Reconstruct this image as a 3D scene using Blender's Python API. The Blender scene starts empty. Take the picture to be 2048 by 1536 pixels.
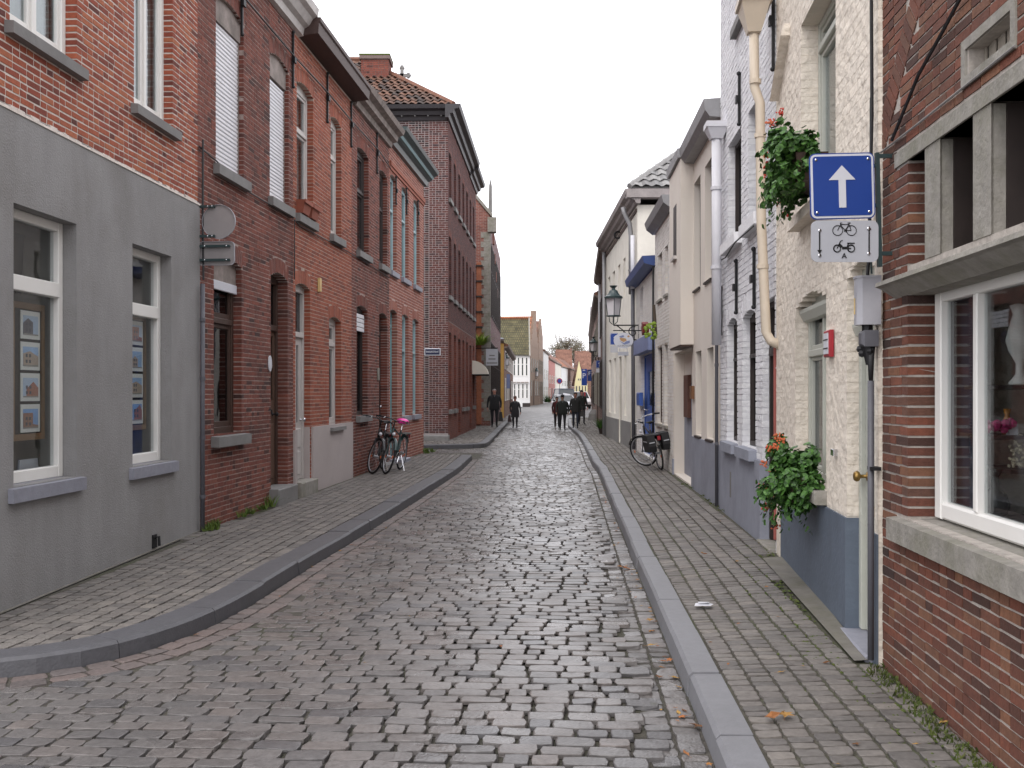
import bpy, bmesh, math, random
import numpy as np
from mathutils import Vector, Matrix
random.seed(7); RNG = np.random.default_rng(7)
S = bpy.context.scene; COL = S.collection
R = math.radians
# ------------------------------------------------------------------ camera, sky, sun, exposure
FPX, HZ, CH = 2050.0, 785.0, 1.65        # focal length in photo pixels, horizon row, eye height (m)
cam = bpy.data.cameras.new('camera'); co = bpy.data.objects.new('camera', cam); COL.objects.link(co)
co.location = (0, 0, CH); co.rotation_euler = (R(90), 0, 0)
cam.sensor_width = 36.0; cam.lens = 36.0 * FPX / 2048.0; cam.shift_y = (HZ - 768.0) / 2048.0
cam.clip_start = 0.05; cam.clip_end = 2000
S.camera = co
W = bpy.data.worlds.new('World'); S.world = W; W.use_nodes = True
wt = W.node_tree; bg = wt.nodes['Background']
SUN_EL, SUN_ROT = 48, 200
sk = wt.nodes.new('ShaderNodeTexSky'); sk.sky_type = 'NISHITA'; sk.sun_disc = False
sk.sun_elevation = R(SUN_EL); sk.sun_rotation = R(SUN_ROT); sk.dust_density = 4.0; sk.air_density = 1.0
cl = wt.nodes.new('ShaderNodeTexNoise'); cl.inputs['Scale'].default_value = 2.2; cl.inputs['Detail'].default_value = 5
cr = wt.nodes.new('ShaderNodeValToRGB')
cr.color_ramp.elements[0].position = 0.3; cr.color_ramp.elements[0].color = (10.2, 10.2, 10.8, 1)
cr.color_ramp.elements[1].position = 0.75; cr.color_ramp.elements[1].color = (12.6, 12.4, 12.6, 1)
mx = wt.nodes.new('ShaderNodeMix'); mx.data_type = 'RGBA'; mx.inputs[0].default_value = 0.9
tc = wt.nodes.new('ShaderNodeTexCoord')
wt.links.new(tc.outputs['Generated'], cl.inputs['Vector']); wt.links.new(cl.outputs['Fac'], cr.inputs['Fac'])
wt.links.new(sk.outputs[0], mx.inputs[6]); wt.links.new(cr.outputs['Color'], mx.inputs[7])
wt.links.new(mx.outputs[2], bg.inputs['Color']); bg.inputs['Strength'].default_value = 0.13
sd = bpy.data.lights.new('sun', 'SUN'); sd.energy = 0.7; sd.angle = R(25); sd.color = (1, 0.96, 0.9)
so = bpy.data.objects.new('sun', sd); COL.objects.link(so)
_az = R(SUN_ROT); _v = Vector((math.sin(_az) * math.cos(R(SUN_EL)), math.cos(_az) * math.cos(R(SUN_EL)), math.sin(R(SUN_EL))))
so.rotation_euler = _v.to_track_quat('Z', 'Y').to_euler(); so.location = (0, -5, 30)
S.view_settings.view_transform = 'Standard'; S.view_settings.look = 'None'
S.view_settings.exposure = 0.6; S.view_settings.gamma = 1.0; S.view_settings.use_curve_mapping = False
try:
    S.cycles.max_bounces = 6; S.cycles.transparent_max_bounces = 8; S.cycles.use_denoising = True
except Exception: pass

# ------------------------------------------------------------------ materials
def _n(t, k, **kw):
    n = t.nodes.new(k)
    for a, b in kw.items(): setattr(n, a, b)
    return n
def mat(name, col=(.5, .5, .5), rough=.8, var=.18, scale=6., bump=0., bscale=60., metal=0., spec=.4, ramp=None,
        dirt=None, dirtamt=0., dirtscale=.8, moss=None, rvar=0., brick=None, stretch=None, emit=None):
    m = bpy.data.materials.new(name); m.use_nodes = True; t = m.node_tree; b = t.nodes['Principled BSDF']
    L = t.links.new
    b.inputs['Roughness'].default_value = rough; b.inputs['Metallic'].default_value = metal
    b.inputs['Specular IOR Level'].default_value = spec
    geo = _n(t, 'ShaderNodeNewGeometry'); pos = geo.outputs['Position']
    if stretch:
        mp = _n(t, 'ShaderNodeMapping'); mp.inputs['Scale'].default_value = stretch; L(pos, mp.inputs[0]); pos = mp.outputs[0]
    if ramp:
        at = _n(t, 'ShaderNodeAttribute', attribute_name='tint')
        rp = _n(t, 'ShaderNodeValToRGB'); e = rp.color_ramp.elements
        for i, c in enumerate(ramp):
            p = i / (len(ramp) - 1)
            if i == 0: q = e[0]; q.position = 0
            elif i == len(ramp) - 1: q = e[-1]; q.position = 1
            else: q = e.new(p)
            q.color = (*c, 1)
        L(at.outputs['Fac'], rp.inputs['Fac']); cur = rp.outputs['Color']
    else:
        rgb = _n(t, 'ShaderNodeRGB'); rgb.outputs[0].default_value = (*col, 1); cur = rgb.outputs[0]
    h = None
    if brick:                       # far walls only: masonry too small to pick apart
        ax, bw, bh, c2, mo = brick
        sp = _n(t, 'ShaderNodeSeparateXYZ'); L(geo.outputs['Position'], sp.inputs[0])
        cb = _n(t, 'ShaderNodeCombineXYZ'); L(sp.outputs[ax], cb.inputs[0]); L(sp.outputs[2], cb.inputs[1])
        bt = _n(t, 'ShaderNodeTexBrick'); bt.inputs['Scale'].default_value = 1
        bt.inputs['Brick Width'].default_value = bw; bt.inputs['Row Height'].default_value = bh
        bt.inputs['Mortar Size'].default_value = bh * .09; bt.inputs['Color1'].default_value = (*col, 1)
        bt.inputs['Color2'].default_value = (*c2, 1); bt.inputs['Mortar'].default_value = (*mo, 1)
        L(cb.outputs[0], bt.inputs['Vector']); cur = bt.outputs['Color']; h = bt.outputs['Fac']
    nz = _n(t, 'ShaderNodeTexNoise'); nz.inputs['Scale'].default_value = scale; nz.inputs['Detail'].default_value = 6
    nz.inputs['Roughness'].default_value = .65
    L(pos, nz.inputs['Vector'])
    mr = _n(t, 'ShaderNodeMapRange'); mr.inputs[1].default_value = .25; mr.inputs[2].default_value = .75
    mr.inputs[3].default_value = 1 - var; mr.inputs[4].default_value = 1 + var
    L(nz.outputs['Fac'], mr.inputs[0])
    mu = _n(t, 'ShaderNodeVectorMath', operation='SCALE'); L(cur, mu.inputs[0]); L(mr.outputs[0], mu.inputs['Scale']); cur = mu.outputs[0]
    if dirt:
        n2 = _n(t, 'ShaderNodeTexNoise'); n2.inputs['Scale'].default_value = dirtscale; n2.inputs['Detail'].default_value = 8
        n2.inputs['Roughness'].default_value = .7; L(geo.outputs['Position'], n2.inputs['Vector'])
        m2 = _n(t, 'ShaderNodeMapRange'); m2.inputs[1].default_value = .45; m2.inputs[2].default_value = .72
        m2.inputs[4].default_value = dirtamt; L(n2.outputs['Fac'], m2.inputs[0])
        mm = _n(t, 'ShaderNodeMix', data_type='RGBA'); L(m2.outputs[0], mm.inputs[0]); L(cur, mm.inputs[6]); mm.inputs[7].default_value = (*dirt, 1); cur = mm.outputs[2]
    if moss:
        at2 = _n(t, 'ShaderNodeAttribute', attribute_name='moss')
        n3 = _n(t, 'ShaderNodeTexNoise'); n3.inputs['Scale'].default_value = 9; n3.inputs['Detail'].default_value = 6
        L(geo.outputs['Position'], n3.inputs['Vector'])
        ad = _n(t, 'ShaderNodeMath', operation='ADD'); L(n3.outputs['Fac'], ad.inputs[0]); L(at2.outputs['Fac'], ad.inputs[1])
        m3 = _n(t, 'ShaderNodeMapRange'); m3.inputs[1].default_value = .78; m3.inputs[2].default_value = 1.15; m3.inputs[4].default_value = .85
        L(ad.outputs[0], m3.inputs[0])
        mm = _n(t, 'ShaderNodeMix', data_type='RGBA'); L(m3.outputs[0], mm.inputs[0]); L(cur, mm.inputs[6]); mm.inputs[7].default_value = (*moss, 1); cur = mm.outputs[2]
    L(cur, b.inputs['Base Color'])
    if rvar:
        m4 = _n(t, 'ShaderNodeMapRange'); m4.inputs[1].default_value = .3; m4.inputs[2].default_value = .7
        m4.inputs[3].default_value = max(.05, rough - rvar); m4.inputs[4].default_value = min(1, rough + rvar)
        n5 = _n(t, 'ShaderNodeTexNoise'); n5.inputs['Scale'].default_value = 1.7; n5.inputs['Detail'].default_value = 7
        L(geo.outputs['Position'], n5.inputs['Vector']); L(n5.outputs['Fac'], m4.inputs[0]); L(m4.outputs[0], b.inputs['Roughness'])
    if bump or h is not None:
        n4 = _n(t, 'ShaderNodeTexNoise'); n4.inputs['Scale'].default_value = bscale; n4.inputs['Detail'].default_value = 5
        L(geo.outputs['Position'], n4.inputs['Vector']); hh = n4.outputs['Fac']
        bp = _n(t, 'ShaderNodeBump'); bp.inputs['Strength'].default_value = 1; bp.inputs['Distance'].default_value = bump or .004
        L(hh, bp.inputs['Height']); L(bp.outputs[0], b.inputs['Normal'])
    if emit:
        b.inputs['Emission Color'].default_value = (*emit, 1); b.inputs['Emission Strength'].default_value = 1
    return m
def glass(name, tint=(.75, .78, .78), refl=1.0, rough=.015):
    m = bpy.data.materials.new(name); m.use_nodes = True; t = m.node_tree; t.nodes.clear(); L = t.links.new
    o = _n(t, 'ShaderNodeOutputMaterial'); mxs = _n(t, 'ShaderNodeMixShader'); tr = _n(t, 'ShaderNodeBsdfTransparent'); g = _n(t, 'ShaderNodeBsdfGlossy')
    tr.inputs[0].default_value = (*tint, 1); g.inputs['Roughness'].default_value = rough; g.inputs['Color'].default_value = (.95, .97, 1, 1)
    lw = _n(t, 'ShaderNodeLayerWeight'); lw.inputs['Blend'].default_value = .5
    fr = _n(t, 'ShaderNodeMath', operation='POWER'); fr.inputs[1].default_value = 4.5; L(lw.outputs['Facing'], fr.inputs[0])
    ml = _n(t, 'ShaderNodeMath', operation='MULTIPLY_ADD'); ml.inputs[1].default_value = .9 * refl; ml.inputs[2].default_value = .05 * refl; ml.use_clamp = True
    geo = _n(t, 'ShaderNodeNewGeometry'); nz = _n(t, 'ShaderNodeTexNoise'); nz.inputs['Scale'].default_value = 1.3
    bp = _n(t, 'ShaderNodeBump'); bp.inputs['Distance'].default_value = .02; bp.inputs['Strength'].default_value = .25
    L(geo.outputs['Position'], nz.inputs['Vector']); L(nz.outputs['Fac'], bp.inputs['Height']); L(bp.outputs[0], g.inputs['Normal'])
    L(fr.outputs[0], ml.inputs[0]); L(ml.outputs[0], mxs.inputs[0]); L(tr.outputs[0], mxs.inputs[1]); L(g.outputs[0], mxs.inputs[2]); L(mxs.outputs[0], o.inputs[0])
    return m

M = {}
# masonry: ramps over each piece's own tint
M['brickA'] = mat('orange_red_brick', ramp=[(.10, .035, .03), (.26, .065, .04), (.31, .08, .045), (.36, .105, .055), (.28, .07, .045), (.40, .14, .07)], var=.25, scale=25, bump=.004, bscale=90, rough=.9)
M['mortA'] = mat('pale_mortar', (.62, .56, .51), var=.2, scale=20, bump=.004, rough=.95)
M['brickB'] = mat('dark_red_brick', ramp=[(.055, .025, .022), (.15, .047, .034), (.185, .056, .040), (.215, .066, .045), (.135, .045, .035), (.23, .085, .06)], var=.3, scale=22, bump=.005, bscale=80, rough=.9, dirt=(.035, .022, .02), dirtamt=.5, dirtscale=1.2)
M['mortB'] = mat('grey_pink_mortar', (.37, .29, .26), var=.35, scale=12, bump=.005, rough=.95, dirt=(.07, .05, .045), dirtamt=.7, dirtscale=2)
M['brickC'] = mat('bright_red_brick', ramp=[(.16, .052, .036), (.27, .074, .043), (.31, .088, .05), (.34, .104, .06), (.24, .066, .042)], var=.25, scale=22, bump=.004, bscale=80, rough=.9, dirt=(.12, .045, .035), dirtamt=.4, dirtscale=1.5)
M['mortC'] = mat('warm_mortar', (.40, .31, .26), var=.25, scale=14, bump=.004, rough=.95)
M['brickE'] = mat('salmon_brick', ramp=[(.19, .068, .052), (.26, .088, .064), (.30, .108, .075), (.33, .13, .092), (.23, .078, .058)], var=.2, scale=22, bump=.004, rough=.9)
M['mortE'] = mat('pink_mortar', (.45, .33, .29), var=.2, scale=14, rough=.95)
M['brickF'] = mat('purple_brown_brick', ramp=[(.022, .018, .02), (.06, .028, .028), (.09, .035, .032), (.12, .042, .036), (.045, .024, .026)], var=.3, scale=20, bump=.004, rough=.85)
M['mortF'] = mat('light_grey_mortar', (.31, .275, .27), var=.25, scale=14, rough=.95)
M['mortF2'] = mat('dull_brown_mortar', (.16, .12, .11), var=.2, scale=14, rough=.95)
M['brickH'] = mat('shop_brick', ramp=[(.04, .025, .022), (.105, .043, .03), (.15, .053, .034), (.19, .066, .04), (.125, .06, .042), (.22, .10, .055)], var=.3, scale=28, bump=.004, bscale=90, rough=.88, dirt=(.06, .035, .03), dirtamt=.5, dirtscale=1.3)
M['mortH'] = mat('shop_mortar', (.40, .365, .33), var=.3, scale=18, bump=.004, rough=.95)
M['brickJ'] = mat('white_painted_brick', ramp=[(.66, .66, .69), (.78, .78, .80), (.72, .72, .75)], var=.08, scale=15, bump=.012, bscale=30, rough=.75)
M['mortJ'] = mat('white_painted_joint', (.66, .66, .69), var=.08, rough=.85, bump=.006, bscale=30)
M['brickI'] = mat('cream_painted_brick', ramp=[(.71, .645, .56), (.76, .69, .60), (.73, .665, .58)], var=.07, scale=14, bump=.032, bscale=12, rough=.8, dirt=(.52, .45, .37), dirtamt=.45, dirtscale=14)
M['mortI'] = mat('cream_painted_joint', (.71, .645, .56), var=.1, rough=.85, bump=.032, bscale=12)
M['plasterA'] = mat('grey_plaster', (.268, .263, .262), var=.15, scale=2.6, stretch=(1, 1, .3), bump=.006, bscale=75, rough=.95, dirt=(.20, .19, .18), dirtamt=.6, dirtscale=1.2)
M['plasterC'] = mat('mauve_plinth_plaster', (.42, .37, .36), var=.08, scale=3, bump=.004, bscale=60, rough=.9, dirt=(.3, .26, .24), dirtamt=.5, dirtscale=1.5)
M['plasterK'] = mat('beige_render', (.69, .635, .575), var=.06, scale=2, bump=.002, bscale=90, rough=.9, dirt=(.4, .35, .3), dirtamt=.3, dirtscale=1)
M['plinthK'] = mat('bluish_plinth_render', (.27, .285, .34), var=.1, scale=3, bump=.002, rough=.8, dirt=(.17, .17, .2), dirtamt=.5, dirtscale=2)
M['plinthI'] = mat('slate_blue_plinth_paint', (.105, .13, .17), var=.14, scale=4, bump=.004, bscale=30, rough=.6, dirt=(.08, .095, .12), dirtamt=.5, dirtscale=2.5)
M['plasterN'] = mat('cream_render', (.74, .71, .64), var=.08, scale=2, bump=.002, rough=.9, dirt=(.4, .37, .32), dirtamt=.35)
M['stone'] = mat('grey_bluestone', (.20, .195, .19), var=.18, scale=12, bump=.003, bscale=60, rough=.75, dirt=(.11, .1, .1), dirtamt=.5, dirtscale=3)
M['stoneblue'] = mat('pale_bluestone', (.26, .265, .31), var=.12, scale=14, bump=.002, bscale=70, rough=.6, dirt=(.17, .17, .2), dirtamt=.4, dirtscale=3)
M['stonepale'] = mat('weathered_pale_stone', (.265, .25, .225), var=.25, scale=10, bump=.005, bscale=50, rough=.85, dirt=(.13, .13, .075), dirtamt=.6, dirtscale=3)
M['white'] = mat('white_paint', (.78, .77, .74), var=.05, rough=.45, dirt=(.6, .58, .54), dirtamt=.4, dirtscale=3)
M['ridge'] = mat('brown_ridge_tile', (.16, .075, .05), var=.3, rough=.85)
M['bluedark'] = mat('dark_blue_paint', (.04, .075, .23), var=.1, rough=.45)
M['greywood'] = mat('pale_grey_paint', (.50, .47, .45), var=.06, rough=.5)
M['brownwood'] = mat('dark_brown_wood', (.055, .03, .022), var=.3, scale=10, bump=.002, rough=.55, stretch=(6, 6, 1))
M['doorwood'] = mat('worn_oak_wood', (.10, .058, .04), var=.35, scale=8, bump=.003, rough=.65, stretch=(8, 8, 1))
M['darkwood'] = mat('blackish_wood', (.03, .022, .02), var=.2, scale=8, rough=.5)
M['teal'] = mat('teal_paint', (.16, .36, .38), var=.1, rough=.45)
M['tealpale'] = mat('pale_teal_paint', (.33, .47, .50), var=.1, rough=.5)
M['greendark'] = mat('bottle_green_paint', (.03, .05, .052), var=.12, rough=.35)
M['blue'] = mat('cobalt_blue_paint', (.05, .11, .36), var=.1, rough=.45)
M['bluegrey'] = mat('faded_blue_paint', (.19, .23, .40), var=.12, rough=.5)
M['greydoor'] = mat('pale_grey_green_paint', (.44, .45, .40), var=.05, rough=.5)
M['zinc'] = mat('grey_zinc', (.28, .28, .29), var=.15, scale=5, rough=.5, metal=.3)
M['pipewhite'] = mat('white_pipe_plastic', (.62, .62, .66), var=.05, rough=.4)
M['pipecream'] = mat('cream_pipe_paint', (.60, .52, .42), var=.06, rough=.5)
M['pipegrey'] = mat('dark_grey_pipe', (.10, .10, .115), var=.15, rough=.5)
M['iron'] = mat('black_iron', (.018, .018, .02), var=.2, rough=.5, metal=.4)
M['cable'] = mat('black_cable', (.02, .02, .022), rough=.6)
M['cablegrey'] = mat('grey_cable', (.22, .21, .2), rough=.6)
M['soffit'] = mat('brown_soffit_board', (.06, .035, .03), var=.25, scale=6, rough=.6, stretch=(8, 1, 8))
M['cornice'] = mat('grey_painted_cornice', (.50, .47, .45), var=.12, scale=4, rough=.6, dirt=(.2, .18, .17), dirtamt=.45, dirtscale=3)
M['cornweather'] = mat('weathered_grey_cornice', (.26, .22, .20), var=.35, scale=5, rough=.8, dirt=(.09, .075, .065), dirtamt=.7, dirtscale=4)
M['tile'] = mat('orange_brown_roof_tile', ramp=[(.05, .035, .032), (.125, .065, .045), (.17, .08, .05), (.095, .055, .042)], var=.3, scale=10, bump=.004, rough=.85, dirt=(.05, .045, .035), dirtamt=.5, dirtscale=3)
M['tilegrey'] = mat('weathered_grey_roof_tile', ramp=[(.17, .165, .165), (.215, .21, .208), (.25, .245, .24), (.19, .187, .187)], var=.25, scale=8, rough=.85)
M['terracotta'] = mat('terracotta_clay', (.27, .085, .055), var=.15, rough=.8)
M['shutter'] = mat('white_aluminium_slat', (.72, .72, .75), var=.05, rough=.45)
M['curtain'] = mat('white_net_curtain', (.75, .75, .74), var=.12, scale=12, rough=.9, stretch=(9, 9, .6))
M['dark'] = mat('dark_interior', (.02, .018, .017), rough=.9)  # near-black colour holds the shade of unlit rooms; also backs the display boards
M['room'] = mat('dim_room_wall', (.24, .22, .19), var=.1, rough=.95)
M['metalgrey'] = mat('grey_sheet_metal', (.36, .36, .39), var=.08, rough=.45, spec=.4)
M['signgrey'] = mat('bare_sign_back', (.30, .28, .28), var=.1, scale=4, rough=.5, metal=.2)
M['signblue'] = mat('sign_blue', (.020, .055, .26), var=.04, rough=.3)
M['signwhite'] = mat('sign_white', (.60, .61, .66), var=.04, rough=.35)
M['signlight'] = mat('sign_light_grey', (.42, .43, .47), var=.05, rough=.4)
M['black'] = mat('black_paint', (.012, .012, .013), rough=.4)
M['brass'] = mat('brass', (.30, .19, .06), rough=.35, metal=.8)
M['chrome'] = mat('chrome', (.6, .6, .62), rough=.2, metal=1)
M['rubber'] = mat('tyre_rubber', (.015, .015, .016), rough=.75)
M['red'] = mat('red_enamel', (.30, .02, .03), rough=.4)
M['pink'] = mat('hot_pink_plastic', (.75, .03, .33), rough=.35)
M['orange'] = mat('orange_reflector', (.6, .12, .02), rough=.3)
M['yellow'] = mat('pale_yellow_enamel', (.62, .45, .20), rough=.4)
M['glass'] = glass('window_glass'); M['glassclear'] = glass('clear_shop_glass', (.9, .92, .92), .75)
M['glassdim'] = glass('dim_glass', (.35, .36, .38), .8)
M['lampglass'] = mat('frosted_lamp_glass', (.62, .60, .62), var=.05, rough=.25)
# ground
M['sett'] = mat('road_sett_stone', ramp=[(.085, .082, .085), (.115, .108, .106), (.135, .125, .121), (.135, .121, .115), (.108, .103, .102), (.145, .127, .119)], var=.30, scale=26, bump=.003, bscale=60, rough=.33, rvar=.13, spec=.5, moss=(.05, .06, .02))
M['settred'] = mat('reddish_sett_stone', ramp=[(.095, .083, .08), (.135, .11, .103), (.145, .113, .104), (.115, .1, .097)], var=.3, scale=30, bump=.006, bscale=45, rough=.55, rvar=.14, spec=.45, moss=(.06, .065, .025))
M['pave'] = mat('pavement_sett_stone', ramp=[(.105, .097, .092), (.14, .129, .12), (.165, .151, .139), (.13, .118, .111), (.19, .172, .155)], var=.28, scale=26, bump=.003, bscale=45, rough=.62, rvar=.12, spec=.4, moss=(.10, .11, .035))
M['joint'] = mat('sandy_joint', (.058, .052, .043), var=.4, scale=14, bump=.01, bscale=60, rough=.85, dirt=(.04, .05, .018), dirtamt=.6, dirtscale=1.6)
M['jointp'] = mat('mossy_joint', (.07, .064, .05), var=.4, scale=14, bump=.01, bscale=60, rough=.9, dirt=(.055, .075, .02), dirtamt=.8, dirtscale=1.3)
M['farroad'] = mat('far_setts', (.105, .10, .098), rough=.5, var=.25, scale=3, spec=.5, bump=.02, bscale=9, rvar=.12)
M['kerbL'] = mat('dark_kerb_stone', (.085, .085, .094), var=.15, scale=14, bump=.003, bscale=60, rough=.5, dirt=(.07, .068, .07), dirtamt=.5, dirtscale=2)
M['kerbR'] = mat('blue_grey_kerb_stone', (.19, .192, .207), var=.10, scale=16, bump=.002, bscale=70, rough=.55, dirt=(.14, .14, .15), dirtamt=.35, dirtscale=2.5)
M['concrete'] = mat('concrete_strip', (.16, .15, .135), var=.25, scale=6, bump=.004, rough=.9, dirt=(.10, .10, .05), dirtamt=.5, dirtscale=2)
# plants
M['leaf'] = mat('geranium_leaf', ramp=[(.016, .045, .010), (.03, .085, .016), (.05, .13, .02), (.07, .17, .03)], var=.3, scale=30, rough=.5)
M['fern'] = mat('yellow_green_fern', ramp=[(.12, .2, .02), (.2, .3, .03), (.28, .36, .06)], var=.2, rough=.6)
M['grass'] = mat('verge_grass', ramp=[(.05, .085, .015), (.08, .14, .02), (.12, .16, .03)], var=.2, rough=.7)
M['moss'] = mat('bright_moss', ramp=[(.04, .06, .012), (.065, .09, .018), (.09, .105, .025)], var=.4, scale=40, rough=.95, bump=.01)
M['redflower'] = mat('red_petal', (.55, .055, .035), var=.2, rough=.5)
M['orangeflower'] = mat('orange_red_petal', (.55, .13, .05), var=.2, rough=.5)
M['fall'] = mat('fallen_leaf', ramp=[(.12, .05, .018), (.24, .12, .03), (.34, .20, .05), (.30, .09, .03), (.20, .15, .05)], var=.3, scale=40, rough=.75)
M['twig'] = mat('bark', (.085, .065, .05), var=.3, rough=.9)
M['treeleaf'] = mat('autumn_tree_leaf', ramp=[(.12, .11, .07), (.16, .145, .09), (.19, .165, .11), (.14, .11, .075)], var=.2, rough=.8)  # tones kept pale: the fade of distance is put into the leaf colour

# ------------------------------------------------------------------ frames and mesh building
class Frame:
    """A facade's own axes: u along the wall (away from the camera), o out of the wall to the street, z up."""
    def __init__(s, a, b, side=0):
        s.a = np.array(a, float); s.b = np.array(b, float); v = s.b - s.a; s.len = float(np.hypot(*v)); s.d = v / s.len
        s.n = np.array((s.d[1], -s.d[0])) if side < 0 else np.array((-s.d[1], s.d[0]))
        if side == 0: s.n = np.array((-s.d[1], s.d[0]))
        s.flip = side < 0
    def w(s, p):
        p = np.asarray(p, float); u, o, z = p[..., 0], p[..., 1], p[..., 2]
        return np.stack([s.a[0] + u * s.d[0] + o * s.n[0], s.a[1] + u * s.d[1] + o * s.n[1], z], -1)
    def uz(s, px, py, o=0.):
        rx = (px - 1024) / FPX; bx, by = s.a + o * s.n
        A = np.array([[s.d[0], -rx], [s.d[1], -1.]]); u, Y = np.linalg.solve(A, (-bx, -by))
        return float(u), float(CH + (HZ - py) / FPX * Y)
    def U(s, px, o=0.): return s.uz(px, HZ, o)[0]
    def Z(s, px, py, o=0.): return s.uz(px, py, o)[1]
class _Id(Frame):
    def __init__(s): s.flip = False; s.a = np.zeros(2); s.d = np.array((1., 0)); s.n = np.array((0, 1.))
    def w(s, p): return np.asarray(p, float)
WF = _Id()
def ground_pt(px, py, z=0.):
    Y = FPX * (CH - z) / (py - HZ); return np.array(((px - 1024) / FPX * Y, Y))

_wl = {}
def wloc(o):
    v = Vector((0, 0, 0))
    while o is not None: v = v + o.location; o = o.parent
    return v
def link(name, me, m=None, parent=None, loc=(0, 0, 0)):
    o = bpy.data.objects.new(name, me); COL.objects.link(o)
    if m is not None and me is not None and len(me.materials) == 0:
        for k in (m if isinstance(m, (list, tuple)) else [m]): me.materials.append(k)
    if parent is not None: o.parent = parent; o.location = Vector(loc) - wloc(parent)
    else: o.location = loc
    return o
def tag(o, label=None, cat=None, group=None, kind=None):
    for k, v in (('label', label), ('category', cat), ('group', group), ('kind', kind)):
        if v: o[k] = v
    return o
def thing(name, label, cat, loc, group=None):
    o = bpy.data.objects.new(name, None); o.empty_display_size = .1; COL.objects.link(o); o.location = loc
    return tag(o, label, cat, group)

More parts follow.
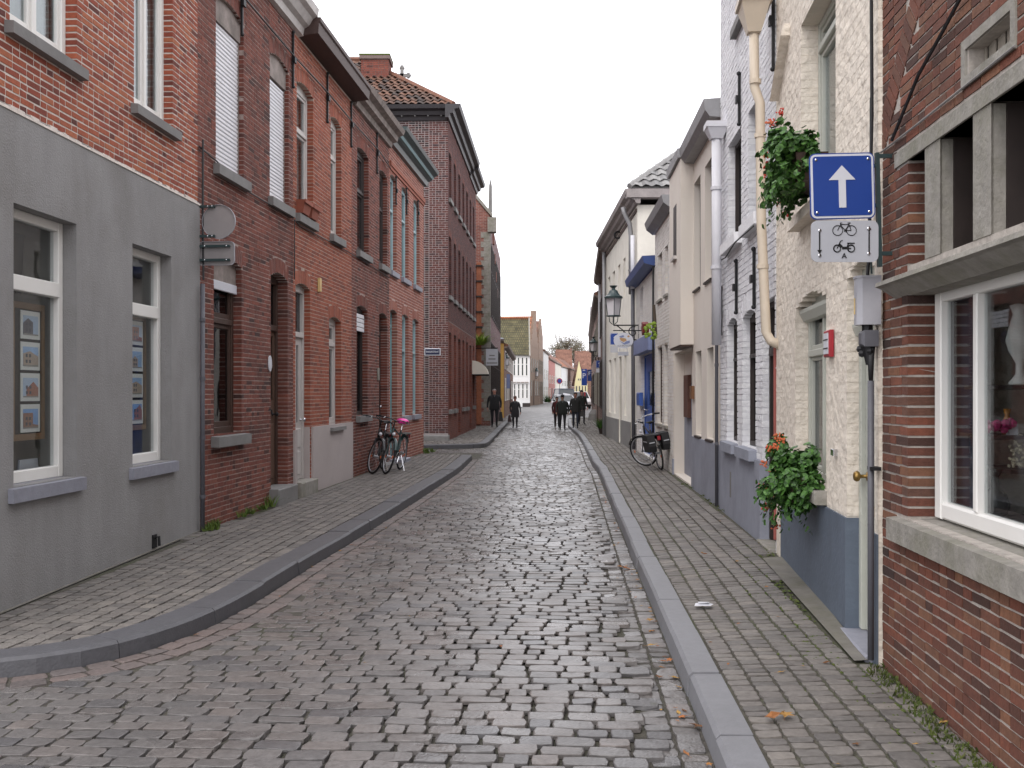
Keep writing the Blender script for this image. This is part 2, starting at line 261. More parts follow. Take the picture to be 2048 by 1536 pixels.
HEXF = [(0, 4, 5, 1), (0, 1, 3, 2), (4, 6, 7, 5), (2, 3, 7, 6), (0, 2, 6, 4), (1, 5, 7, 3)]
class MB:
    def __init__(s, fr=WF): s.fr = fr; s.v = []; s.f = []; s.mi = []; s.cur = 0; s.tint = []
    def add(s, verts, faces, t=.5):
        k = len(s.v); s.v.extend([tuple(p) for p in verts]); s.f.extend([tuple(k + i for i in q) for q in faces])
        s.mi.extend([s.cur] * len(faces)); s.tint.extend([t] * len(faces))
    def box(s, u0, u1, o0, o1, z0, z1, t=.5):
        s.add([(u, o, z) for u in (u0, u1) for o in (o0, o1) for z in (z0, z1)], HEXF, t)
    def hexa(s, pts, t=.5): s.add(pts, HEXF, t)
    def bevbox(s, u0, u1, o0, o1, z0, z1, b=.006, t=.5):
        """box with its four outer (o1) edges chamfered"""
        pr = [(u0, z0), (u1, z0), (u1, z1), (u0, z1)]; ir = [(u0 + b, z0 + b), (u1 - b, z0 + b), (u1 - b, z1 - b), (u0 + b, z1 - b)]
        v = [(p[0], o0, p[1]) for p in pr] + [(p[0], o1 - b, p[1]) for p in pr] + [(p[0], o1, p[1]) for p in ir]
        f = [(0, 1, 2, 3), (8, 9, 10, 11)] + [(i, (i + 1) % 4, 4 + (i + 1) % 4, 4 + i) for i in range(4)] + [(4 + i, 4 + (i + 1) % 4, 8 + (i + 1) % 4, 8 + i) for i in range(4)]
        s.add(v, f, t)
    def prism(s, poly, ax, c0, c1, t=.5):
        """poly: 2-D points; ax: the axis (0,1,2) it is pulled along from c0 to c1"""
        n = len(poly)
        def P(p, c):
            q = [p[0], p[1]]; q.insert(ax, c); return tuple(q)
        v = [P(p, c0) for p in poly] + [P(p, c1) for p in poly]
        s.add(v, [tuple(range(n)), tuple(range(2 * n - 1, n - 1, -1))] + [(i, n + i, n + (i + 1) % n, (i + 1) % n) for i in range(n)], t)
    def tube(s, pts, r, n=8, t=.5, cap=True):
        P = [Vector(p) for p in pts]; rr = r if isinstance(r, (list, tuple)) else [r] * len(P); v = []; up = None
        for i, p in enumerate(P):
            d = (P[min(i + 1, len(P) - 1)] - P[max(i - 1, 0)])
            if d.length < 1e-9: d = Vector((0, 0, 1))
            d.normalize()
            if up is None: up = Vector((0, 0, 1)) if abs(d.z) < .9 else Vector((1, 0, 0))
            a = d.cross(up); a.normalize(); b = a.cross(d); up = b
            for k in range(n):
                th = 2 * math.pi * k / n; v.append(p + (a * math.cos(th) + b * math.sin(th)) * rr[i])
        f = [(i * n + k, i * n + (k + 1) % n, (i + 1) * n + (k + 1) % n, (i + 1) * n + k) for i in range(len(P) - 1) for k in range(n)]
        if cap: f += [tuple(range(n - 1, -1, -1)), tuple((len(P) - 1) * n + k for k in range(n))]
        s.add(v, f, t)
    def lathe(s, c, prof, n=14, ax=2, t=.5):
        """prof: (radius, height) list turned round axis ax through c"""
        v = []
        for r, h in prof:
            for k in range(n):
                th = 2 * math.pi * k / n; q = [r * math.cos(th), r * math.sin(th)]; q.insert(ax, h); v.append((c[0] + q[0], c[1] + q[1], c[2] + q[2]))
        m = len(prof); f = [(i * n + k, i * n + (k + 1) % n, (i + 1) * n + (k + 1) % n, (i + 1) * n + k) for i in range(m - 1) for k in range(n)]
        f += [tuple(range(n)), tuple((m - 1) * n + k for k in range(n))]
        s.add(v, f, t)
    def torus(s, c, Rr, r, ax, n=28, m=6, t=.5, arc=None):
        v = []; e1, e2 = [Vector((0, 0, 0)) for _ in range(2)]; axv = Vector(ax).normalized()
        e1 = axv.orthogonal().normalized(); e2 = axv.cross(e1)
        for i in range(n):
            a = 2 * math.pi * i / n; rad = e1 * math.cos(a) + e2 * math.sin(a)
            for k in range(m):
                b = 2 * math.pi * k / m; v.append(Vector(c) + rad * (Rr + r * math.cos(b)) + axv * r * math.sin(b))
        s.add(v, [(i * m + k, ((i + 1) % n) * m + k, ((i + 1) % n) * m + (k + 1) % m, i * m + (k + 1) % m) for i in range(n) for k in range(m)], t)
    def ball(s, c, r, n=10, m=6, t=.5):
        rr = r if isinstance(r, (tuple, list)) else (r, r, r); v = [(c[0], c[1], c[2] - rr[2])]
        for i in range(1, m):
            ph = -math.pi / 2 + math.pi * i / m
            for k in range(n):
                th = 2 * math.pi * k / n; v.append((c[0] + rr[0] * math.cos(ph) * math.cos(th), c[1] + rr[1] * math.cos(ph) * math.sin(th), c[2] + rr[2] * math.sin(ph)))
        v.append((c[0], c[1], c[2] + rr[2])); f = [(0, 1 + (k + 1) % n, 1 + k) for k in range(n)]
        f += [(1 + i * n + k, 1 + i * n + (k + 1) % n, 1 + (i + 1) * n + (k + 1) % n, 1 + (i + 1) * n + k) for i in range(m - 2) for k in range(n)]
        b = 1 + (m - 2) * n; f += [(b + k, b + (k + 1) % n, len(v) - 1) for k in range(n)]
        s.add(v, f, t)
    def build(s, name, m, parent=None, smooth=False, fixn=True, origin=None):
        w = s.fr.w(np.array(s.v, float)); lo, hi = w.min(0), w.max(0); c = np.array(origin, float) if origin is not None else np.array(((lo[0] + hi[0]) / 2, (lo[1] + hi[1]) / 2, lo[2] if parent is None else (lo[2] + hi[2]) / 2))
        me = bpy.data.meshes.new(name); me.from_pydata((w - c).tolist(), [], s.f); me.update()
        if s.tint:
            at = me.attributes.new('tint', 'FLOAT', 'FACE'); at.data.foreach_set('value', np.array(s.tint, np.float32))
        if any(s.mi): me.polygons.foreach_set('material_index', np.array(s.mi, np.int32))
        if fixn:
            bm = bmesh.new(); bm.from_mesh(me); bmesh.ops.recalc_face_normals(bm, faces=bm.faces); bm.to_mesh(me); bm.free()
        if smooth: me.polygons.foreach_set('use_smooth', [True] * len(me.polygons))
        return link(name, me, m, parent, c)

def raw_mesh(name, V, F4, tints, attrs=None, smooth=False):
    """fast numpy mesh: V (n,3), F4 (m,k) faces of one size (or list of arrays), tints per face"""
    Fs = F4 if isinstance(F4, list) else [F4]
    me = bpy.data.meshes.new(name); me.vertices.add(len(V)); me.vertices.foreach_set('co', np.ascontiguousarray(V, np.float32).ravel())
    li = np.concatenate([f.ravel() for f in Fs]).astype(np.int32); tot = np.concatenate([np.full(len(f), f.shape[1]) for f in Fs]).astype(np.int32)
    st = np.concatenate([[0], np.cumsum(tot)[:-1]]).astype(np.int32)
    me.loops.add(len(li)); me.loops.foreach_set('vertex_index', li); me.polygons.add(len(tot)); me.polygons.foreach_set('loop_start', st)
    try: me.polygons.foreach_set('loop_total', tot)
    except Exception: pass
    if isinstance(smooth, np.ndarray): me.polygons.foreach_set('use_smooth', smooth)
    elif smooth: me.polygons.foreach_set('use_smooth', np.ones(len(tot), bool))
    else: me.polygons.foreach_set('use_smooth', np.zeros(len(tot), bool))
    me.update(calc_edges=True)
    for k, val in {'tint': tints, **(attrs or {})}.items():
        at = me.attributes.new(k, 'FLOAT', 'FACE'); at.data.foreach_set('value', np.ascontiguousarray(val, np.float32))
    return me
def proj(w):
    Y = np.maximum(w[..., 1], .05); return 1024 + FPX * w[..., 0] / Y, HZ - FPX * (w[..., 2] - CH) / Y
# ------------------------------------------------------------------ building kit
def op(u0, u1, z0, z1, rise=0., rev=.12):
    return dict(u0=min(u0, u1), u1=max(u0, u1), z0=z0, z1=z1, rise=rise, rev=rev)
def strips(o, n=8, extra=0., pad=0.):
    """the opening as rectangles: the body and, under a segmental head, n steps"""
    u0, u1 = o['u0'] - pad, o['u1'] + pad
    if o['rise'] <= 0: return [(u0, u1, o['z0'], o['z1'] + extra)]
    L = [(o['u0'], o['u1'], o['z0'], o['z1'])]; w = (u1 - u0) / n
    for i in range(n):
        x = (i + .5) / n * 2 - 1; L.append((u0 + i * w, u0 + (i + 1) * w, o['z1'], o['z1'] + o['rise'] * (1 - x * x) + extra))
    return L
def wall_mesh(parent, fr, u0, u1, z0, z1, ops, m, depth=0., o=0., name='wall', rev=None, sides=True):
    rects = [r for q in ops for r in strips(q)]
    us = sorted({u0, u1} | {min(max(x, u0), u1) for r in rects for x in r[:2]}); zs = sorted({z0, z1} | {min(max(x, z0), z1) for r in rects for x in r[2:]})
    b = MB(fr); ids = {}
    def V(u, oo, z):
        k = (round(u, 4), round(oo, 4), round(z, 4))
        if k not in ids: ids[k] = len(b.v); b.v.append((u, oo, z))
        return ids[k]
    def Q(*p): b.f.append(tuple(V(*x) for x in p)); b.mi.append(0); b.tint.append(.5)
    def rv(u, z):
        for q in ops:
            for r in strips(q):
                if r[0] - 1e-5 < u < r[1] + 1e-5 and r[2] - 1e-5 < z < r[3] + 1e-5: return q['rev'] if rev is None else rev
        return None
    nu, nz = len(us) - 1, len(zs) - 1; G = [[rv((us[i] + us[i + 1]) / 2, (zs[j] + zs[j + 1]) / 2) for j in range(nz)] for i in range(nu)]
    for i in range(nu):
        for j in range(nz):
            a, c, d, e = us[i], us[i + 1], zs[j], zs[j + 1]
            if G[i][j] is None:
                Q((a, o, d), (c, o, d), (c, o, e), (a, o, e))
            else:
                k = o - G[i][j]
                if i == 0 or G[i - 1][j] is None: Q((a, o, d), (a, o, e), (a, k, e), (a, k, d))
                if i == nu - 1 or G[i + 1][j] is None: Q((c, o, d), (c, k, d), (c, k, e), (c, o, e))
                if j == 0 or G[i][j - 1] is None: Q((a, o, d), (a, k, d), (c, k, d), (c, o, d))
                if j == nz - 1 or G[i][j + 1] is None: Q((a, o, e), (c, o, e), (c, k, e), (a, k, e))
    if depth:
        e = .004; a, c, k = u0 + e, u1 - e, -depth
        Q((a, o, z0), (a, o, z1), (a, k, z1), (a, k, z0)); Q((c, o, z0), (c, k, z0), (c, k, z1), (c, o, z1))
        Q((a, k, z0), (c, k, z0), (c, k, z1), (a, k, z1)); Q((a, o, z1), (c, o, z1), (c, k, z1), (a, k, z1))
        zf = 3.3
        if z1 > 4.5: Q((a, -.3, zf), (c, -.3, zf), (c, k, zf), (a, k, zf))
    return b.build(name, m, parent, fixn=False)

def lay_bricks(parent, fr, u0, u1, z0, z1, ops, m, L=.19, H=.053, J=.011, proud=.007, nparts=0, mixed=.5, jit=.0025,
               arch=True, seed=1, tlo=0., thi=1., o=0., header_t=None, solid_reveal=True, skip=None, ends=(False, False)):
    rg = random.Random(seed); out = []; tin = []
    rects = [(r, q) for q in ops for r in strips(q, extra=(.205 if arch and q['rise'] > 0 else 0))]
    rects += [((q['u0'] - .05, q['u1'] + .05, q['z1'], q['z1'] + .19), q) for q in ops if arch and q['rise'] > 0]
    if arch:
        for q in ops:
            if q['rise'] <= 0: continue
            w = (q['u1'] - q['u0']); n = max(6, int((w + .1) / (H + J))); uc = (q['u0'] + q['u1']) / 2
            for i in range(n):
                x0 = -1.06 + 2.12 * i / n; x1 = -1.06 + 2.12 * (i + 1) / n; g = J / w
                zz = [q['z1'] + q['rise'] * max(0, 1 - x * x) + .003 for x in (x0, x1)]; lean = .055
                pts = []
                for x, z in ((x0 + g, zz[0]), (x1 - g, zz[1])):
                    ua, ub = uc + x * w / 2, uc + x * w / 2 * (1 + lean * 2) ; zt = z + .195 + rg.uniform(-.006, .006)
                    pr = proud + rg.uniform(0, .003)
                    pts += [(ua, -q['rev'], z), (ub, -q['rev'], zt), (ua, o + pr, z), (ub, o + pr, zt)]
                out.append(pts); tin.append(rg.uniform(tlo + .1 * (thi - tlo), thi))
    z = z0 + J * .5; row = 0
    while z + H * .6 < z1:
        zb = min(z + H, z1 - .002); zm = (z + zb) / 2
        cut = sorted((r[0], r[1], q) for r, q in rects if r[2] < zm + H * .12 and r[3] > zm - H * .12)
        segs = []; a = u0; aq = None
        for c0, c1, q in cut:
            if c0 > a + .001: segs.append((a, c0, aq, q))
            if c1 > a: a = c1; aq = q
        if a < u1 - .001: segs.append((a, u1, aq, None))
        for sa, sb, qa, qb in segs:
            if sb - sa < .02: continue
            ph = (row % 2) * L / 2 if mixed < .95 else (row % 2) * L / 4
            u = sa - (((sa - u0) + ph + rg.uniform(-.01, .01)) % (L + J)) if sa > u0 else u0 - ph
            hd = mixed < 1 and rg.random() < .5
            while u < sb - .004:
                if mixed >= 1: ln = L
                else: ln = L if rg.random() > mixed else (L - J) / 2
                if u < sa and u + ln - sa < .045: u = sa
                x0, x1 = max(u, sa), min(u + ln, sb); u += ln + J
                if x1 - x0 < .02: continue
                if sb - x1 < .045: x1 = sb; u = sb + 1
                if skip and skip((x0 + x1) / 2, zm): continue
                pr = o + proud + rg.uniform(jit * .5, jit * 1.2); oa = o - .03
                if solid_reveal and qa is not None and x0 <= sa + .001: x0 -= .004; oa = -qa['rev'] + o
                if solid_reveal and qb is not None and x1 >= sb - .001: x1 += .004; oa = -qb['rev'] + o
                dz = [rg.uniform(-jit, jit) for _ in range(4)]; j2 = jit
                out.append([(x0 + rg.uniform(-j2, j2) * .6, oa, z + dz[0]), (x0, oa, zb + dz[1]), (x0, pr, z + dz[0]), (x0 + rg.uniform(-j2, j2), pr, zb + dz[1]),
                            (x1, oa, z + dz[2]), (x1, oa, zb + dz[3]), (x1, pr + rg.uniform(-j2, j2) * .5, z + dz[2]), (x1, pr, zb + dz[3])])
                t = rg.random(); tin.append(tlo + (thi - tlo) * t)
        z += H + J; row += 1
    C = fr.w(np.array(out, float)); T = np.array(tin, float); N = len(C)
    mask = np.zeros(N, bool)
    if nparts:
        px, py = proj(C); x0, x1, y0, y1 = px.min(1), px.max(1), py.min(1), py.max(1)
        vis = (np.minimum(x1, 2048) - np.maximum(x0, 0) > 2) & (np.minimum(y1, 1536) - np.maximum(y0, 0) > 2)
        ar = np.where(vis, (x1 - x0) * (y1 - y0), -1); ids = np.argsort(-ar)[:nparts]; mask[ids[ar[ids] > 0]] = True
        cache = {}; pl = wloc(parent)
        F = np.array(HEXF[1:], int)
        if fr.flip: F = F[:, ::-1]
        for i in np.nonzero(mask)[0]:
            c = C[i].mean(0); v = C[i] - c; dims = v.max(0) - v.min(0); key = (*[round(float(x) / .012) for x in dims], int(T[i] * 5))
            me = cache.get(key)
            if me is None:
                me = raw_mesh('brick', v, F, np.full(len(F), T[i])); me.materials.append(m); cache[key] = me
            ob = bpy.data.objects.new('brick', me); COL.objects.link(ob); ob.parent = parent; ob.location = Vector(c) - pl
    Cs, Ts = C[~mask], T[~mask]
    if len(Cs):
        F = np.array(HEXF[1:], int)
        if fr.flip: F = F[:, ::-1]
        ctr = Cs.reshape(-1, 3).mean(0)
        me = raw_mesh('brickwork', (Cs - ctr).reshape(-1, 3), (F[None] + (np.arange(len(Cs)) * 8)[:, None, None]).reshape(-1, 4), np.repeat(Ts, len(F)))
        o2 = link('brickwork', me, m, parent, ctr); o2['kind'] = 'stuff'
        return o2

def window(root, fr, q, m='white', o=-.11, b=.055, trans=(), mull=(), gl='glass', curtain=None, sill=None, sillm='stone', th=.06,
           name='window', tb=None, sash=None, blind_or_dark_backing=None, backing=None):
    """frame with one pane per light; sub-parts pane, sill, curtain"""
    u0, u1, z0 = q['u0'] + .004, q['u1'] - .004, q['z0'] + .002; z1 = q['z1'] + q['rise']; f = MB(fr); tb = tb or b
    f.bevbox(u0, u0 + b, o - th, o, z0, z1); f.bevbox(u1 - b, u1, o - th, o, z0, z1)
    f.bevbox(u0 + b, u1 - b, o - th, o - .002, z0, z0 + b * 1.25); f.bevbox(u0 + b, u1 - b, o - th, o - .002, z1 - b - q['rise'], z1)
    zc = [z0 + b * 1.25]
    for t in trans: f.bevbox(u0 + b, u1 - b, o - th, o + .012, t - tb / 2, t + tb / 2); zc += [t - tb / 2, t + tb / 2]
    zc.append(z1 - b - q['rise']); uc = [u0 + b]
    for t in mull:
        f.bevbox(t - b * .4, t + b * .4, o - th, o + .004, z0 + b * 1.25, z1 - b - q['rise'] + .001); uc += [t - b * .4, t + b * .4]
    uc.append(u1 - b)
    cells = [(uc[i], uc[i + 1], zc[j], zc[j + 1]) for i in range(0, len(uc), 2) for j in range(0, len(zc), 2)]
    if sash:
        for c in cells:
            k = sash
            f.bevbox(c[0], c[0] + k, o - th + .01, o - .016, c[2], c[3], .004); f.bevbox(c[1] - k, c[1], o - th + .01, o - .016, c[2], c[3], .004)
            f.bevbox(c[0] + k, c[1] - k, o - th + .01, o - .018, c[2], c[2] + k * 1.3, .004); f.bevbox(c[0] + k, c[1] - k, o - th + .01, o - .018, c[3] - k, c[3], .004)
    w = f.build(name, M[m], root)
    for c in cells:
        g = MB(fr); g.box(c[0] - .002, c[1] + .002, o - .046, o - .040, c[2] - .002, c[3] + .002); g.build('pane', M[gl], w)
    if curtain:
        n = 24; cb = MB(fr); ca, cc = u0 + .03, u1 - .03
        zt, zb_ = z1 - .02 - q['rise'], z0 + (curtain if isinstance(curtain, float) else 0.05)
        v = []
        for i in range(n + 1):
            uu = ca + (cc - ca) * i / n; oo = o - .14 + .018 * math.sin(i * 1.9) + .008 * math.sin(i * .7)
            v += [(uu, oo, zb_), (uu, oo, zt)]
        cb.add(v, [(2 * i, 2 * i + 2, 2 * i + 3, 2 * i + 1) for i in range(n)]); cb.build('curtain', M['curtain'], w, smooth=True, fixn=False)
    if blind_or_dark_backing:
        bb = MB(fr); bb.box(u0 + .01, u1 - .01, o - .13, o - .12, z0 + blind_or_dark_backing, z1); bb.build('blind_or_dark_backing', M['room'], w)
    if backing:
        bb = MB(fr); bb.box(u0 - .3, u1 + .3, o - .62, o - .6, z0 - .1, z1 + .1); bb.build('blind_or_dark_backing', M[backing], w)  # near-black sheet behind the panes; the unlit room's shade is put into its colour
    if sill: add_sill(w, fr, q, *sill, m=sillm)
    return w
def add_sill(w, fr, q, over=.06, out=.07, h=.10, m='stone'):
    s = MB(fr); s.hexa([(q['u0'] - over, -.10, q['z0'] - h), (q['u0'] - over, -.10, q['z0'] + .002), (q['u0'] - over, out, q['z0'] - h), (q['u0'] - over, out, q['z0'] - .012),
                        (q['u1'] + over, -.10, q['z0'] - h), (q['u1'] + over, -.10, q['z0'] + .002), (q['u1'] + over, out, q['z0'] - h), (q['u1'] + over, out, q['z0'] - .012)])
    return s.build('sill', M[m], w)
def shutter(root, fr, q, ztop, o=-.07, pitch=.052):
    b = MB(fr); b.box(q['u0'] + .004, q['u0'] + .034, o - .03, o + .012, q['z0'] + .003, ztop + .02); b.box(q['u1'] - .034, q['u1'] - .004, o - .03, o + .012, q['z0'] + .003, ztop + .02)
    b.box(q['u0'] + .004, q['u1'] - .004, o - .05, o - .025, q['z0'] + .003, q['z1'] + q['rise'])
    r = b.build('roller_shutter', M['cornweather'], root)
    hb = MB(fr); hb.box(q['u0'] + .004, q['u1'] - .004, o - .024, o + .03, ztop + .02, q['z1'] + q['rise'] + .01); hb.build('shutter_box', M['cornweather'], r)
    s = MB(fr); ua, ub = q['u0'] + .035, q['u1'] - .035
    s.prism([(o - .02, 0), (o - .004, 0), (o + .006, .012), (o + .006, pitch - .014), (o - .004, pitch - .003), (o - .02, pitch - .003)], 0, ua, ub)
    first = None; z = q['z0'] + .006
    while z + pitch < ztop + .03:
        if first is None:
            first = s.build('slat', M['shutter'], r); base = Vector(first.location); zz = z
            first.location = base + Vector((0, 0, z))
        else:
            c = first.copy(); COL.objects.link(c); c.parent = r; c.location = base + Vector((0, 0, z))
        z += pitch
    return r
def leaf_door(root, fr, q, m, o=-.16, panels=(), glazed=(), name='door', knob=None, fm=None, trans=None, gl='glassdim', letter=None, pm='brass'):
    """door leaf in its frame; panels / glazed: (a, b, c, d) fractions of the leaf"""
    u0, u1, z0, z1 = q['u0'] + .004, q['u1'] - .004, q['z0'] + .01, q['z1'] + q['rise']; b = .06
    f = MB(fr); f.bevbox(u0, u0 + b, o - .07, o + .03, z0, z1); f.bevbox(u1 - b, u1, o - .07, o + .03, z0, z1); f.bevbox(u0 + b, u1 - b, o - .07, o + .028, z1 - b - q['rise'], z1)
    zt = z1 - b - q['rise']
    if trans:
        f.bevbox(u0 + b, u1 - b, o - .07, o + .045, trans - .04, trans + .04)
    fo = f.build('door_frame', M[fm or m], root)
    if trans:
        g = MB(fr); g.box(u0 + b, u1 - b, o - .03, o - .022, trans + .04, zt); g.build('pane', M[gl], fo); zt = trans - .042
    a0, a1, c0, c1 = u0 + b + .003, u1 - b - .003, z0 + .004, zt - .003; w, h = a1 - a0, c1 - c0
    d = MB(fr)
    us = sorted({0., 1.} | {x for p in glazed for x in p[:2]}); zs = sorted({0., 1.} | {x for p in glazed for x in p[2:]})
    for i in range(len(us) - 1):
        for j in range(len(zs) - 1):
            x, y = (us[i] + us[i + 1]) / 2, (zs[j] + zs[j + 1]) / 2
            if not any(p[0] < x < p[1] and p[2] < y < p[3] for p in glazed):
                d.box(a0 + us[i] * w, a0 + us[i + 1] * w, o - .045, o, c0 + zs[j] * h, c0 + zs[j + 1] * h)
    for p in panels:
        d.bevbox(a0 + p[0] * w, a0 + p[1] * w, o - .02, o + .014, c0 + p[2] * h, c0 + p[3] * h, .012)
    do = d.build(name, M[m], root)
    for p in glazed:
        g = MB(fr); g.box(a0 + p[0] * w, a0 + p[1] * w, o - .026, o - .02, c0 + p[2] * h, c0 + p[3] * h); g.build('pane', M[gl], do)
    if knob:
        k = MB(fr); uu = a0 + knob[0] * w; zz = c0 + knob[1] * h
        k.lathe((uu, o, zz), [(.028, 0), (.028, .008), (.011, .012), (.011, .045), (.03, .055), (.034, .07), (.026, .085), (0.004, .09)], 12, 1); k.build('door_knob', M[pm], do, smooth=True)
    if letter:
        k = MB(fr); uu, zz = a0 + letter[0] * w, c0 + letter[1] * h; k.bevbox(uu - .1, uu + .1, o, o + .012, zz - .03, zz + .03, .005); k.build('letter_flap', M[letter[2]], do)
    return do
def anchor(root, fr, u, z, h=.75, m='iron', name='wall_anchor'):
    b = MB(fr); b.box(u - .016, u + .016, .012, .04, z - h / 2, z + h / 2); b.ball((u, .03, z + h / 2), .026, 8, 5); b.ball((u, .03, z - h / 2), .024, 8, 5)
    b.box(u - .045, u + .045, .041, .066, z - .05, z + .03); return b.build(name, M[m], root)
def pipe(root, fr, pts, r, m='zinc', bands=(), name='downpipe', n=10):
    b = MB(fr); b.tube(pts, r, n); o = b.build(name, M[m], root, smooth=True)
    for p in bands:
        k = MB(fr); k.tube([(p[0], p[1], p[2] - .02), (p[0], p[1], p[2] + .02)], r * 1.22, n); k.build('pipe_band', M[m], o)
    return o
def strip_profile(root, fr, u0, u1, prof, m, name='cornice'):
    """prof: (o, z) outline pulled along the wall"""
    b = MB(fr); b.prism(prof, 0, u0, u1); return b.build(name, M[m] if isinstance(m, str) else m, root)
def roof_slope(root, fr, u0, u1, oe, ze, run, rise, m='tile', th=.12, name='roof'):
    b = MB(fr); b.prism([(oe, ze), (oe - run, ze + rise), (oe - 2 * run, ze), (oe - 2 * run, ze - th), (oe - run, ze + rise - th), (oe, ze - th)], 0, u0, u1)
    return b.build(name, M[m], root)
def cable(name, label, pts, r=.012, m='cable', fr=WF, group=None, parent=None):
    b = MB(fr); P = [Vector(p) for p in pts]; Q = []
    for i in range(len(P) - 1):
        for k in range(5): Q.append(P[i].lerp(P[i + 1], k / 5))
    Q.append(P[-1]); b.tube(Q, r, 5); o = b.build(name, M[m], parent)
    if label: tag(o, label, 'cable', group)
    return o
def letters(parent, string, size, pos, rot, m, depth=.002, name='lettering', align='CENTER', sx=1.):
    cu = bpy.data.curves.new(name, 'FONT'); cu.body = string; cu.size = size; cu.align_x = align; cu.align_y = 'CENTER'; cu.extrude = depth; cu.resolution_u = 2
    t = bpy.data.objects.new(name, cu); COL.objects.link(t); bpy.context.view_layer.update()
    me = bpy.data.meshes.new_from_object(t.evaluated_get(bpy.context.evaluated_depsgraph_get())); bpy.data.objects.remove(t); bpy.data.curves.remove(cu)
    me.transform(Matrix.Diagonal((sx, 1, 1, 1))); me.name = name; o = link(name, me, None, parent, pos); me.materials.clear(); me.materials.append(m); o.rotation_euler = rot
    return o

# ------------------------------------------------------------------ setts
A8 = [k * math.pi / 4 for k in range(8)]
_r8 = np.array([(math.copysign(abs(math.cos(a)) ** .24, math.cos(a)), math.copysign(abs(math.sin(a)) ** .24, math.sin(a))) for a in A8])
NEARV = np.array([(*p * 1.0, -1.) for p in _r8] + [(*p * .99, -.12) for p in _r8] + [(*p * .93, -.008) for p in _r8] + [(0, 0, .03)])
NEARF4 = np.array([(i, (i + 1) % 8, 8 + (i + 1) % 8, 8 + i) for i in range(8)] + [(8 + i, 8 + (i + 1) % 8, 16 + (i + 1) % 8, 16 + i) for i in range(8)])
NEARF3 = np.array([(16 + i, 16 + (i + 1) % 8, 24) for i in range(8)])
_r4 = np.array([(-1, -1), (1, -1), (1, 1), (-1, 1)], float)
FARV = np.array([(*p, -1.) for p in _r4] + [(*p * .86, 0.) for p in _r4]); FARF4 = np.array([(i, (i + 1) % 4, 4 + (i + 1) % 4, 4 + i) for i in range(4)] + [(4, 5, 6, 7)])
BEV = np.array([False] * 8 + [True] * 8 + [False] * 8)
def lay_setts(parent, Q, m, nparts=300, far=16., moss=None, name='cobblestone', hgt=.022, rough=.035, seed=3, tilt=.002):
    """Q (N,4,3): the four top corners of each stone, anticlockwise"""
    rg = np.random.default_rng(seed); N = len(Q); T = rg.random(N); moss = np.zeros(N) if moss is None else moss
    ctr = Q.mean(1); px, py = proj(Q); x0, x1, y0, y1 = px.min(1), px.max(1), py.min(1), py.max(1)
    vis = (np.minimum(x1, 2048) - np.maximum(x0, 0) > 4) & (np.minimum(y1, 1536) - np.maximum(y0, 0) > 2) & (ctr[:, 1] > 1)
    ar = np.where(vis, (x1 - x0) * (y1 - y0), -1); ids = np.argsort(-ar)[:nparts]; isp = np.zeros(N, bool); isp[ids[ar[ids] > 0]] = True
    def shape(q, tv, amp):
        n = len(q); a, b = tv[None, :, 0], tv[None, :, 1]
        a = a + rg.normal(0, amp, (n, len(tv))) ; b = b + rg.normal(0, amp, (n, len(tv)))
        w = [(1 - a) * (1 - b) / 4, (1 + a) * (1 - b) / 4, (1 + a) * (1 + b) / 4, (1 - a) * (1 + b) / 4]
        v = sum(w[k][..., None] * q[:, k][:, None, :] for k in range(4))
        dz = rg.normal(0, tilt, n)[:, None] + rg.normal(0, tilt * 1.1, n)[:, None] * tv[None, :, 0] + rg.normal(0, tilt * 1.1, n)[:, None] * tv[None, :, 1]
        v[..., 2] += tv[None, :, 2] * hgt + dz + rg.normal(0, .0007, v.shape[:2]); return v
    if isp.any():
        V = shape(Q[isp], NEARV, rough)
        for v, t, mo in zip(V, T[isp], moss[isp]):
            c = v.mean(0); me = raw_mesh(name, v - c, [NEARF4, NEARF3], np.full(24, t), {'moss': np.full(24, mo)}, smooth=BEV); me.materials.append(m)
            ob = bpy.data.objects.new(name, me); COL.objects.link(ob); ob.parent = parent; ob.location = Vector(c) - wloc(parent)
    near = (~isp) & (ctr[:, 1] < far) & (ctr[:, 1] > 2); rest = (~isp) & (ctr[:, 1] >= far)
    Vs, F4, F3, tt4, tt3, mm4, mm3, base = [], [], [], [], [], [], [], 0
    if near.any():
        v = shape(Q[near], NEARV, rough); n = len(v); of = (np.arange(n) * 25)[:, None, None]
        Vs.append(v.reshape(-1, 3)); F4.append((NEARF4[None] + of).reshape(-1, 4)); F3.append((NEARF3[None] + of).reshape(-1, 3)); base += n * 25
        tt4.append(np.repeat(T[near], 16)); tt3.append(np.repeat(T[near], 8)); mm4.append(np.repeat(moss[near], 16)); mm3.append(np.repeat(moss[near], 8))
    if rest.any():
        v = shape(Q[rest], FARV, rough * .8); n = len(v); of = (base + np.arange(n) * 8)[:, None, None]
        Vs.append(v.reshape(-1, 3)); F4.append((FARF4[None] + of).reshape(-1, 4)); tt4.append(np.repeat(T[rest], 5)); mm4.append(np.repeat(moss[rest], 5))
    if Vs:
        V = np.concatenate(Vs); c = V.mean(0); Fl = [np.concatenate(F4)] + ([np.concatenate(F3)] if F3 else [])
        me = raw_mesh(name + 's', V - c, Fl, np.concatenate(tt4 + tt3), {'moss': np.concatenate(mm4 + mm3)}, smooth=np.concatenate([np.tile(BEV[:16], int(near.sum())), np.zeros(5 * int(rest.sum()), bool), np.zeros(8 * int(near.sum()), bool)]))
        o = link(name + 's', me, m, parent, c); o['kind'] = 'stuff'
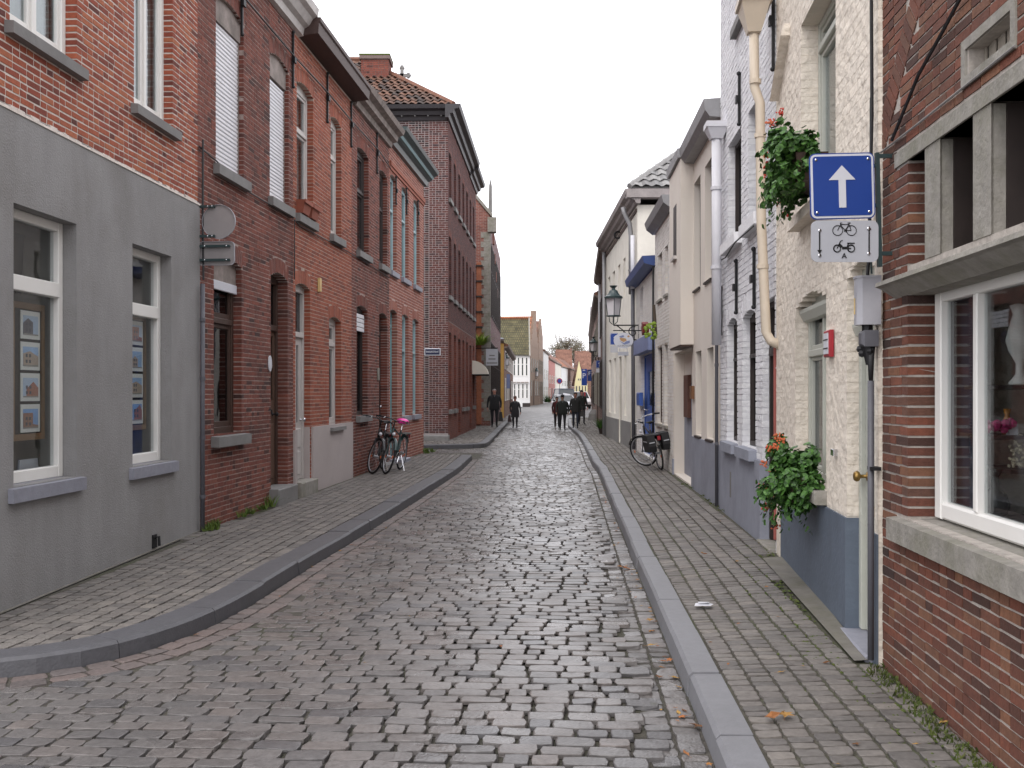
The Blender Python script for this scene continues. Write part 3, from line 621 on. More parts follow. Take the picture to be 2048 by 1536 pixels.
# ------------------------------------------------------------------ ground, road, pavements, kerbs
KL = np.array([(-5.2, 5.35), (-4.2, 5.6), (-2.95, 5.91), (-2.51, 6.17), (-2.32, 6.57), (-2.13, 7.17), (-2.03, 8.02), (-1.90, 9.95), (-1.78, 11.27), (-1.45, 15.8), (-1.10, 21.1), (-.98, 25.6)])
KF = np.array([(-9., 29.3), (-2.58, 29.9), (-1.0, 30.5), (-.78, 31.0), (-.7, 33.), (-.22, 53.7), (.1, 62.)])
KR = np.array([(.72, 1.6), (.80, 3.), (.887, 4.2), (1.02, 6.575), (1.20, 10.08), (1.46, 15.), (1.774, 20.9), (1.83, 23.2), (2.2, 31.), (2.48, 38.2), (2.66, 48.3), (3.3, 60.)])
WR = np.array([(1.80, 1.5), (2.06, 5.684), (2.376, 8.935), (2.458, 9.40), (2.666, 13.07), (2.926, 18.57), (3.187, 26.1), (3.214, 35.), (3.9, 45.), (5.0, 62.)])   # foot of the right-hand facades
WL = np.array([(-3.79, 6.0), (-3.486, 11.36), (-2.297, 26.6), (-2.29, 28.)])
def X_at(pl, Y): return np.interp(Y, pl[:, 1], pl[:, 0])
def sheet(name, poly, z, m, kind='structure'):
    b = MB(); b.add([(x, y, z) for x, y in poly], [tuple(range(len(poly)))]); o = b.build(name, m, None, fixn=False)
    if o.data.polygons[0].normal.z < 0: o.data.flip_normals()
    if kind: o['kind'] = kind
    return o
ground = sheet('ground', [(-300, -60), (300, -60), (300, 700), (-300, 700)], -.06, M['farroad'])
road = sheet('road', [(-14, 1), (12, 1), (12, 170), (-14, 170)], -.010, M['joint'])
sheet('far_road', [(-12, 58), (14, 58), (40, 170), (-12, 170)], -.008, M['farroad'])
def strip_between(name, left, right, z0, z1, m):
    n = len(left); b = MB(); b.add([(x, y, z0) for x, y in left] + [(x, y, z1) for x, y in right], [(i, n + i, n + i + 1, i + 1) for i in range(n - 1)])
    o = b.build(name, m, None, fixn=False); o['kind'] = 'structure'
    if o.data.polygons[0].normal.z < 0: o.data.flip_normals()
    return o
ys = np.concatenate([np.arange(1.6, 12, .6), np.arange(12, 62.1, 2.)])
WZ = lambda Y: np.interp(Y, [2, 5, 7, 9, 13, 26, 40], [.12, .135, .165, .2, .2, .19, .15])     # the pavement rises a little to the right-hand walls
pav_r = strip_between('pavement_right', [(X_at(KR, y) + .1, y) for y in ys], [(X_at(WR, y) + .25, y) for y in ys], .106, .11, M['jointp'])
for i, y in enumerate(ys): pav_r.data.vertices[len(ys) + i].co.z = WZ(y) - .011 - pav_r.location.z
yl = np.concatenate([[5.95, 6.2, 6.6], np.arange(7, 26.1, 1.)])
pav_l = strip_between('pavement_left', [(X_at(KL, y) - .1, y) for y in yl], [(min(X_at(WL, y) - .2, X_at(KL, y) - .12), y) for y in yl], .10, .105, M['jointp'])
LZ = lambda Y: np.interp(Y, [5.5, 7.4, 11.4, 30], [.05, .075, .12, .13])
for i, y in enumerate(yl): pav_l.data.vertices[len(yl) + i].co.z = LZ(y) - .022 - pav_l.location.z; pav_l.data.vertices[i].co.z = min(.1, LZ(y) + .01) - .014 - pav_l.location.z
yf = np.array([30.9, 31.5, 33, 36, 40, 45, 50, 53.7, 60])
pav_f = strip_between('pavement_far', [(X_at(KF[2:], y) - .1, y) for y in yf], [(-9. if y < 32.6 else -2.6, y) for y in yf], .10, .12, M['jointp'])

def inpoly(P, poly):
    x, y = P[:, 0], P[:, 1]; c = np.zeros(len(P), bool); n = len(poly); j = n - 1
    for i in range(n):
        xi, yi = poly[i]; xj, yj = poly[j]
        c ^= ((yi > y) != (yj > y)) & (x < (xj - xi) * (y - yi) / (yj - yi + 1e-12) + xi); j = i
    return c
def offset(pl, d):
    t = np.gradient(pl, axis=0); t /= np.linalg.norm(t, axis=1)[:, None]; return pl + np.stack([t[:, 1], -t[:, 0]], 1) * d    # + = to the right of travel
def resample(pl, step):
    s = np.concatenate([[0], np.cumsum(np.linalg.norm(np.diff(pl, axis=0), axis=1))]); q = np.arange(0, s[-1], step)
    return np.stack([np.interp(q, s, pl[:, 0]), np.interp(q, s, pl[:, 1])], 1)
def smooth_pl(pl, step=.2, it=6):
    p = resample(pl, step)
    for _ in range(it): p[1:-1] = (p[:-2] + 2 * p[1:-1] + p[2:]) / 4
    return p
KLs, KRs, KFs = smooth_pl(KL), smooth_pl(KR), smooth_pl(KF, .2, 3)
def kerb(name, pl, width, side, m, top=.12, length=1.0, seed=1, gap=.008):
    """kerb stones along pl (their road edge); side +1: the stone lies to the right of travel"""
    e = bpy.data.objects.new(name, None); COL.objects.link(e); e.location = (*pl[len(pl) // 2], 0); e['kind'] = 'structure'; rg = random.Random(seed)
    P = resample(pl, .05); k = int(length / .05); i = 0
    t = np.gradient(P, axis=0); t /= np.linalg.norm(t, axis=1)[:, None]; nrm = np.stack([t[:, 1], -t[:, 0]], 1) * side
    while i < len(P) - 3:
        j = min(i + k, len(P) - 1); b = MB(); idx = sorted(set([i, j] + list(range(i, j, 5)))); v = []; dz = rg.uniform(-.006, .006); do = rg.uniform(-.006, .006); tw = rg.uniform(-.003, .003)
        for q in idx:
            p = P[q].copy()
            if q == i: p = p + t[q] * gap / 2
            if q == j: p = p - t[q] * gap / 2
            z = top + dz + tw * (q - i) / k
            if name == 'kerb_left': z = z - .02 * max(0, 1 - (P[q][1] - 5.9) / 3)
            for oo, zz in ((do - .012, -.04), (do, z - .02), (do + .02, z), (do + width, z + .002), (do + width, -.04)):
                v.append((p[0] + nrm[q][0] * oo, p[1] + nrm[q][1] * oo, zz))
        n = len(idx); f = [(5 * a + c, 5 * a + c + 1, 5 * a + 5 + c + 1, 5 * a + 5 + c) for a in range(n - 1) for c in range(4)] + [tuple(range(4, -1, -1)), tuple(5 * (n - 1) + c for c in range(5))]
        b.add(v, f); b.build('kerb_stone', m, e); i = j
    return e
kerb('kerb_left', KLs[::1], .24, -1, M['kerbL'], seed=2)
kerb('kerb_right', KRs, .165, 1, M['kerbR'], seed=3)
kerb('kerb_far', KFs, .22, -1, M['kerbL'], seed=4)

# the carriageway: rows of setts across the street
th = math.atan2(116, 2050); dR = np.array((math.sin(th), math.cos(th))); nR = np.array((math.cos(th), -math.sin(th)))
gl_ = offset(KLs, .25); gr_ = offset(KRs, -.255)
poly = [(-13, 1.8)] + [(-13, 5.0), (-6, 5.0)] + [tuple(p) for p in gl_ if p[1] > 5.2] + [(-.70, 26.5), (-.75, 28.), (-3.3, 28.0), (-9, 28.0), (-9, 29.0), (-2.4, 29.6), (-.75, 30.2)] + [tuple(p) for p in offset(KFs, .1) if p[1] > 31.2] + [tuple(p) for p in gr_[::-1] if p[1] > 1.7] + [(.5, 1.8)]
rg = np.random.default_rng(11); Q = []; pitch = .124; r = 0; yy = 1.9
while yy < 60:
    pch = pitch * (1 + .05 * math.sin(r * 1.7) * math.sin(r * .31)); x = -8.5 + rg.uniform(0, .2); hi = 4.5
    if yy > 31: x = -5.2
    skew = .0 + .02 * math.sin(r * .23)
    while x < hi:
        ln = rg.uniform(.135, .235) if rg.random() > .1 else rg.uniform(.10, .14)
        g = rg.uniform(.0035, .008); gy = rg.uniform(.003, .0065)
        def wob(q): return yy + skew * q * .5 + .007 * math.sin(q * 2.1 + r * .12) + .003 * math.sin(q * 5.3 + r)
        a, b = x + g, x + ln - g; w0, w1 = gy, pch - gy
        j = rg.uniform(-.004, .004, 8)
        Q.append([(a + j[0], wob(a) + w0 + j[1]), (b + j[2], wob(b) + w0 + j[3]), (b + j[4], wob(b) + w1 + j[5]), (a + j[6], wob(a) + w1 + j[7])]); x += ln
    yy += pch; r += 1
Q = np.array(Q); P2 = Q[..., 0:1] * nR + Q[..., 1:2] * dR; ok = inpoly(P2.mean(1), poly); P2 = P2[ok]; Qc = P2.mean(1)
cam_ = .02 * np.exp(-((Qc[:, 0] - .25) / 1.4) ** 2) + .004 * np.sin(Qc[:, 1] * 1.1 + Qc[:, 0] * 2) + .005 * np.sin(Qc[:, 0] * 1.7 - Qc[:, 1] * .6)
Q3 = np.concatenate([P2, np.repeat(cam_[:, None, None], 4, 1)], -1)
edge = np.minimum(np.abs(Qc[:, 0] - X_at(KL[2:], Qc[:, 1])), np.abs(Qc[:, 0] - X_at(KR, Qc[:, 1])))
lay_setts(road, Q3, M['sett'], 300, 15., np.clip(.25 - edge * .35, -.1, .2), 'cobblestone', seed=5, tilt=.0017, rough=.03)
def course(pl, offs, lens, zf, m, parent, nparts, name, far, keep=None, moss=None, seed=1, tilt=.004, rough=.05, gapx=.006, wav=.0):
    """stones in courses that follow a line: offs = edges of the courses (+ to the right of travel)"""
    rg = np.random.default_rng(seed); out = []
    P = resample(pl, .02); t = np.gradient(P, axis=0); t /= np.linalg.norm(t, axis=1)[:, None]; nr = np.stack([t[:, 1], -t[:, 0]], 1); NP = len(P)
    for c in range(len(offs) - 1):
        i = rg.integers(0, 6)
        while i < NP - 12:
            k = max(3, int(rg.uniform(*lens) / .02)); j = min(i + k, NP - 1); g = rg.uniform(.004, .008) / .02
            o0, o1 = sorted((offs[c], offs[c + 1])); o0 += gapx + wav * math.sin(i * .013 + c); o1 -= gapx - wav * math.sin(i * .013 + c + .3)
            a = min(i + g, NP - 1); b_ = max(j - g, 0); q = []
            for (oo, ii) in ((o0, a), (o1, a), (o1, b_), (o0, b_)):
                f = ii - int(ii); k0 = int(ii); k1 = min(k0 + 1, NP - 1); pt = P[k0] * (1 - f) + P[k1] * f + nr[k0] * (oo + rg.uniform(-.004, .004)); q.append((pt[0], pt[1] + rg.uniform(-.004, .004)))
            out.append(q); i = j
    q = np.array(out); a2 = (q[:, 1, 0] - q[:, 0, 0]) * (q[:, 3, 1] - q[:, 0, 1]) - (q[:, 1, 1] - q[:, 0, 1]) * (q[:, 3, 0] - q[:, 0, 0])
    q[a2 < 0] = q[a2 < 0][:, ::-1]; c = q.mean(1)
    if keep is not None: k = keep(c); q = q[k]; c = c[k]
    z = np.stack([zf(q[:, k]) for k in range(4)], 1); mo = moss(c) if moss else None
    lay_setts(parent, np.concatenate([q, z[..., None]], -1), m, nparts, far, mo, name, seed=seed + 20, tilt=tilt, rough=rough)
flat = lambda v: (lambda p: np.full(len(p), v))
gut_l = bpy.data.objects.new('gutter_left', None); COL.objects.link(gut_l); gut_l['kind'] = 'structure'
gut_r = bpy.data.objects.new('gutter_right', None); COL.objects.link(gut_r); gut_r['kind'] = 'structure'
course(KLs, [.012, .15, .295], (.14, .22), flat(.0), M['settred'], gut_l, 300, 'gutter_stone', 15., seed=31, tilt=.0015, rough=.025)
course(KRs, [-.012, -.15, -.29], (.10, .155), lambda p: np.full(len(p), -.002), M['sett'], gut_r, 300, 'gutter_stone', 15., moss=lambda c: np.full(len(c), .08), seed=32, tilt=.0025, rough=.035)
pave_z = lambda p: .118 + (WZ(p[:, 1]) - .12) * np.clip((p[:, 0] - X_at(KR, p[:, 1]) - .2) / np.maximum(.3, X_at(WR, p[:, 1]) - X_at(KR, p[:, 1]) - .2), 0, 1) + .004 * np.sin(p[:, 0] * 5 + p[:, 1] * 1.3)
course(KRs[KRs[:, 1] < 61], list(.178 + .128 * np.arange(0, 19)), (.085, .125), pave_z, M['pave'], pav_r, 300, 'paving_stone', 15.,
       keep=lambda c: c[:, 0] < X_at(WR, c[:, 1]) - .05 - .14 * ((c[:, 1] > 5.7) & (c[:, 1] < 9.3)), moss=lambda c: np.clip(.26 - 1.1 * (X_at(WR, c[:, 1]) - c[:, 0]), -.1, .3) + .03, seed=33, wav=.004, tilt=.0013, rough=.028)
lz = lambda p: np.minimum(.118, LZ(p[:, 1]) + .03) + (LZ(p[:, 1]) - np.minimum(.118, LZ(p[:, 1]) + .03)) * np.clip((X_at(KL[2:], p[:, 1]) - .2 - p[:, 0]) / 1.2, 0, 1)
LP = np.array([(-2.32 + .02, 5.4), (-2.0, 8.0), (-1.78, 11.27), (-1.45, 15.8), (-1.10, 21.1), (-.98, 26.)])
course(smooth_pl(LP), list(-(.26 + .128 * np.arange(-6, 16))), (.095, .15), lz, M['pave'], pav_l, 300, 'paving_stone', 15.,
       keep=lambda c: (c[:, 0] > X_at(WL, c[:, 1]) + .1) & (c[:, 0] < X_at(KL[1:], c[:, 1]) - .25) & (c[:, 1] > 5.6) & (inpoly(c, [(-9, 5.0)] + [tuple(p) for p in offset(KLs, -.25)] + [(-9, 26)])), moss=lambda c: np.clip(.30 - .8 * (c[:, 0] - X_at(WL, c[:, 1])), -.1, .28) + .02, seed=34, wav=.002, tilt=.001, rough=.022)
course(KFs[KFs[:, 1] > 31.2], list(-(.235 + .13 * np.arange(0, 12))), (.10, .16), flat(.12), M['pave'], pav_f, 0, 'paving_stone', 15., keep=lambda c: c[:, 0] > -2.2, seed=35)
course(np.array([(-9., 29.52), (-2.58, 30.12), (-1.0, 30.75)]), list(-(.03 + .13 * np.arange(0, 18))), (.10, .16), flat(.12), M['pave'], pav_f, 0, 'paving_stone', 15., keep=lambda c: (c[:, 1] < 32.6), seed=36)
# mortar fillets at the foot of the walls
b = MB(); pw = [(x, y) for x, y in WL if y < 12]
b.add([(-3.86, 6.4, .03), (-3.72, 6.4, .05), (-3.44, 11.36, .121), (-3.6, 11.36, .1)], [(0, 1, 2, 3)]); b.add([(-3.86, 6.4, .09), (-3.72, 6.4, .05), (-3.44, 11.36, .121), (-3.6, 11.36, .16)], [(0, 1, 2, 3)])
o = b.build('concrete_fillet', M['concrete'], pav_l, fixn=False)
b = MB(); b.add([(2.0, 5.75, .15), (1.92, 5.75, .146), (2.20, 9.0, .197), (2.42, 9.0, .215)], [(0, 1, 2, 3)]); b.build('concrete_fillet', M['concrete'], pav_r)
# ------------------------------------------------------------------ left-hand row of houses
s0 = (1140 - 1024) / FPX
FA = Frame((-3.486 - s0 * (11.36 - 6.4), 6.4), (-3.486, 11.36), -1)
hA = thing('plastered_house', 'brick house with grey plastered ground floor and two shop windows', 'house', (*FA.w((FA.len / 2, 0, 0))[:2], 0))
zp = FA.Z(394, 406)                                    # top of the plaster
po = .028
def rect(fr, pl, pr, top, bot, o=0., rise=0., rev=.12):
    return op(fr.U(pl, o), fr.U(pr, o), fr.Z(*bot, o), fr.Z(*top, o), rise, rev)
W1 = rect(FA, 27, 153, (154, 450), (153, 952), po, rev=.17); W2 = rect(FA, 265, 343, (344, 512), (343, 921), po, rev=.17)
W2['z0'] = W1['z0'] = (W1['z0'] + W2['z0']) / 2; W2['z1'] = W1['z1'] = (W1['z1'] + W2['z1']) / 2
U1 = rect(FA, 18, 153, (0, -420), (171, 156), 0., rev=.13); U2 = rect(FA, 267, 345, (300, -180), (359, 272), 0., rev=.13)
U2['z0'] = U1['z0'] = (U1['z0'] + U2['z0']) / 2 + .03; U1['z1'] = U2['z1'] = U1['z0'] + 1.95
topA = 7.35
pl = wall_mesh(hA, FA, 0, FA.len, -.05, zp, [W1, W2], M['plasterA'], depth=4.5, o=po, name='plaster_wall', rev=.175)
wa = wall_mesh(hA, FA, 0, FA.len, zp - .01, topA, [U1, U2], M['mortA'], depth=4.5)
lay_bricks(wa, FA, 0, FA.len, zp + .012, topA, [U1, U2], M['brickA'], nparts=300, seed=4, L=.185, H=.042, J=.0145, proud=.001, mixed=.45, arch=False, jit=.003)
FAe = Frame((FA.a[0] - .003, FA.a[1] + .003), (FA.a[0] - 4.4, FA.a[1] + .003 + 4.4 * .0566), 1); lay_bricks(wa, FAe, 0, 4.3, zp + .012, topA, [], M['brickA'], seed=5, L=.185, H=.042, J=.0145, proud=.004, mixed=.45, solid_reveal=False)
e = MB(FA); rg_ = random.Random(3); u = 0.                # broken mortar lip where the plaster ends
while u < FA.len:
    w = rg_.uniform(.03, .12); h = rg_.uniform(-.02, .022); e.hexa([(u, 0, zp - .03), (u, 0, zp + h), (u, po + .008, zp - .03), (u, po + rg_.uniform(-.004, .006), zp + h * .7), (u + w, 0, zp - .03), (u + w, 0, zp + h), (u + w, po + .008, zp - .03), (u + w, po + .002, zp + h * .6)]); u += w
e.build('plaster_lip', M['mortA'], hA)
for q, px in ((W1, 60), (W2, 285)):
    w = window(hA, FA, q, 'white', o=-.085, b=.075, trans=[FA.Z(100, 578, -.085) if q is W1 else FA.Z(290, 622, -.085)], tb=.12, gl='glassclear', th=.07, name='shop_window')
    add_sill(w, FA, dict(q, u0=q['u0'], u1=q['u1'] + .01), .075, .075, .115, 'stoneblue')
for q in (U1, U2):
    um = (q['u0'] + q['u1']) / 2
    window(hA, FA, q, 'white', o=-.09, b=.07, mull=[um], trans=[q['z1'] - .55], sash=.045, curtain=True, sill=(.07, .075, .10), name='casement_window')
# rain pipe and eaves
pu = FA.len - .012
pipe(hA, FA, [(pu - .03, po + .045, .03), (pu - .03, po + .045, 2.85)], .026, 'pipegrey', [(pu - .03, po + .045, z) for z in (.5, 1.15, 1.8, 2.45)])
strip_profile(hA, FA, 0, FA.len, [(-.05, topA - .25), (.1, topA - .2), (.14, topA), (.3, topA + .08), (.34, topA + .3), (-.05, topA + .3)], 'cornice')
roof_slope(hA, FA, 0, FA.len, .3, topA + .3, 2.9, 2.2)
k = MB(FA); uu = FA.U(308, po); k.tube([(uu, po, .21), (uu, po + .05, .23), (uu, po + .055, .14)], .014, 6); k.box(uu - .05, uu + .05, po, po + .012, .12, .25); k.build('vent_stub', M['iron'], hA)
# rooms behind the shop windows: pale reveal walls with display boards
for q, lab in ((W1, 'display board with four house photographs in the wider shop window'), (W2, 'display board with four house photographs in the narrower shop window nearer the drainpipe')):
    rb = MB(FA); u0, u1 = q['u0'] - .05, q['u1'] + .02
    rb.box(u1, u1 + .03, -1.0, -.155, q['z0'] - .3, q['z1'] + .2); rb.box(u0 - .7, u1 + .3, -1.05, -1.02, q['z0'] - .3, q['z1'] + .2); rb.box(u0 - .7, u1, -1.0, -.155, q['z0'] - .06, q['z0'] - .03)
    rb.box(u0 - .7, u1, -1.0, -.155, q['z1'] + .03, q['z1'] + .06); rb.build('window_bay_lining', M['room'], hA)
    o0 = -.21
    ur = FA.U(82 if q is W1 else 287, o0); fw = .42; um = ur - fw; zt, zb = (FA.Z(50, 618, o0), FA.Z(50, 868, o0)) if q is W1 else (FA.Z(272, 640, o0), FA.Z(272, 850, o0))
    t = thing('display_board', lab, 'display board', FA.w((um + .17, o0, zb)))
    f = MB(FA)
    f.box(um, um + fw, o0 - .012, o0 - .004, zb, zt); f.build('backing', M['dark'], t)
    f = MB(FA); f.box(um - .04, um, o0 - .02, o0 + .012, zb - .05, zt + .05); f.box(um + fw, um + fw + .04, o0 - .02, o0 + .012, zb - .05, zt + .05); f.box(um, um + fw, o0 - .02, o0 + .012, zt, zt + .05); f.box(um, um + fw, o0 - .02, o0 + .012, zb - .05, zb)
    f.build('board_frame', mat('pale_oak', (.22, .13, .065), var=.2, rough=.6), t)
    n = 4; ch = (zt - zb) / n
    for i in range(n):
        zc = zb + (i + .5) * ch; c = MB(FA); cu = um + .245; c.box(cu - .145, cu + .145, o0, o0 + .006, zc - ch * .45, zc + ch * .45); card = c.build('photo_card', M['white'], t)
        rr = random.Random(i + (9 if q is W1 else 2)); ph = MB(FA); a0, a1, c0, c1 = cu - .115, cu + .115, zc - ch * .33, zc + ch * .30
        ph.cur = 0; ph.box(a0, a1, o0 + .0062, o0 + .008, c0, c1)
        ph.cur = 1; hx = a0 + .23 * rr.uniform(.5, .8); hz = c0 + (c1 - c0) * rr.uniform(.7, .95); xm = (a0 + hx) / 2; ph.prism([[(a0, c0), (hx, c0), (hx, hz - .03), (xm, hz), (a0, hz - .04)], [(a0, c0), (a1, c0), (a1, hz - .10), (hx, hz - .09), (hx, hz), (a0, hz)], [(a0, c0), (a0 + .05, c0), (a0 + .05, hz - .06), (hx, hz), (a1, hz - .05), (a1, c0)], [(a0, c0), (a1, c0), (a1, hz - .05), (xm + .03, hz - .01), (a0, hz - .03)]][(i + (1 if q is W1 else 2)) % 4], 1, o0 + .0081, o0 + .0095)
        ph.cur = 2
        for wx in (.25, .6):
            for wz in (.2, .55): ph.box(a0 + (hx - a0) * wx, a0 + (hx - a0) * (wx + .18), o0 + .0096, o0 + .0105, c0 + (hz - c0) * wz, c0 + (hz - c0) * (wz + .2))
        ph.cur = 3; ph.box(a0, a1, o0 + .0096, o0 + .0102, c0, c0 + .012)
        ph.build('house_photograph', [mat('print_sky', rr.choice([(.22, .38, .68), (.35, .50, .75), (.45, .55, .70)]), rough=.4), mat('print_brick', rr.choice([(.35, .14, .09), (.32, .17, .12), (.12, .11, .13), (.45, .35, .28)]), rough=.4), mat('print_window', (.07, .08, .1), rough=.4), mat('print_pavement', (.3, .28, .25), rough=.4)], card)
    if q is W1:
        f = MB(FA); f.prism([(q['u1'] - .42, q['z0'] + .0), (q['u1'] - .10, q['z0'] + .0), (q['u1'] - .13, q['z0'] + .16), (q['u1'] - .40, q['z0'] + .16)], 1, -.25, -.235); tag(f.build('desk_card', M['signlight'], None), 'small white card standing inside the wide shop window sill', 'card')
        f = MB(FA); f.hexa([(q['u1'] - .40, -.34, q['z1'] - .60), (q['u1'] - .36, -.34, q['z1'] - .12), (q['u1'] - .40, -.32, q['z1'] - .60), (q['u1'] - .36, -.32, q['z1'] - .12), (q['u1'] - .22, -.34, q['z1'] - .60), (q['u1'] - .18, -.34, q['z1'] - .12), (q['u1'] - .22, -.32, q['z1'] - .60), (q['u1'] - .18, -.32, q['z1'] - .12)])
        tag(f.build('ceiling_speaker', M['black'], None), 'black slanted box hung high behind the wide shop window', 'speaker')
    else:
        f = MB(FA)
        for k in range(3): f.tube([(q['u1'] - .5 + k * .07, -.42, q['z1'] + .02), (q['u1'] - .47 + k * .06, -.43, q['z1'] - .5), (q['u1'] - .52 + k * .09, -.42, q['z1'] - .75)], .006, 5)
        tag(f.build('cord_bundle', M['cablegrey'], None), 'loose pale cords hanging behind the narrow shop window', 'cord')
        f = MB(FA); f.lathe((q['u1'] - .2, -.42, q['z0'] - .03), [(.06, 0), (.09, .1), (.04, .22), (.03, .3), (.05, .34)], 12); tag(f.build('dark_vase', mat('maroon_glaze', (.06, .015, .015), rough=.3), None, smooth=True), 'dark maroon vase behind the narrow shop window', 'vase')

# ---- the brown-brick row: four houses in one line
FB = Frame((-3.486, 11.36), (-2.297, 26.6), -1)
uB, uC, uD, uE = FB.U(586), FB.U(703), FB.U(778), FB.len
def head(fr, pl, pr, spr, bot, rise=.075, rev=.13, o=0.): return rect(fr, pl, pr, spr, bot, o, rise, rev)
def front(name, label, a, b, z1, ops, br, mo, seed, **kw):
    h = thing(name, label, 'house', (*FB.w(((a + b) / 2, 0, 0))[:2], 0)); w = wall_mesh(h, FB, a, b, -.05, z1, ops, M[mo], depth=4.5)
    lay_bricks(w, FB, a + .003, b - .003, .02, z1, ops, M[br], seed=seed, **{**dict(proud=.001, J=.0115, H=.046), **kw}); return h
zE = FB.Z(593, 68)                                     # foot of the eaves
upz = FB.Z(590, 418, .07) ; gz = FB.Z(490, 866, .07)
def fixz(q, z0): q['z0'] = z0; return q
B1 = fixz(head(FB, 431, 487, (487, 51), (497, 358)), upz); B2 = fixz(head(FB, 539, 577, (577, 146), (590, 418)), upz)
B3 = fixz(head(FB, 427, 483, (483, 537), (495, 866)), gz); B4 = head(FB, 541, 575, (575, 563), (575, 969), rev=.2)
B2['z1'] = B1['z1'] = (B1['z1'] + B2['z1']) / 2
hB = front('dark_brick_house', 'dark red brick house with two white roller shutters upstairs and an oak door', 0, uB, zE, [B1, B2, B3, B4], 'brickB', 'mortB', 11, nparts=300, thi=.95)
for q in (B1, B2):
    r_ = shutter(hB, FB, q, FB.Z(431, 47, -.07) if q is B1 else FB.Z(539, 157, -.07)); add_sill(r_, FB, q, .08, .08, .13, 'stone')
wB = window(hB, FB, B3, 'brownwood', o=-.10, b=.07, trans=[FB.Z(445, 643, -.1)], gl='glassdim', sash=.05, backing='dark')
add_sill(wB, FB, B3, .09, .10, .13, 'stone')
k = MB(FB); k.bevbox(B3['u0'] + .01, B3['u1'] - .01, -.085, -.055, FB.Z(450, 575, -.06) - .05, FB.Z(450, 575, -.06) + .06); k.build('shutter_rail', M['signwhite'], wB)
k = MB(FB); k.box(B3['u0'] + .01, B3['u1'] - .01, -.1, -.07, FB.Z(450, 575, -.06) + .062, B3['z1'] + B3['rise']); k.build('shutter_box', M['cornweather'], wB)
leaf_door(hB, FB, B4, 'doorwood', o=-.17, panels=[(.08, .46, .04, .40), (.54, .92, .04, .40)], glazed=[(.1, .46, .55, .76), (.54, .9, .55, .76), (.1, .46, .78, .97), (.54, .9, .78, .97)], knob=(.84, .46), fm='brownwood', trans=FB.Z(560, 660, -.17), letter=(.3, .36, 'brass'), pm='iron')
def doorstep(h, fr, q, h0, ext=.28, over=.10, m='stone'):
    b = MB(fr); b.bevbox(q['u0'] - over, q['u1'] + over, -.2, ext, -.02, h0, .015); return b.build('doorstep', M[m], h)
doorstep(hB, FB, B4, B4['z0'] + .008, .14, .06)
for q, uo in ((B1, .55),): pass
np_ = MB(FB); uu = FB.U(538); z_ = FB.Z(538, 727); np_.prism([(uu + .07 * math.cos(a), z_ + .11 * math.sin(a)) for a in np.linspace(0, 2 * math.pi, 15)[:-1]], 1, .008, .02); npo = np_.build('house_number_plate', M['signwhite'], hB)
k = MB(FB); k.tube([(FB.U(536), .01, FB.Z(536, 820)), (FB.U(536), .05, FB.Z(536, 820)), (FB.U(536), .05, FB.Z(536, 820) - .06)], .012, 6); k.build('bell_pull', M['iron'], hB)
# bright house
C1 = fixz(head(FB, 593, 626, (626, 198), (634, 440)), upz); C2 = fixz(head(FB, 661, 682, (682, 257), (691, 478)), upz)
C3 = head(FB, 590.5, 620, (620, 581), (618, 958), rise=.06, rev=.18); C4 = head(FB, 657.6, 682, (682, 645), (688, 850), rise=.06)
C1['z1'] = C2['z1'] = (C1['z1'] + C2['z1']) / 2
hC = front('bright_brick_house', 'bright orange red brick house with mauve plastered plinth and white framed windows', uB, uC, zE, [C1, C2, C3, C4], 'brickC', 'mortC', 12, J=.0125)
zpl = FB.Z(660, 849)
pb = MB(FB)
pb.box(FB.U(622) - .0, uC - .02, 0, .035, -.04, zpl); pb.build('plinth', M['plasterC'], hC)
pb = MB(FB); pb.box(uB + .0, C3['u0'] - .002, 0, .035, -.04, zpl - .02); pb.build('plinth', M['plasterC'], hC)
pb = MB(FB); pb.box(C3['u1'] - .03, C3['u1'] + .002, -.16, .0, -.04, zpl); pb.build('plinth', M['plasterC'], hC)
window(hC, FB, C1, 'greywood', o=-.09, b=.06, trans=[FB.Z(600, 268, -.1)], sash=.04, curtain=True, sill=(.07, .08, .13))
window(hC, FB, C2, 'greywood', o=-.09, b=.06, trans=[FB.Z(668, 322, -.1)], sash=.04, curtain=.9, sill=(.07, .08, .13))
w = window(hC, FB, C4, 'greywood', o=-.10, b=.07, trans=[FB.Z(668, 690, -.1)], sash=.045, curtain=.5); add_sill(w, FB, C4, .04, .09, .07, 'stone')
leaf_door(hC, FB, C3, 'greywood', o=-.12, panels=[(.1, .9, .03, .2), (.1, .9, .22, .36)], glazed=[(.22, .40, .40, .95), (.60, .78, .40, .95)], knob=(.9, .42), trans=FB.Z(605, 672, -.12), pm='chrome')
doorstep(hC, FB, C3, C3['z0'] + .008, .12, .05, 'stonepale')
for i, (x, y) in enumerate(((607, 405), (624, 415))):
    t = thing('planter_box', ['empty terracotta window box nearer the roller shutter on the sill', 'empty terracotta window box at the far end of the sill'][i], 'planter', FB.w((FB.U(x, .08), .05, upz)), 'terracotta boxes on the upper window sill')
    uc_ = FB.U(x, .06); L_ = .20; zz = upz + .004
    k = MB(FB); k.hexa([(uc_ - L_ * .8, -.04, zz), (uc_ - L_, -.06, zz + .19), (uc_ - L_ * .8, .10, zz), (uc_ - L_, .14, zz + .19), (uc_ + L_ * .8, -.04, zz), (uc_ + L_, -.06, zz + .19), (uc_ + L_ * .8, .10, zz), (uc_ + L_, .14, zz + .19)]); k.build('trough', M['terracotta'], t)
    k = MB(FB); k.box(uc_ - L_ - .012, uc_ + L_ + .012, .14, .155, zz + .14, zz + .195); k.build('rim', M['terracotta'], t)
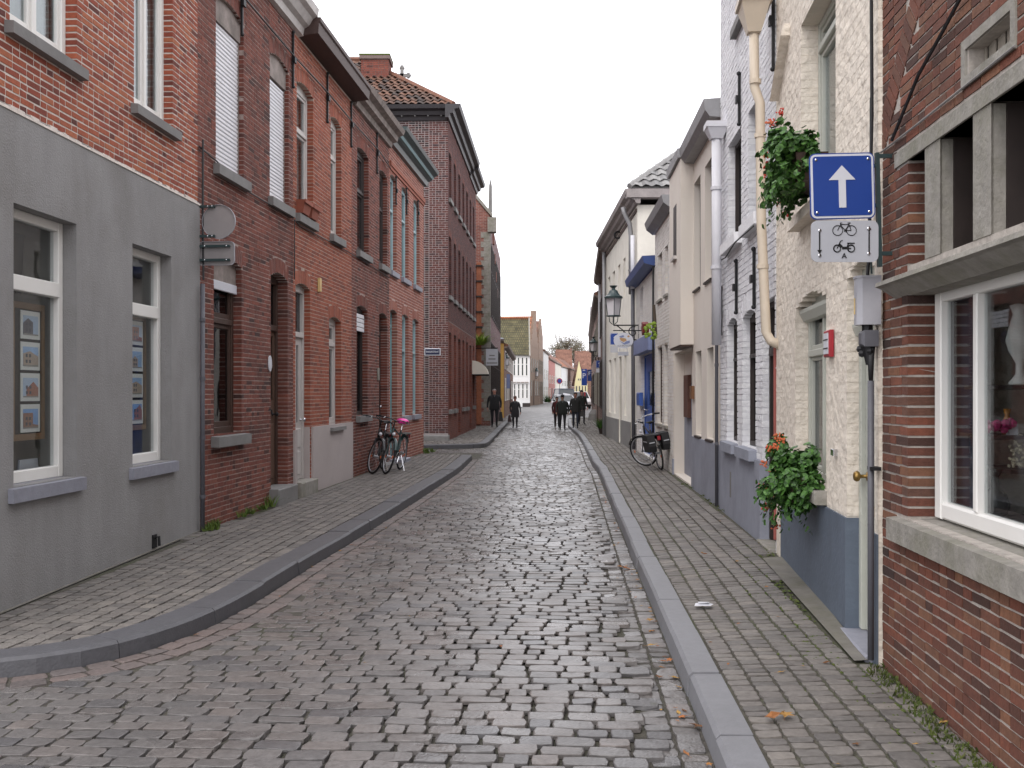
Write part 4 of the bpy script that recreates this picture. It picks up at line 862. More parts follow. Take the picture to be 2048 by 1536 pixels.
k = MB(FB); uu = FB.U(636); zz = FB.Z(636, 570); k.bevbox(uu - .045, uu + .045, .008, .05, zz - .11, zz + .11); k.build('wall_light', M['yellow'], hC)
# dark far house
D1 = fixz(head(FB, 714, 737, (737, 318), (741, 511), rise=.06), upz); D2 = fixz(head(FB, 758.5, 774, (774, 357), (781, 541), rise=.06), upz)
D3 = head(FB, 713, 735, (735, 622), (740, 829), rise=.06); D4 = head(FB, 758, 774, (774, 635), (774, 930), rise=.06, rev=.2)
D1['z1'] = D2['z1'] = (D1['z1'] + D2['z1']) / 2
hD = front('brown_brick_house', 'sooty brown brick house with black framed windows behind the parked bicycles', uC, uD, zE - .05, [D1, D2, D3, D4], 'brickB', 'mortB', 13, thi=.9)
for q in (D1, D2): window(hD, FB, q, 'darkwood', o=-.09, b=.06, trans=[q['z0'] + (q['z1'] - q['z0']) * .62], sash=.04, curtain=1.2, sill=(.07, .08, .13))
w = window(hD, FB, D3, 'darkwood', o=-.1, b=.06, trans=[q['z0']] if 0 else [], gl='glassdim', backing='dark'); add_sill(w, FB, D3, .07, .09, .12, 'stone')
k = MB(FB)
for i in range(4): k.bevbox(D3['u0'] + .02, D3['u1'] - .02, -.075, -.06, D3['z1'] - .42 + i * .085, D3['z1'] - .345 + i * .085)
k.build('blind_or_dark_backing', M['shutter'], w)
leaf_door(hD, FB, D4, 'darkwood', o=-.17, panels=[(.12, .88, .05, .42)], glazed=[(.15, .85, .5, .92)], knob=(.85, .45), pm='chrome', trans=D4['z1'] - .35)
doorstep(hD, FB, D4, .17, .16, .06)
k = MB(FB); k.bevbox(FB.U(755) - .07, FB.U(755) + .07, .008, .03, 1.9, 2.15); k.build('name_plate', M['stonepale'], hD)
# far salmon house with teal woodwork
E1 = fixz(head(FB, 780, 793, (793, 366), (802, 541), rise=.05), upz); E2 = fixz(head(FB, 803, 817, (817, 389), (823, 552), rise=.05), upz); E3 = fixz(head(FB, 827, 839, (839, 410), (844, 565), rise=.05), upz)
E4 = head(FB, 780, 794, (794, 629), (794, 905), rise=.05, rev=.2); E5 = head(FB, 804, 817, (817, 635), (820, 831), rise=.05); E6 = head(FB, 825, 837, (837, 645.5), (842, 826), rise=.05)
zt_ = (E1['z1'] + E2['z1'] + E3['z1']) / 3
for q in (E1, E2, E3): q['z1'] = zt_
E5['z0'] = E6['z0'] = (E5['z0'] + E6['z0']) / 2; E5['z1'] = E6['z1'] = E4['z1'] = (E5['z1'] + E6['z1']) / 2; E4['z0'] = .2
zEE = zE + .06
hE = front('salmon_brick_house', 'salmon brick corner house with teal door and pale teal window frames', uD, uE, zEE, [E1, E2, E3, E4, E5, E6], 'brickE', 'mortE', 14, mixed=1., J=.017, H=.05)
for q in (E1, E2, E3, E5, E6):
    window(hE, FB, q, 'tealpale', o=-.08, b=.06, trans=[q['z0'] + (q['z1'] - q['z0']) * .66], curtain=.8, sill=(.06, .07, .12), sillm='stoneblue')
leaf_door(hE, FB, E4, 'teal', o=-.15, panels=[(.12, .88, .05, .42), (.12, .88, .5, .9)], knob=(.15, .45), pm='iron', trans=E4['z1'] - .3)
doorstep(hE, FB, E4, .2, .3, .08, 'stoneblue')
k = MB(FB); k.box(uD + .02, uE, .002, .05, zEE - .46, zEE - .36); k.box(uD + .02, uE, .002, .028, zEE - .53, zEE - .462); k.build('brick_string_course', M['brickE'], hE)
# eaves of the row
strip_profile(hB, FB, .02, FB.U(600) - .06, [(-.05, zE - .02), (.07, zE + .01), (.09, zE + .11), (.16, zE + .15), (.22, zE + .25), (.29, zE + .29), (.31, zE + .40), (-.05, zE + .40)], 'cornice')
eb = strip_profile(hC, FB, FB.U(597), uC + .12, [(-.05, zE + .01), (.30, zE + .04), (.31, zE + .20), (.335, zE + .22), (.335, zE + .28), (-.05, zE + .28)], 'soffit', 'box_eaves')
strip_profile(hD, FB, uC + .125, uD - .02, [(-.05, zE - .06), (.06, zE - .04), (.09, zE + .05), (.19, zE + .08), (.21, zE + .18), (.32, zE + .22), (.36, zE + .31), (-.05, zE + .31)], 'cornweather')
k = strip_profile(hE, FB, uD, uE + .12, [(-.05, zEE - .02), (.08, zEE + .0), (.11, zEE + .11), (.18, zEE + .14), (.28, zEE + .24), (.37, zEE + .29), (.40, zEE + .36), (-.05, zEE + .36)], 'greendark')
k2 = MB(FB); k2.prism([(.215, zEE + .185), (.22, zEE + .175), (.262, zEE + .218), (.255, zEE + .226)], 0, uD, uE + .122); k2.build('moulding', M['tealpale'], k)
for h_, a, b_, e_, zz in ((hB, 0, uB, .3, zE + .40), (hC, uB, uC, .4, zE + .28), (hD, uC, uD, .3, zE + .31), (hE, uD, uE, .4, zEE + .36)): roof_slope(h_, FB, a + .01, b_ - .01, .05, zz, 3.0, 2.0)
# wall anchors and the cable they carry
ups = [480, 583, 652, 700, 752, 790, 811, 834]
for i, p in enumerate(ups):
    u = FB.U(p); hh = hB if u < uB else hC if u < uC else hD if u < uD else hE
    z_ = zE - .46 if u < uD else zE - .82
    anchor(hh, FB, u, z_, .8 if u < uD else .6)
cable('wall_cable', 'black cable strung along the brick row under the eaves', [(0.05, .055, zE - .30)] + [(FB.U(p), .055, zE - .40 - (.03 if i % 2 else 0)) for i, p in enumerate(ups[:5])] + [(uD - .1, .055, zE - .5)], .012, fr=FB)
cable('wall_cable', 'thin cable running along the brick row at upper sill height', [(-.02, .03, upz + .06), (.5, .03, upz + .02), (1.2, .03, upz - .12), (uB - .1, .03, upz - .13), (uB + .25, .03, upz - .18), (uC - .4, .03, upz - .15), (uC + .9, .03, upz - .16), (uD - .1, .03, upz - .2)], .009, fr=FB)
cable('wall_cable', 'short cable falling from the sill cable to the oak door', [(uB - .03, .03, upz - .13), (uB - .04, .035, 3.3), (uB - .05, .03, B4['z1'] + .3)], .008, fr=FB)
cable('wall_cable', 'black cable down the joint beside the grey plaster', [(.03, .05, upz + .15), (.025, .05, 3.5), (.02, .06, 2.9)], .012, fr=FB)

# ---- signs seen from behind on the plaster corner
def back_sign(name, label, cat, fr, u, oc, zc, w, h, rnd, bars, bent):
    t = thing(name, label, cat, fr.w((u, oc, zc - h / 2))); b = MB(fr)
    if rnd: P = [(oc + w / 2 * math.cos(a), zc + h / 2 * math.sin(a)) for a in np.linspace(0, 2 * math.pi, 33)[:-1]]
    else:
        P = []; r = .05
        for cx, cz, a0 in ((oc + w / 2 - r, zc + h / 2 - r, 0), (oc - w / 2 + r, zc + h / 2 - r, 90), (oc - w / 2 + r, zc - h / 2 + r, 180), (oc + w / 2 - r, zc - h / 2 + r, 270)):
            P += [(cx + r * math.cos(R(a0 + k * 22.5)), cz + r * math.sin(R(a0 + k * 22.5))) for k in range(5)]
    b.prism(P, 0, u, u + .004); b.build('panel', M['signgrey'], t)
    e = MB(fr); m = len(P)
    for i in range(m):
        p, q = P[i], P[(i + 1) % m]; s = 1 - .03
        c = lambda z: (oc + (z[0] - oc) * s, zc + (z[1] - zc) * s)
        e.add([(u - .018, *p), (u - .018, *q), (u + .006, *q), (u + .006, *p), (u - .018, *c(p)), (u - .018, *c(q))], [(0, 1, 2, 3), (0, 4, 5, 1)])
    e.build('rim', M['metalgrey'], t)
    for z in bars:
        k = MB(fr); k.box(u - .045, u - .019, .0, bent, z - .014, z + .014); bo = k.build('bracket', M['greendark'], t)
        for x in (oc - w * .3, min(bent - .03, oc + w * .3)):
            k = MB(fr); k.ball((u - .048, x, z), .009, 6, 4); k.build('bolt', M['chrome'], bo)
us = FB.U(410, .2)
yS = FB.Z(433, 440, .2); us = .03
bz = [FB.Z(415, p, .15) for p in (410, 470, 490, 518)]
back_sign('round_sign', 'round traffic sign seen from its bare grey back on the plaster corner', 'sign', FB, us, .235, (bz[0] + bz[1]) / 2, .38, .38, True, bz[:2], .20)
back_sign('rectangular_sign', 'small rectangular sign plate seen from its grey back below the round one', 'sign', FB, us, .21, (bz[2] + bz[3]) / 2, .41, .265, False, bz[2:], .37)

# ---- F: tall dark brick corner block beyond the side street
sF = (1110 - 1024) / FPX
FF = Frame((-2.04, 32.7), (-2.04 + sF * 11.4, 44.1), -1); FS = Frame((-2.04 - 11, 32.7 + .4), (-2.04, 32.7), -1)
zF = 10.34
def fwin(p0, p1, zs, zt):
    return op(FF.U(p0), FF.U(p1), zs, zt, .06, .12)
zr = [(7.9, 9.35), (4.78, 6.65), (1.1, 3.55)]
opsF = []; nW = 7
for zi, (a, b_) in enumerate(zr):
    for i in range(nW):
        uc = .62 + i * 1.6
        if zi == 2 and i in (2, 5): continue
        opsF.append(op(uc - .38, uc + .38, a, b_, .06, .14))
door1 = op(.62 + 2 * 1.6 - .45, .62 + 2 * 1.6 + .45, .2, 3.5, .06, .2); door2 = op(.62 + 5 * 1.6 - .45, .62 + 5 * 1.6 + .45, .2, 3.5, .06, .2); opsF += [door1, door2]
hF = thing('dark_corner_block', 'tall dark brick corner block of three storeys with hipped tiled roof', 'building', (*FF.w((3, -2, 0))[:2], 0))
wF = wall_mesh(hF, FF, 0, FF.len, -.05, zF, opsF, M['mortF2'], depth=10.)
lay_bricks(wF, FF, .01, FF.len, .02, 3.95, opsF, M['brickB'], seed=21, arch=True, thi=.95, proud=.003, mixed=1., tlo=.4); lay_bricks(wF, FF, .01, FF.len, 3.96, zF, [q for q in opsF if q['z0'] > 4], M['brickF'], seed=24, arch=True, thi=.85, proud=.003, mixed=1., tlo=.3)
wS = wall_mesh(hF, FS, 0, FS.len, -.05, zF, [], M['mortF'])
lay_bricks(wS, FS, FS.len - 5.5, FS.len - .62, .35, zF, [], M['brickF'], seed=22, L=.19, H=.055, J=.017, proud=.002, mixed=.75, thi=.55)
lay_bricks(wS, FS, FS.len - .6, FS.len + .004, .35, zF, [], M['brickF'], seed=23, L=.19, H=.055, J=.016, proud=.004, mixed=.5, tlo=.35)
for q in opsF:
    if q is door1 or q is door2: leaf_door(hF, FF, q, 'darkwood', o=-.17, panels=[(.1, .9, .05, .45), (.1, .9, .5, .9)], trans=2.9); continue
    window(hF, FF, q, 'darkwood' if q['z0'] > 2 else 'brownwood', o=-.1, b=.06, trans=[q['z0'] + (q['z1'] - q['z0']) * .65], sill=(.10, .08, .14), sillm='stone', gl='glass')
k = MB(FS); k.bevbox(FS.len - 2.6, FS.len + .05, -.05, .16, .0, .30, .04); k.build('corner_plinth', M['stone'], hF)
prof = lambda z: [(-.05, z), (.06, z), (.10, z + .12), (.20, z + .14), (.24, z + .26), (.40, z + .30), (.44, z + .42), (-.05, z + .42)]
cb = mat('black_cornice_paint', (.035, .032, .036), var=.15, rough=.5)
strip_profile(hF, FF, -.44, 8.0, prof(zF - .02), cb); strip_profile(hF, FF, 8.02, FF.len + .3, [(o_ * .9, z_ - .10) for o_, z_ in prof(zF - .02)], cb); strip_profile(hF, FS, FS.len - 8, FS.len + .05, prof(zF - .021), cb)
k = MB(FS)
for i in range(8): k.ball((FS.len - .2 - i * .42, .17, zF + .1), .03, 6, 4)
k.build('cornice_boss', M['stone'], hF)
# hipped roof of individually laid tiles on the face that shows
ze = zF + .40; yA, xa = 36.9, -5.4; zr_ = ze + 2.85
rf = MB(); P = [(-12.5, 32.5, ze), (-1.85, 32.4, ze), (xa, yA, zr_), (-12.5, yA, zr_), (-12.5, 41.2, ze), (-1.5, 41.2, ze)]
rf.add(P, [(0, 1, 2, 3), (1, 5, 2), (3, 2, 5, 4), (0, 3, 4), (0, 4, 5, 1)]); roofF = rf.build('roof', M['tile'], hF)
a0, a1, a3 = Vector(P[0]), Vector(P[1]), Vector(P[3]); vx = Vector((1, 0, 0)); vs = (Vector((a1.x, yA, zr_)) - a1); sl = vs.length; vs.normalize(); nn = vx.cross(vs)
tl = MB(); n_t = 0; first_tiles = []
tv = [(-.5, 0), (-.25, .045), (0, .03), (.25, -.01), (.5, .0)]
cache = []
for vv in range(5):
    t_ = MB(); pts = []
    for s_ in (0, .34):
        for x, h in tv: pts.append(tuple(vx * x * .25 + vs * s_ + nn * (h + (.045 if s_ == 0 else .01))))
    t_.add(pts, [(i, i + 1, 6 + i, 5 + i) for i in range(4)], vv / 4); me = t_.build('roof_tile', M['tile'], None, fixn=False, origin=(0, 0, 0)); cache.append(me.data); bpy.data.objects.remove(me)
rg_ = random.Random(5); cnt = 0; rest_ = []
for j in range(int(sl / .3)):
    s_ = j * .3; xl = a1.x + (xa - a1.x) * s_ / sl; x = xl - .1 - (j % 2) * .06
    while x > -9.0:
        p = a1 + vs * s_; p.x = x
        px, py = 1024 + FPX * p.x / p.y, HZ - FPX * (p.z - CH) / p.y
        if px > 690 and cnt < 300:
            ob = bpy.data.objects.new('roof_tile', rg_.choice(cache)); COL.objects.link(ob); ob.parent = roofF; ob.location = p - wloc(roofF); cnt += 1
        x -= .235
hp = MB(); hp.tube([(P[1][0], P[1][1], P[1][2] + .03), (xa, yA, zr_ + .05)], .09, 6); hp.tube([(xa, yA, zr_ + .05), (-12.5, yA, zr_ + .05)], .09, 6); hp.build('ridge_tiles', M['ridge'], roofF)
# chimney
FCx = (757 - 1024) / FPX * 36.; cz = CH + (HZ - 111) / FPX * 35.
ck = MB(); cw = .46
ck.box(FCx - cw, FCx + cw, 35.0, 35.9, ze, cz - .12); ck.box(FCx - cw - .06, FCx + cw + .06, 34.94, 35.96, cz - .12, cz); chs = ck.build('chimney', M['mortF2'], hF)
FCk = Frame((FCx - cw, 35.0), (FCx + cw, 35.0), -1); lay_bricks(chs, FCk, -.008, 2 * cw + .008, ze + .2, cz - .13, [], M['brickB'], seed=9, L=.19, H=.055, J=.012, solid_reveal=False)
FCr = Frame((FCx + cw, 35.0), (FCx + cw, 35.9), -1); lay_bricks(chs, FCr, .003, .9, ze + .2, cz - .13, [], M['brickB'], seed=10, solid_reveal=False)
cap = MB(); cap.box(FCx - cw - .07, FCx + cw + .07, 34.93, 35.97, cz + .001, cz + .05); cap.build('moss_cap', M['moss'], chs)
# dormer hip behind and the stone cross on its gable
dd = MB(); yD = 42.; f_ = lambda px, py, Y=yD: ((px - 1024) / FPX * Y, Y, CH + (HZ - py) / FPX * Y)
A_, B_, C_ = f_(812, 176), f_(833, 172), f_(862, 205); D_ = (A_[0], yD + 3, A_[2] - 1.2)
dd.add([A_, B_, C_, (A_[0], yD, C_[2] - .5), (A_[0], yD + 4, C_[2] - .5), (C_[0], yD + 4, C_[2] - .5), (C_[0], yD, C_[2] - .5)], [(0, 1, 2, 6, 3), (0, 3, 4), (1, 5, 2), (2, 5, 6), (0, 4, 5, 1), (3, 6, 5, 4)]); dd.build('rear_roof', M['tile'], hF)
cx, cy_, cz_ = f_(804, 151, 43.); c = MB(); a_ = .40
def arm(dx, dz, l):
    w = .07; c.box(cx + min(0, dx * l) - (w if dx == 0 else 0), cx + max(0, dx * l) + (w if dx == 0 else 0), cy_ - .05, cy_ + .05, cz_ + min(0, dz * l) - (w if dz == 0 else 0), cz_ + max(0, dz * l) + (w if dz == 0 else 0))
    ex, ez = cx + dx * l, cz_ + dz * l
    for qx, qz in ((dx, dz), (dz, dx), (-dz, -dx)): c.ball((ex + qx * .045, cy_, ez + qz * .06), .075, 7, 5)
arm(1, 0, .27); arm(-1, 0, .27); arm(0, 1, .31); c.box(cx - .055, cx + .055, cy_ - .05, cy_ + .05, cz_ - .55, cz_ + .001); c.box(cx - .1, cx + .1, cy_ - .1, cy_ + .1, cz_ - 1.6, cz_ - .36); c.ball((cx, cy_, cz_ - .28), .10, 8, 5)
tag(c.build('stone_cross', M['stone'], None), 'grey stone cross with clover ends standing above the tiled roof', 'cross')
# street name plate
t = thing('street_name_plate', 'dark blue street name plate with white border on the corner block', 'street sign', FS.w((FS.len - .55, .01, 2.9)))
x0, x1 = FS.U(849, .03), FS.U(881, .03); z0, z1 = FS.Z(865, 711, .03), FS.Z(865, 696.5, .03)
k = MB(FS); k.bevbox(x0, x1, .012, .03, z0, z1, .01); k.build('border', M['signwhite'], t)
k = MB(FS); k.bevbox(x0 + .022, x1 - .025, .029, .034, z0 + .025, z1 - .025, .003); k.build('panel', mat('navy_enamel', (.012, .018, .05), rough=.35), t)
ang = math.atan2(FS.d[1], FS.d[0])
letters(t, 'BAKKERSSTRAAT', .085, FS.w(((x0 + x1) / 2, .037, (z0 + z1) / 2)), (R(90), 0, ang), M['signwhite'], sx=.62)
# ------------------------------------------------------------------ right-hand row
sH = (1150 - 1024) / FPX
FH = Frame((2.06 - sH * 3.9, 5.684 - 3.9), (2.06, 5.684), 1)
hH = thing('brick_shop', 'brick corner shop with stone mullioned upper lights and wide display window', 'shop', (*FH.w((FH.len / 2, 0, 0))[:2], 0))
zs = FH.Z(1794, 1042, .05)                              # top of the stone sill
zl0, zl1 = FH.Z(1790, 340), FH.Z(1790, 312)             # stone lintel band
zc = FH.Z(1797, 545, .14)                               # lip of the drip ledge
uj = FH.U(1817); um1 = (FH.U(1853), FH.U(1880)); um2 = (FH.U(1950), FH.U(1982)); ul = FH.U(1793)
zu0 = FH.Z(1817, 532)
shopw = op(.25, uj, zs + .012, zc - .08, rev=.22); lights = [op(um1[0] + .0, uj, zu0, zl0, rev=.26), op(um2[0], um1[1], zu0, zl0, rev=.26), op(.25, um2[1], zu0, zl0, rev=.26)]
band_all = op(.25, uj, zu0, zl0, rev=.26)
vent = op(FH.U(2024), FH.U(1938), FH.Z(1938, 170), FH.Z(1938, 98), rev=.10)
stone_hole = [op(-.2, ul, zs - .12, zs + .01, rev=.1), op(-.2, ul, zl0 - .0, zl1, rev=.1), op(-.2, uj + .02, zu0 - .1, zu0, rev=.1), op(FH.U(2038), FH.U(1926), FH.Z(1926, 182), FH.Z(1926, 84), rev=.05)]
topH = 6.4
wH = wall_mesh(hH, FH, 0, FH.len, -.05, topH, [shopw, band_all, vent], M['mortH'], depth=4.)
# the relieving arch of upright bricks
def arcz(u): x = (FH.len - .02 - u); return FH.Z(1800, 285) + 1.08 * x - .17 * x * x
skip = lambda u, z: arcz(u) - .02 < z < arcz(u) + .20 and z > zl1
lay_bricks(wH, FH, 0, FH.len - .003, .02, topH, [shopw, band_all] + stone_hole, M['brickH'], nparts=300, seed=31, L=.185, H=.042, J=.010, proud=.003, mixed=.45, arch=False, jit=.003, skip=skip, thi=1.)
ab = MB(FH); u = FH.len - .03; rg_ = random.Random(8); hb_ = []
while u > .05:
    z = arcz(u); sl = 1.08 - .34 * (FH.len - .02 - u); w = .05 / math.sqrt(1 + sl * sl) * 1.0; L_ = .19
    if z + .2 < topH:
        dx, dz = -1 / math.sqrt(1 + sl * sl), sl / math.sqrt(1 + sl * sl); nx, nz = dz, -dx
        pr = .006 + rg_.uniform(0, .004); p = [(u, z), (u + dx * .052, z + dz * .052)]; q = [(a + nx * L_ * .9, b + nz * L_ * .9) for a, b in p]
        k = MB(FH); k.hexa([(p[0][0], -.02, p[0][1]), (q[0][0], -.02, q[0][1]), (p[0][0], pr, p[0][1]), (q[0][0], pr, q[0][1]), (p[1][0], -.02, p[1][1]), (q[1][0], -.02, q[1][1]), (p[1][0], pr, p[1][1]), (q[1][0], pr, q[1][1])], rg_.uniform(.1, .9)); k.build('brick', M['brickH'], wH)
    u -= .063 / math.sqrt(1 + sl * sl)
# dressed stone
k = MB(FH); k.hexa([(0, -.24, zs - .115), (0, -.24, zs + .03), (0, .055, zs - .115), (0, .055, zs), (ul, -.24, zs - .115), (ul, -.24, zs + .03), (ul, .055, zs - .115), (ul, .055, zs)]); k.build('stone_sill', M['stonepale'], hH)
for a, b_ in ((0, um2[1] - .02), (um2[1] - .018, um1[1] - .02), (um1[1] - .018, ul)):
    k = MB(FH); k.box(a, b_, -.26, .012, zl0, zl1); k.build('stone_lintel', M['stonepale'], hH)
for a, b_ in (um1, um2):
    k = MB(FH); k.prism([(a, -.06), (a, -.01), (a + .012, .004), (b_ - .012, .004), (b_, -.01), (b_, -.06)], 2, zu0 + .001, zl0 - .001); k.build('stone_mullion', M['stonepale'], hH); k = MB(FH); k.box(a - .004, b_ - .01, -.26, -.061, zu0 + .001, zl0 - .001); k.build('dark_post', M['darkwood'], hH)
k = MB(FH); k.prism([(-.26, zu0 + .0), (.01, zu0 - .03), (.105, zc), (.11, zc - .022), (.085, zc - .03), (.0, zc - .085), (-.26, zc - .085)], 0, 0, ul + .01); k.build('drip_ledge', M['stonepale'], hH)
for i, q in enumerate(lights):
    k = MB(FH); a, b_ = q['u0'] + (.0 if i == 2 else .08), q['u1'] - (.08 if i else .0)
    w_ = window(hH, FH, op(a, b_, zu0, zl0), 'greywood', o=-.25, b=.045, gl='glassdim', name='upper_light', backing='dark')
# small vent window in its stone frame
u0, u1, z0, z1 = FH.U(2036), FH.U(1927), FH.Z(1927, 181), FH.Z(1927, 86)
k = MB(FH); t_ = .045
k.box(u0, u1, -.1, .012, z1 - t_, z1); k.box(u0, u1, -.1, .012, z0, z0 + t_); k.box(u0, u0 + t_, -.1, .012, z0 + t_, z1 - t_); k.box(u1 - t_, u1, -.1, .012, z0 + t_, z1 - t_); sv = k.build('stone_window_frame', M['stonepale'], hH)
k = MB(FH); n_ = 10
for i in range(n_):
    a = u0 + t_ + (u1 - u0 - 2 * t_) * i / n_; b_ = u0 + t_ + (u1 - u0 - 2 * t_) * (i + .86) / n_; k.box(a, b_, -.075 + .006 * (i % 2), -.07 + .006 * (i % 2), z0 + t_, z1 - t_)
k.build('vertical_blind', mat('beige_blind', (.30, .27, .23), var=.1, rough=.8), sv)
# shop window frame
w0, w1 = FH.U(1873, -.17), FH.U(1945, -.17); zt = shopw['z1']; z0 = zs + .03
f = MB(FH); o = -.115
uf1 = uj - .045
f.bevbox(uf1 - .085, uf1, -.165, o, z0, zt); um_ = FH.U(1951, -.12); f.bevbox(um_ - .022, um_ + .022, -.165, o, z0 + .085, zt - .05); f.bevbox(.25, uf1 - .085, -.165, o - .002, z0, z0 + .085, .012); f.bevbox(.25, uf1 - .085, -.165, o - .002, zt - .05, zt)
fw = f.build('shop_window', M['white'], hH)
for a, b_ in ((um_ + .02, uf1 - .083), (.25, um_ - .02)):
    k = MB(FH); k.box(a, b_, -.155, -.149, z0 + .08, zt - .045); k.build('pane', M['glassclear'], fw)
k = MB(FH); k.box(.25, uj, -.23, -.16, zt + .001, zt + .07); k.build('recess_shade_strip', M['darkwood'], hH)  # dark strip stands in for the shaded recess under the drip ledge
k = MB(FH); k.box(uj - .0445, uj - .006, -.24, -.14, z0, zt); k.build('gap_shade_strip', M['darkwood'], hH)  # fills the gap beside the frame; the gap's shade is put into its colour
k = MB(FH); k.box(um_ + .27, uf1 + .3, -.24, -.225, z0, zt); k.build('navy_curtain', mat('navy_cloth', (.02, .028, .05), var=.15, rough=.9), hH)
k = MB(FH); k.box(0.2, uj + .3, -2.2, -2.17, .2, 2.6); k.box(.2, uj + .9, -2.2, -.3, z0 - .06, z0 - .03); k.build('shop_floor_and_back', mat('brown_shop_wall', (.10, .06, .04), var=.3, rough=.9), hH)
cable('wall_cable', 'sagging black cable across the upright brick arch of the shop', [(FH.U(1795), .03, FH.Z(1798, 278)), (FH.U(1850), .03, FH.Z(1850, 148)), (FH.U(1900), .03, FH.Z(1900, 60)), (FH.U(1975), .03, FH.Z(1975, -80))], .009, fr=FH)
cable('wall_cable', 'thin grey cable running just above the stone lintel of the shop', [(FH.U(1769), .02, FH.Z(1769, 305)), (FH.U(1850), .02, FH.Z(1850, 243)), (FH.U(2040), .02, FH.Z(2040, 92))], .006, 'cablegrey', fr=FH)
# shop-window goods
def good(name, label, cat, px, py, dep, h, build):
    Y = dep; x = (px - 1024) / FPX * Y; zb = CH + (HZ - py) / FPX * Y; t = thing(name, label, cat, (x, Y, zb)); build(t, x, Y, zb, h); return t
gx = lambda px, Y: (px - 1024) / FPX * Y
glz = mat('dark_glaze', (.03, .03, .028), rough=.2); porc = mat('white_porcelain', (.6, .6, .58), rough=.3)
shm = M['darkwood']
def shelf(label, py, Y, a, b_):
    k = MB(); z = CH + (HZ - py) / FPX * Y; k.box(gx(a, Y), gx(b_, Y), Y - .06, Y + .30, z - .02, z); return tag(k.build('display_shelf', shm, None), label, 'shelf'), z
Yg = 4.78
sh1, zsh1 = shelf('upper dark display shelf inside the shop window', 770, Yg, 1985, 2075); sh2, zsh2 = shelf('middle dark display shelf carrying the pink flowers in the shop window', 870, Yg, 1975, 2075); sh3, zsh3 = shelf('lower dark display shelf inside the shop window', 938, Yg, 2010, 2075)
k = MB(); k.lathe((gx(2040, Yg), Yg, zsh1), [(.045, 0), (.05, .01), (.02, .05), (.018, .1), (.05, .16), (.062, .21), (.045, .28), (.03, .33), (.045, .37), (.02, .38)], 16); tag(k.build('porcelain_ewer', porc, None, smooth=True), 'white flowered porcelain ewer on the upper shop shelf', 'vase')
k = MB(); rr = random.Random(2)
for i in range(26): k.ball((gx(1998, Yg) + rr.uniform(-.06, .06), Yg + rr.uniform(-.04, .06), zsh2 + .035 + rr.uniform(-.02, .03)), rr.uniform(.012, .022), 6, 4)
tag(k.build('pink_flowers', mat('magenta_petal', (.42, .03, .14), var=.3, rough=.6), None), 'low bunch of magenta pink flowers on the middle shop shelf', 'flowers')
k = MB(); zz = CH + (HZ - 1035) / FPX * Yg; k.lathe((gx(1990, Yg), Yg, zz), [(.03, 0), (.055, .02), (.066, .06), (.05, .11), (.02, .14), (.016, .19), (.035, .225), (.03, .23)], 18); tag(k.build('round_vase', glz, None, smooth=True), 'dark round bellied vase with narrow neck low in the shop window', 'vase')
k = MB(); k.box(gx(1965, Yg), gx(2075, Yg), Yg - .1, Yg + .35, zz - .03, zz - .001); tag(k.build('display_plinth', shm, None), 'dark low display base under the round vase in the shop window', 'display stand')
k = MB()
for i in range(60): k.ball((gx(2030, Yg) + rr.uniform(-.02, .05), Yg + rr.uniform(-.03, .03), zsh3 + .008 + rr.uniform(0, .15)), .008, 5, 3)
tag(k.build('bead_string', mat('pale_bead', (.5, .45, .33), rough=.3), None), 'heap of pale beads on the lower shop shelf', 'beads')
k = MB(); k.box(gx(2018, Yg), gx(2036, Yg), Yg, Yg + .03, zsh2, zsh2 + .05); tag(k.build('price_card', M['signwhite'], None), 'small white price card on the middle shop shelf', 'card')
k = MB(); k.lathe((gx(2035, Yg), Yg + .1, zsh2), [(.02, 0), (.022, .06), (.01, .09), (.018, .12)], 10); tag(k.build('amber_bottle', mat('amber_glaze', (.4, .16, .03), rough=.2), None, smooth=True), 'amber bottle behind the price card on the middle shop shelf', 'bottle')

# ---- I: cream painted house with door and flower boxes
FI = Frame((2.034, 5.688), (2.42, 9.38), 1)
I_d = op(FI.U(1750), FI.U(1694), .16, FI.Z(1694, 556), rise=.06, rev=.16)
I_w = op(FI.U(1653), FI.U(1591), .97, FI.Z(1591, 622), rise=.09, rev=.15)
I_u = op(FI.U(1672), FI.U(1602), FI.Z(1610, 432), 4.55, rev=.18)
topI = 6.6
hI = thing('cream_house', 'rough cream painted house with slate blue plinth and red geraniums', 'house', (*FI.w((FI.len / 2, 0, 0))[:2], .1))
zpi = FI.Z(1690, 1033)
wI = wall_mesh(hI, FI, 0, FI.len, 0, topI, [I_d, I_w, I_u], M['mortI'], depth=4.)
lay_bricks(wI, FI, .002, FI.len - .003, zpi + .01, topI, [I_d, I_w, I_u], M['brickI'], seed=41, L=.20, H=.062, J=.003, proud=.0006, mixed=.5, jit=.0012, arch=False)
for a, b_ in ((0.002, I_d['u0'] - .0), (I_d['u1'], FI.len - .33)):
    k = MB(FI); k.box(a, b_, .0, .014, .02, zpi); k.box(b_ - .0 if a < .01 else a - .014, (b_ + .006) if a < .01 else a, -.25, .014, .02, zpi); k.build('plinth', M['plinthI'], hI)
leaf_door(hI, FI, I_d, 'greydoor', o=-.10, panels=[(.12, .88, .08, .10)], knob=(.9, .53), trans=FI.Z(1735, 664, -.1), letter=(.45, .42, 'brass'), fm='greydoor')
k = MB(FI); zz = FI.Z(1733, 664, -.14); k.prism([(-.10, zz - .05), (-.05, zz - .03), (-.03, zz + .02), (-.03, zz + .04), (-.10, zz + .05)], 0, I_d['u0'] + .01, I_d['u1'] - .01); k.build('door_cornice', M['greydoor'], hI)
k = MB(FI)
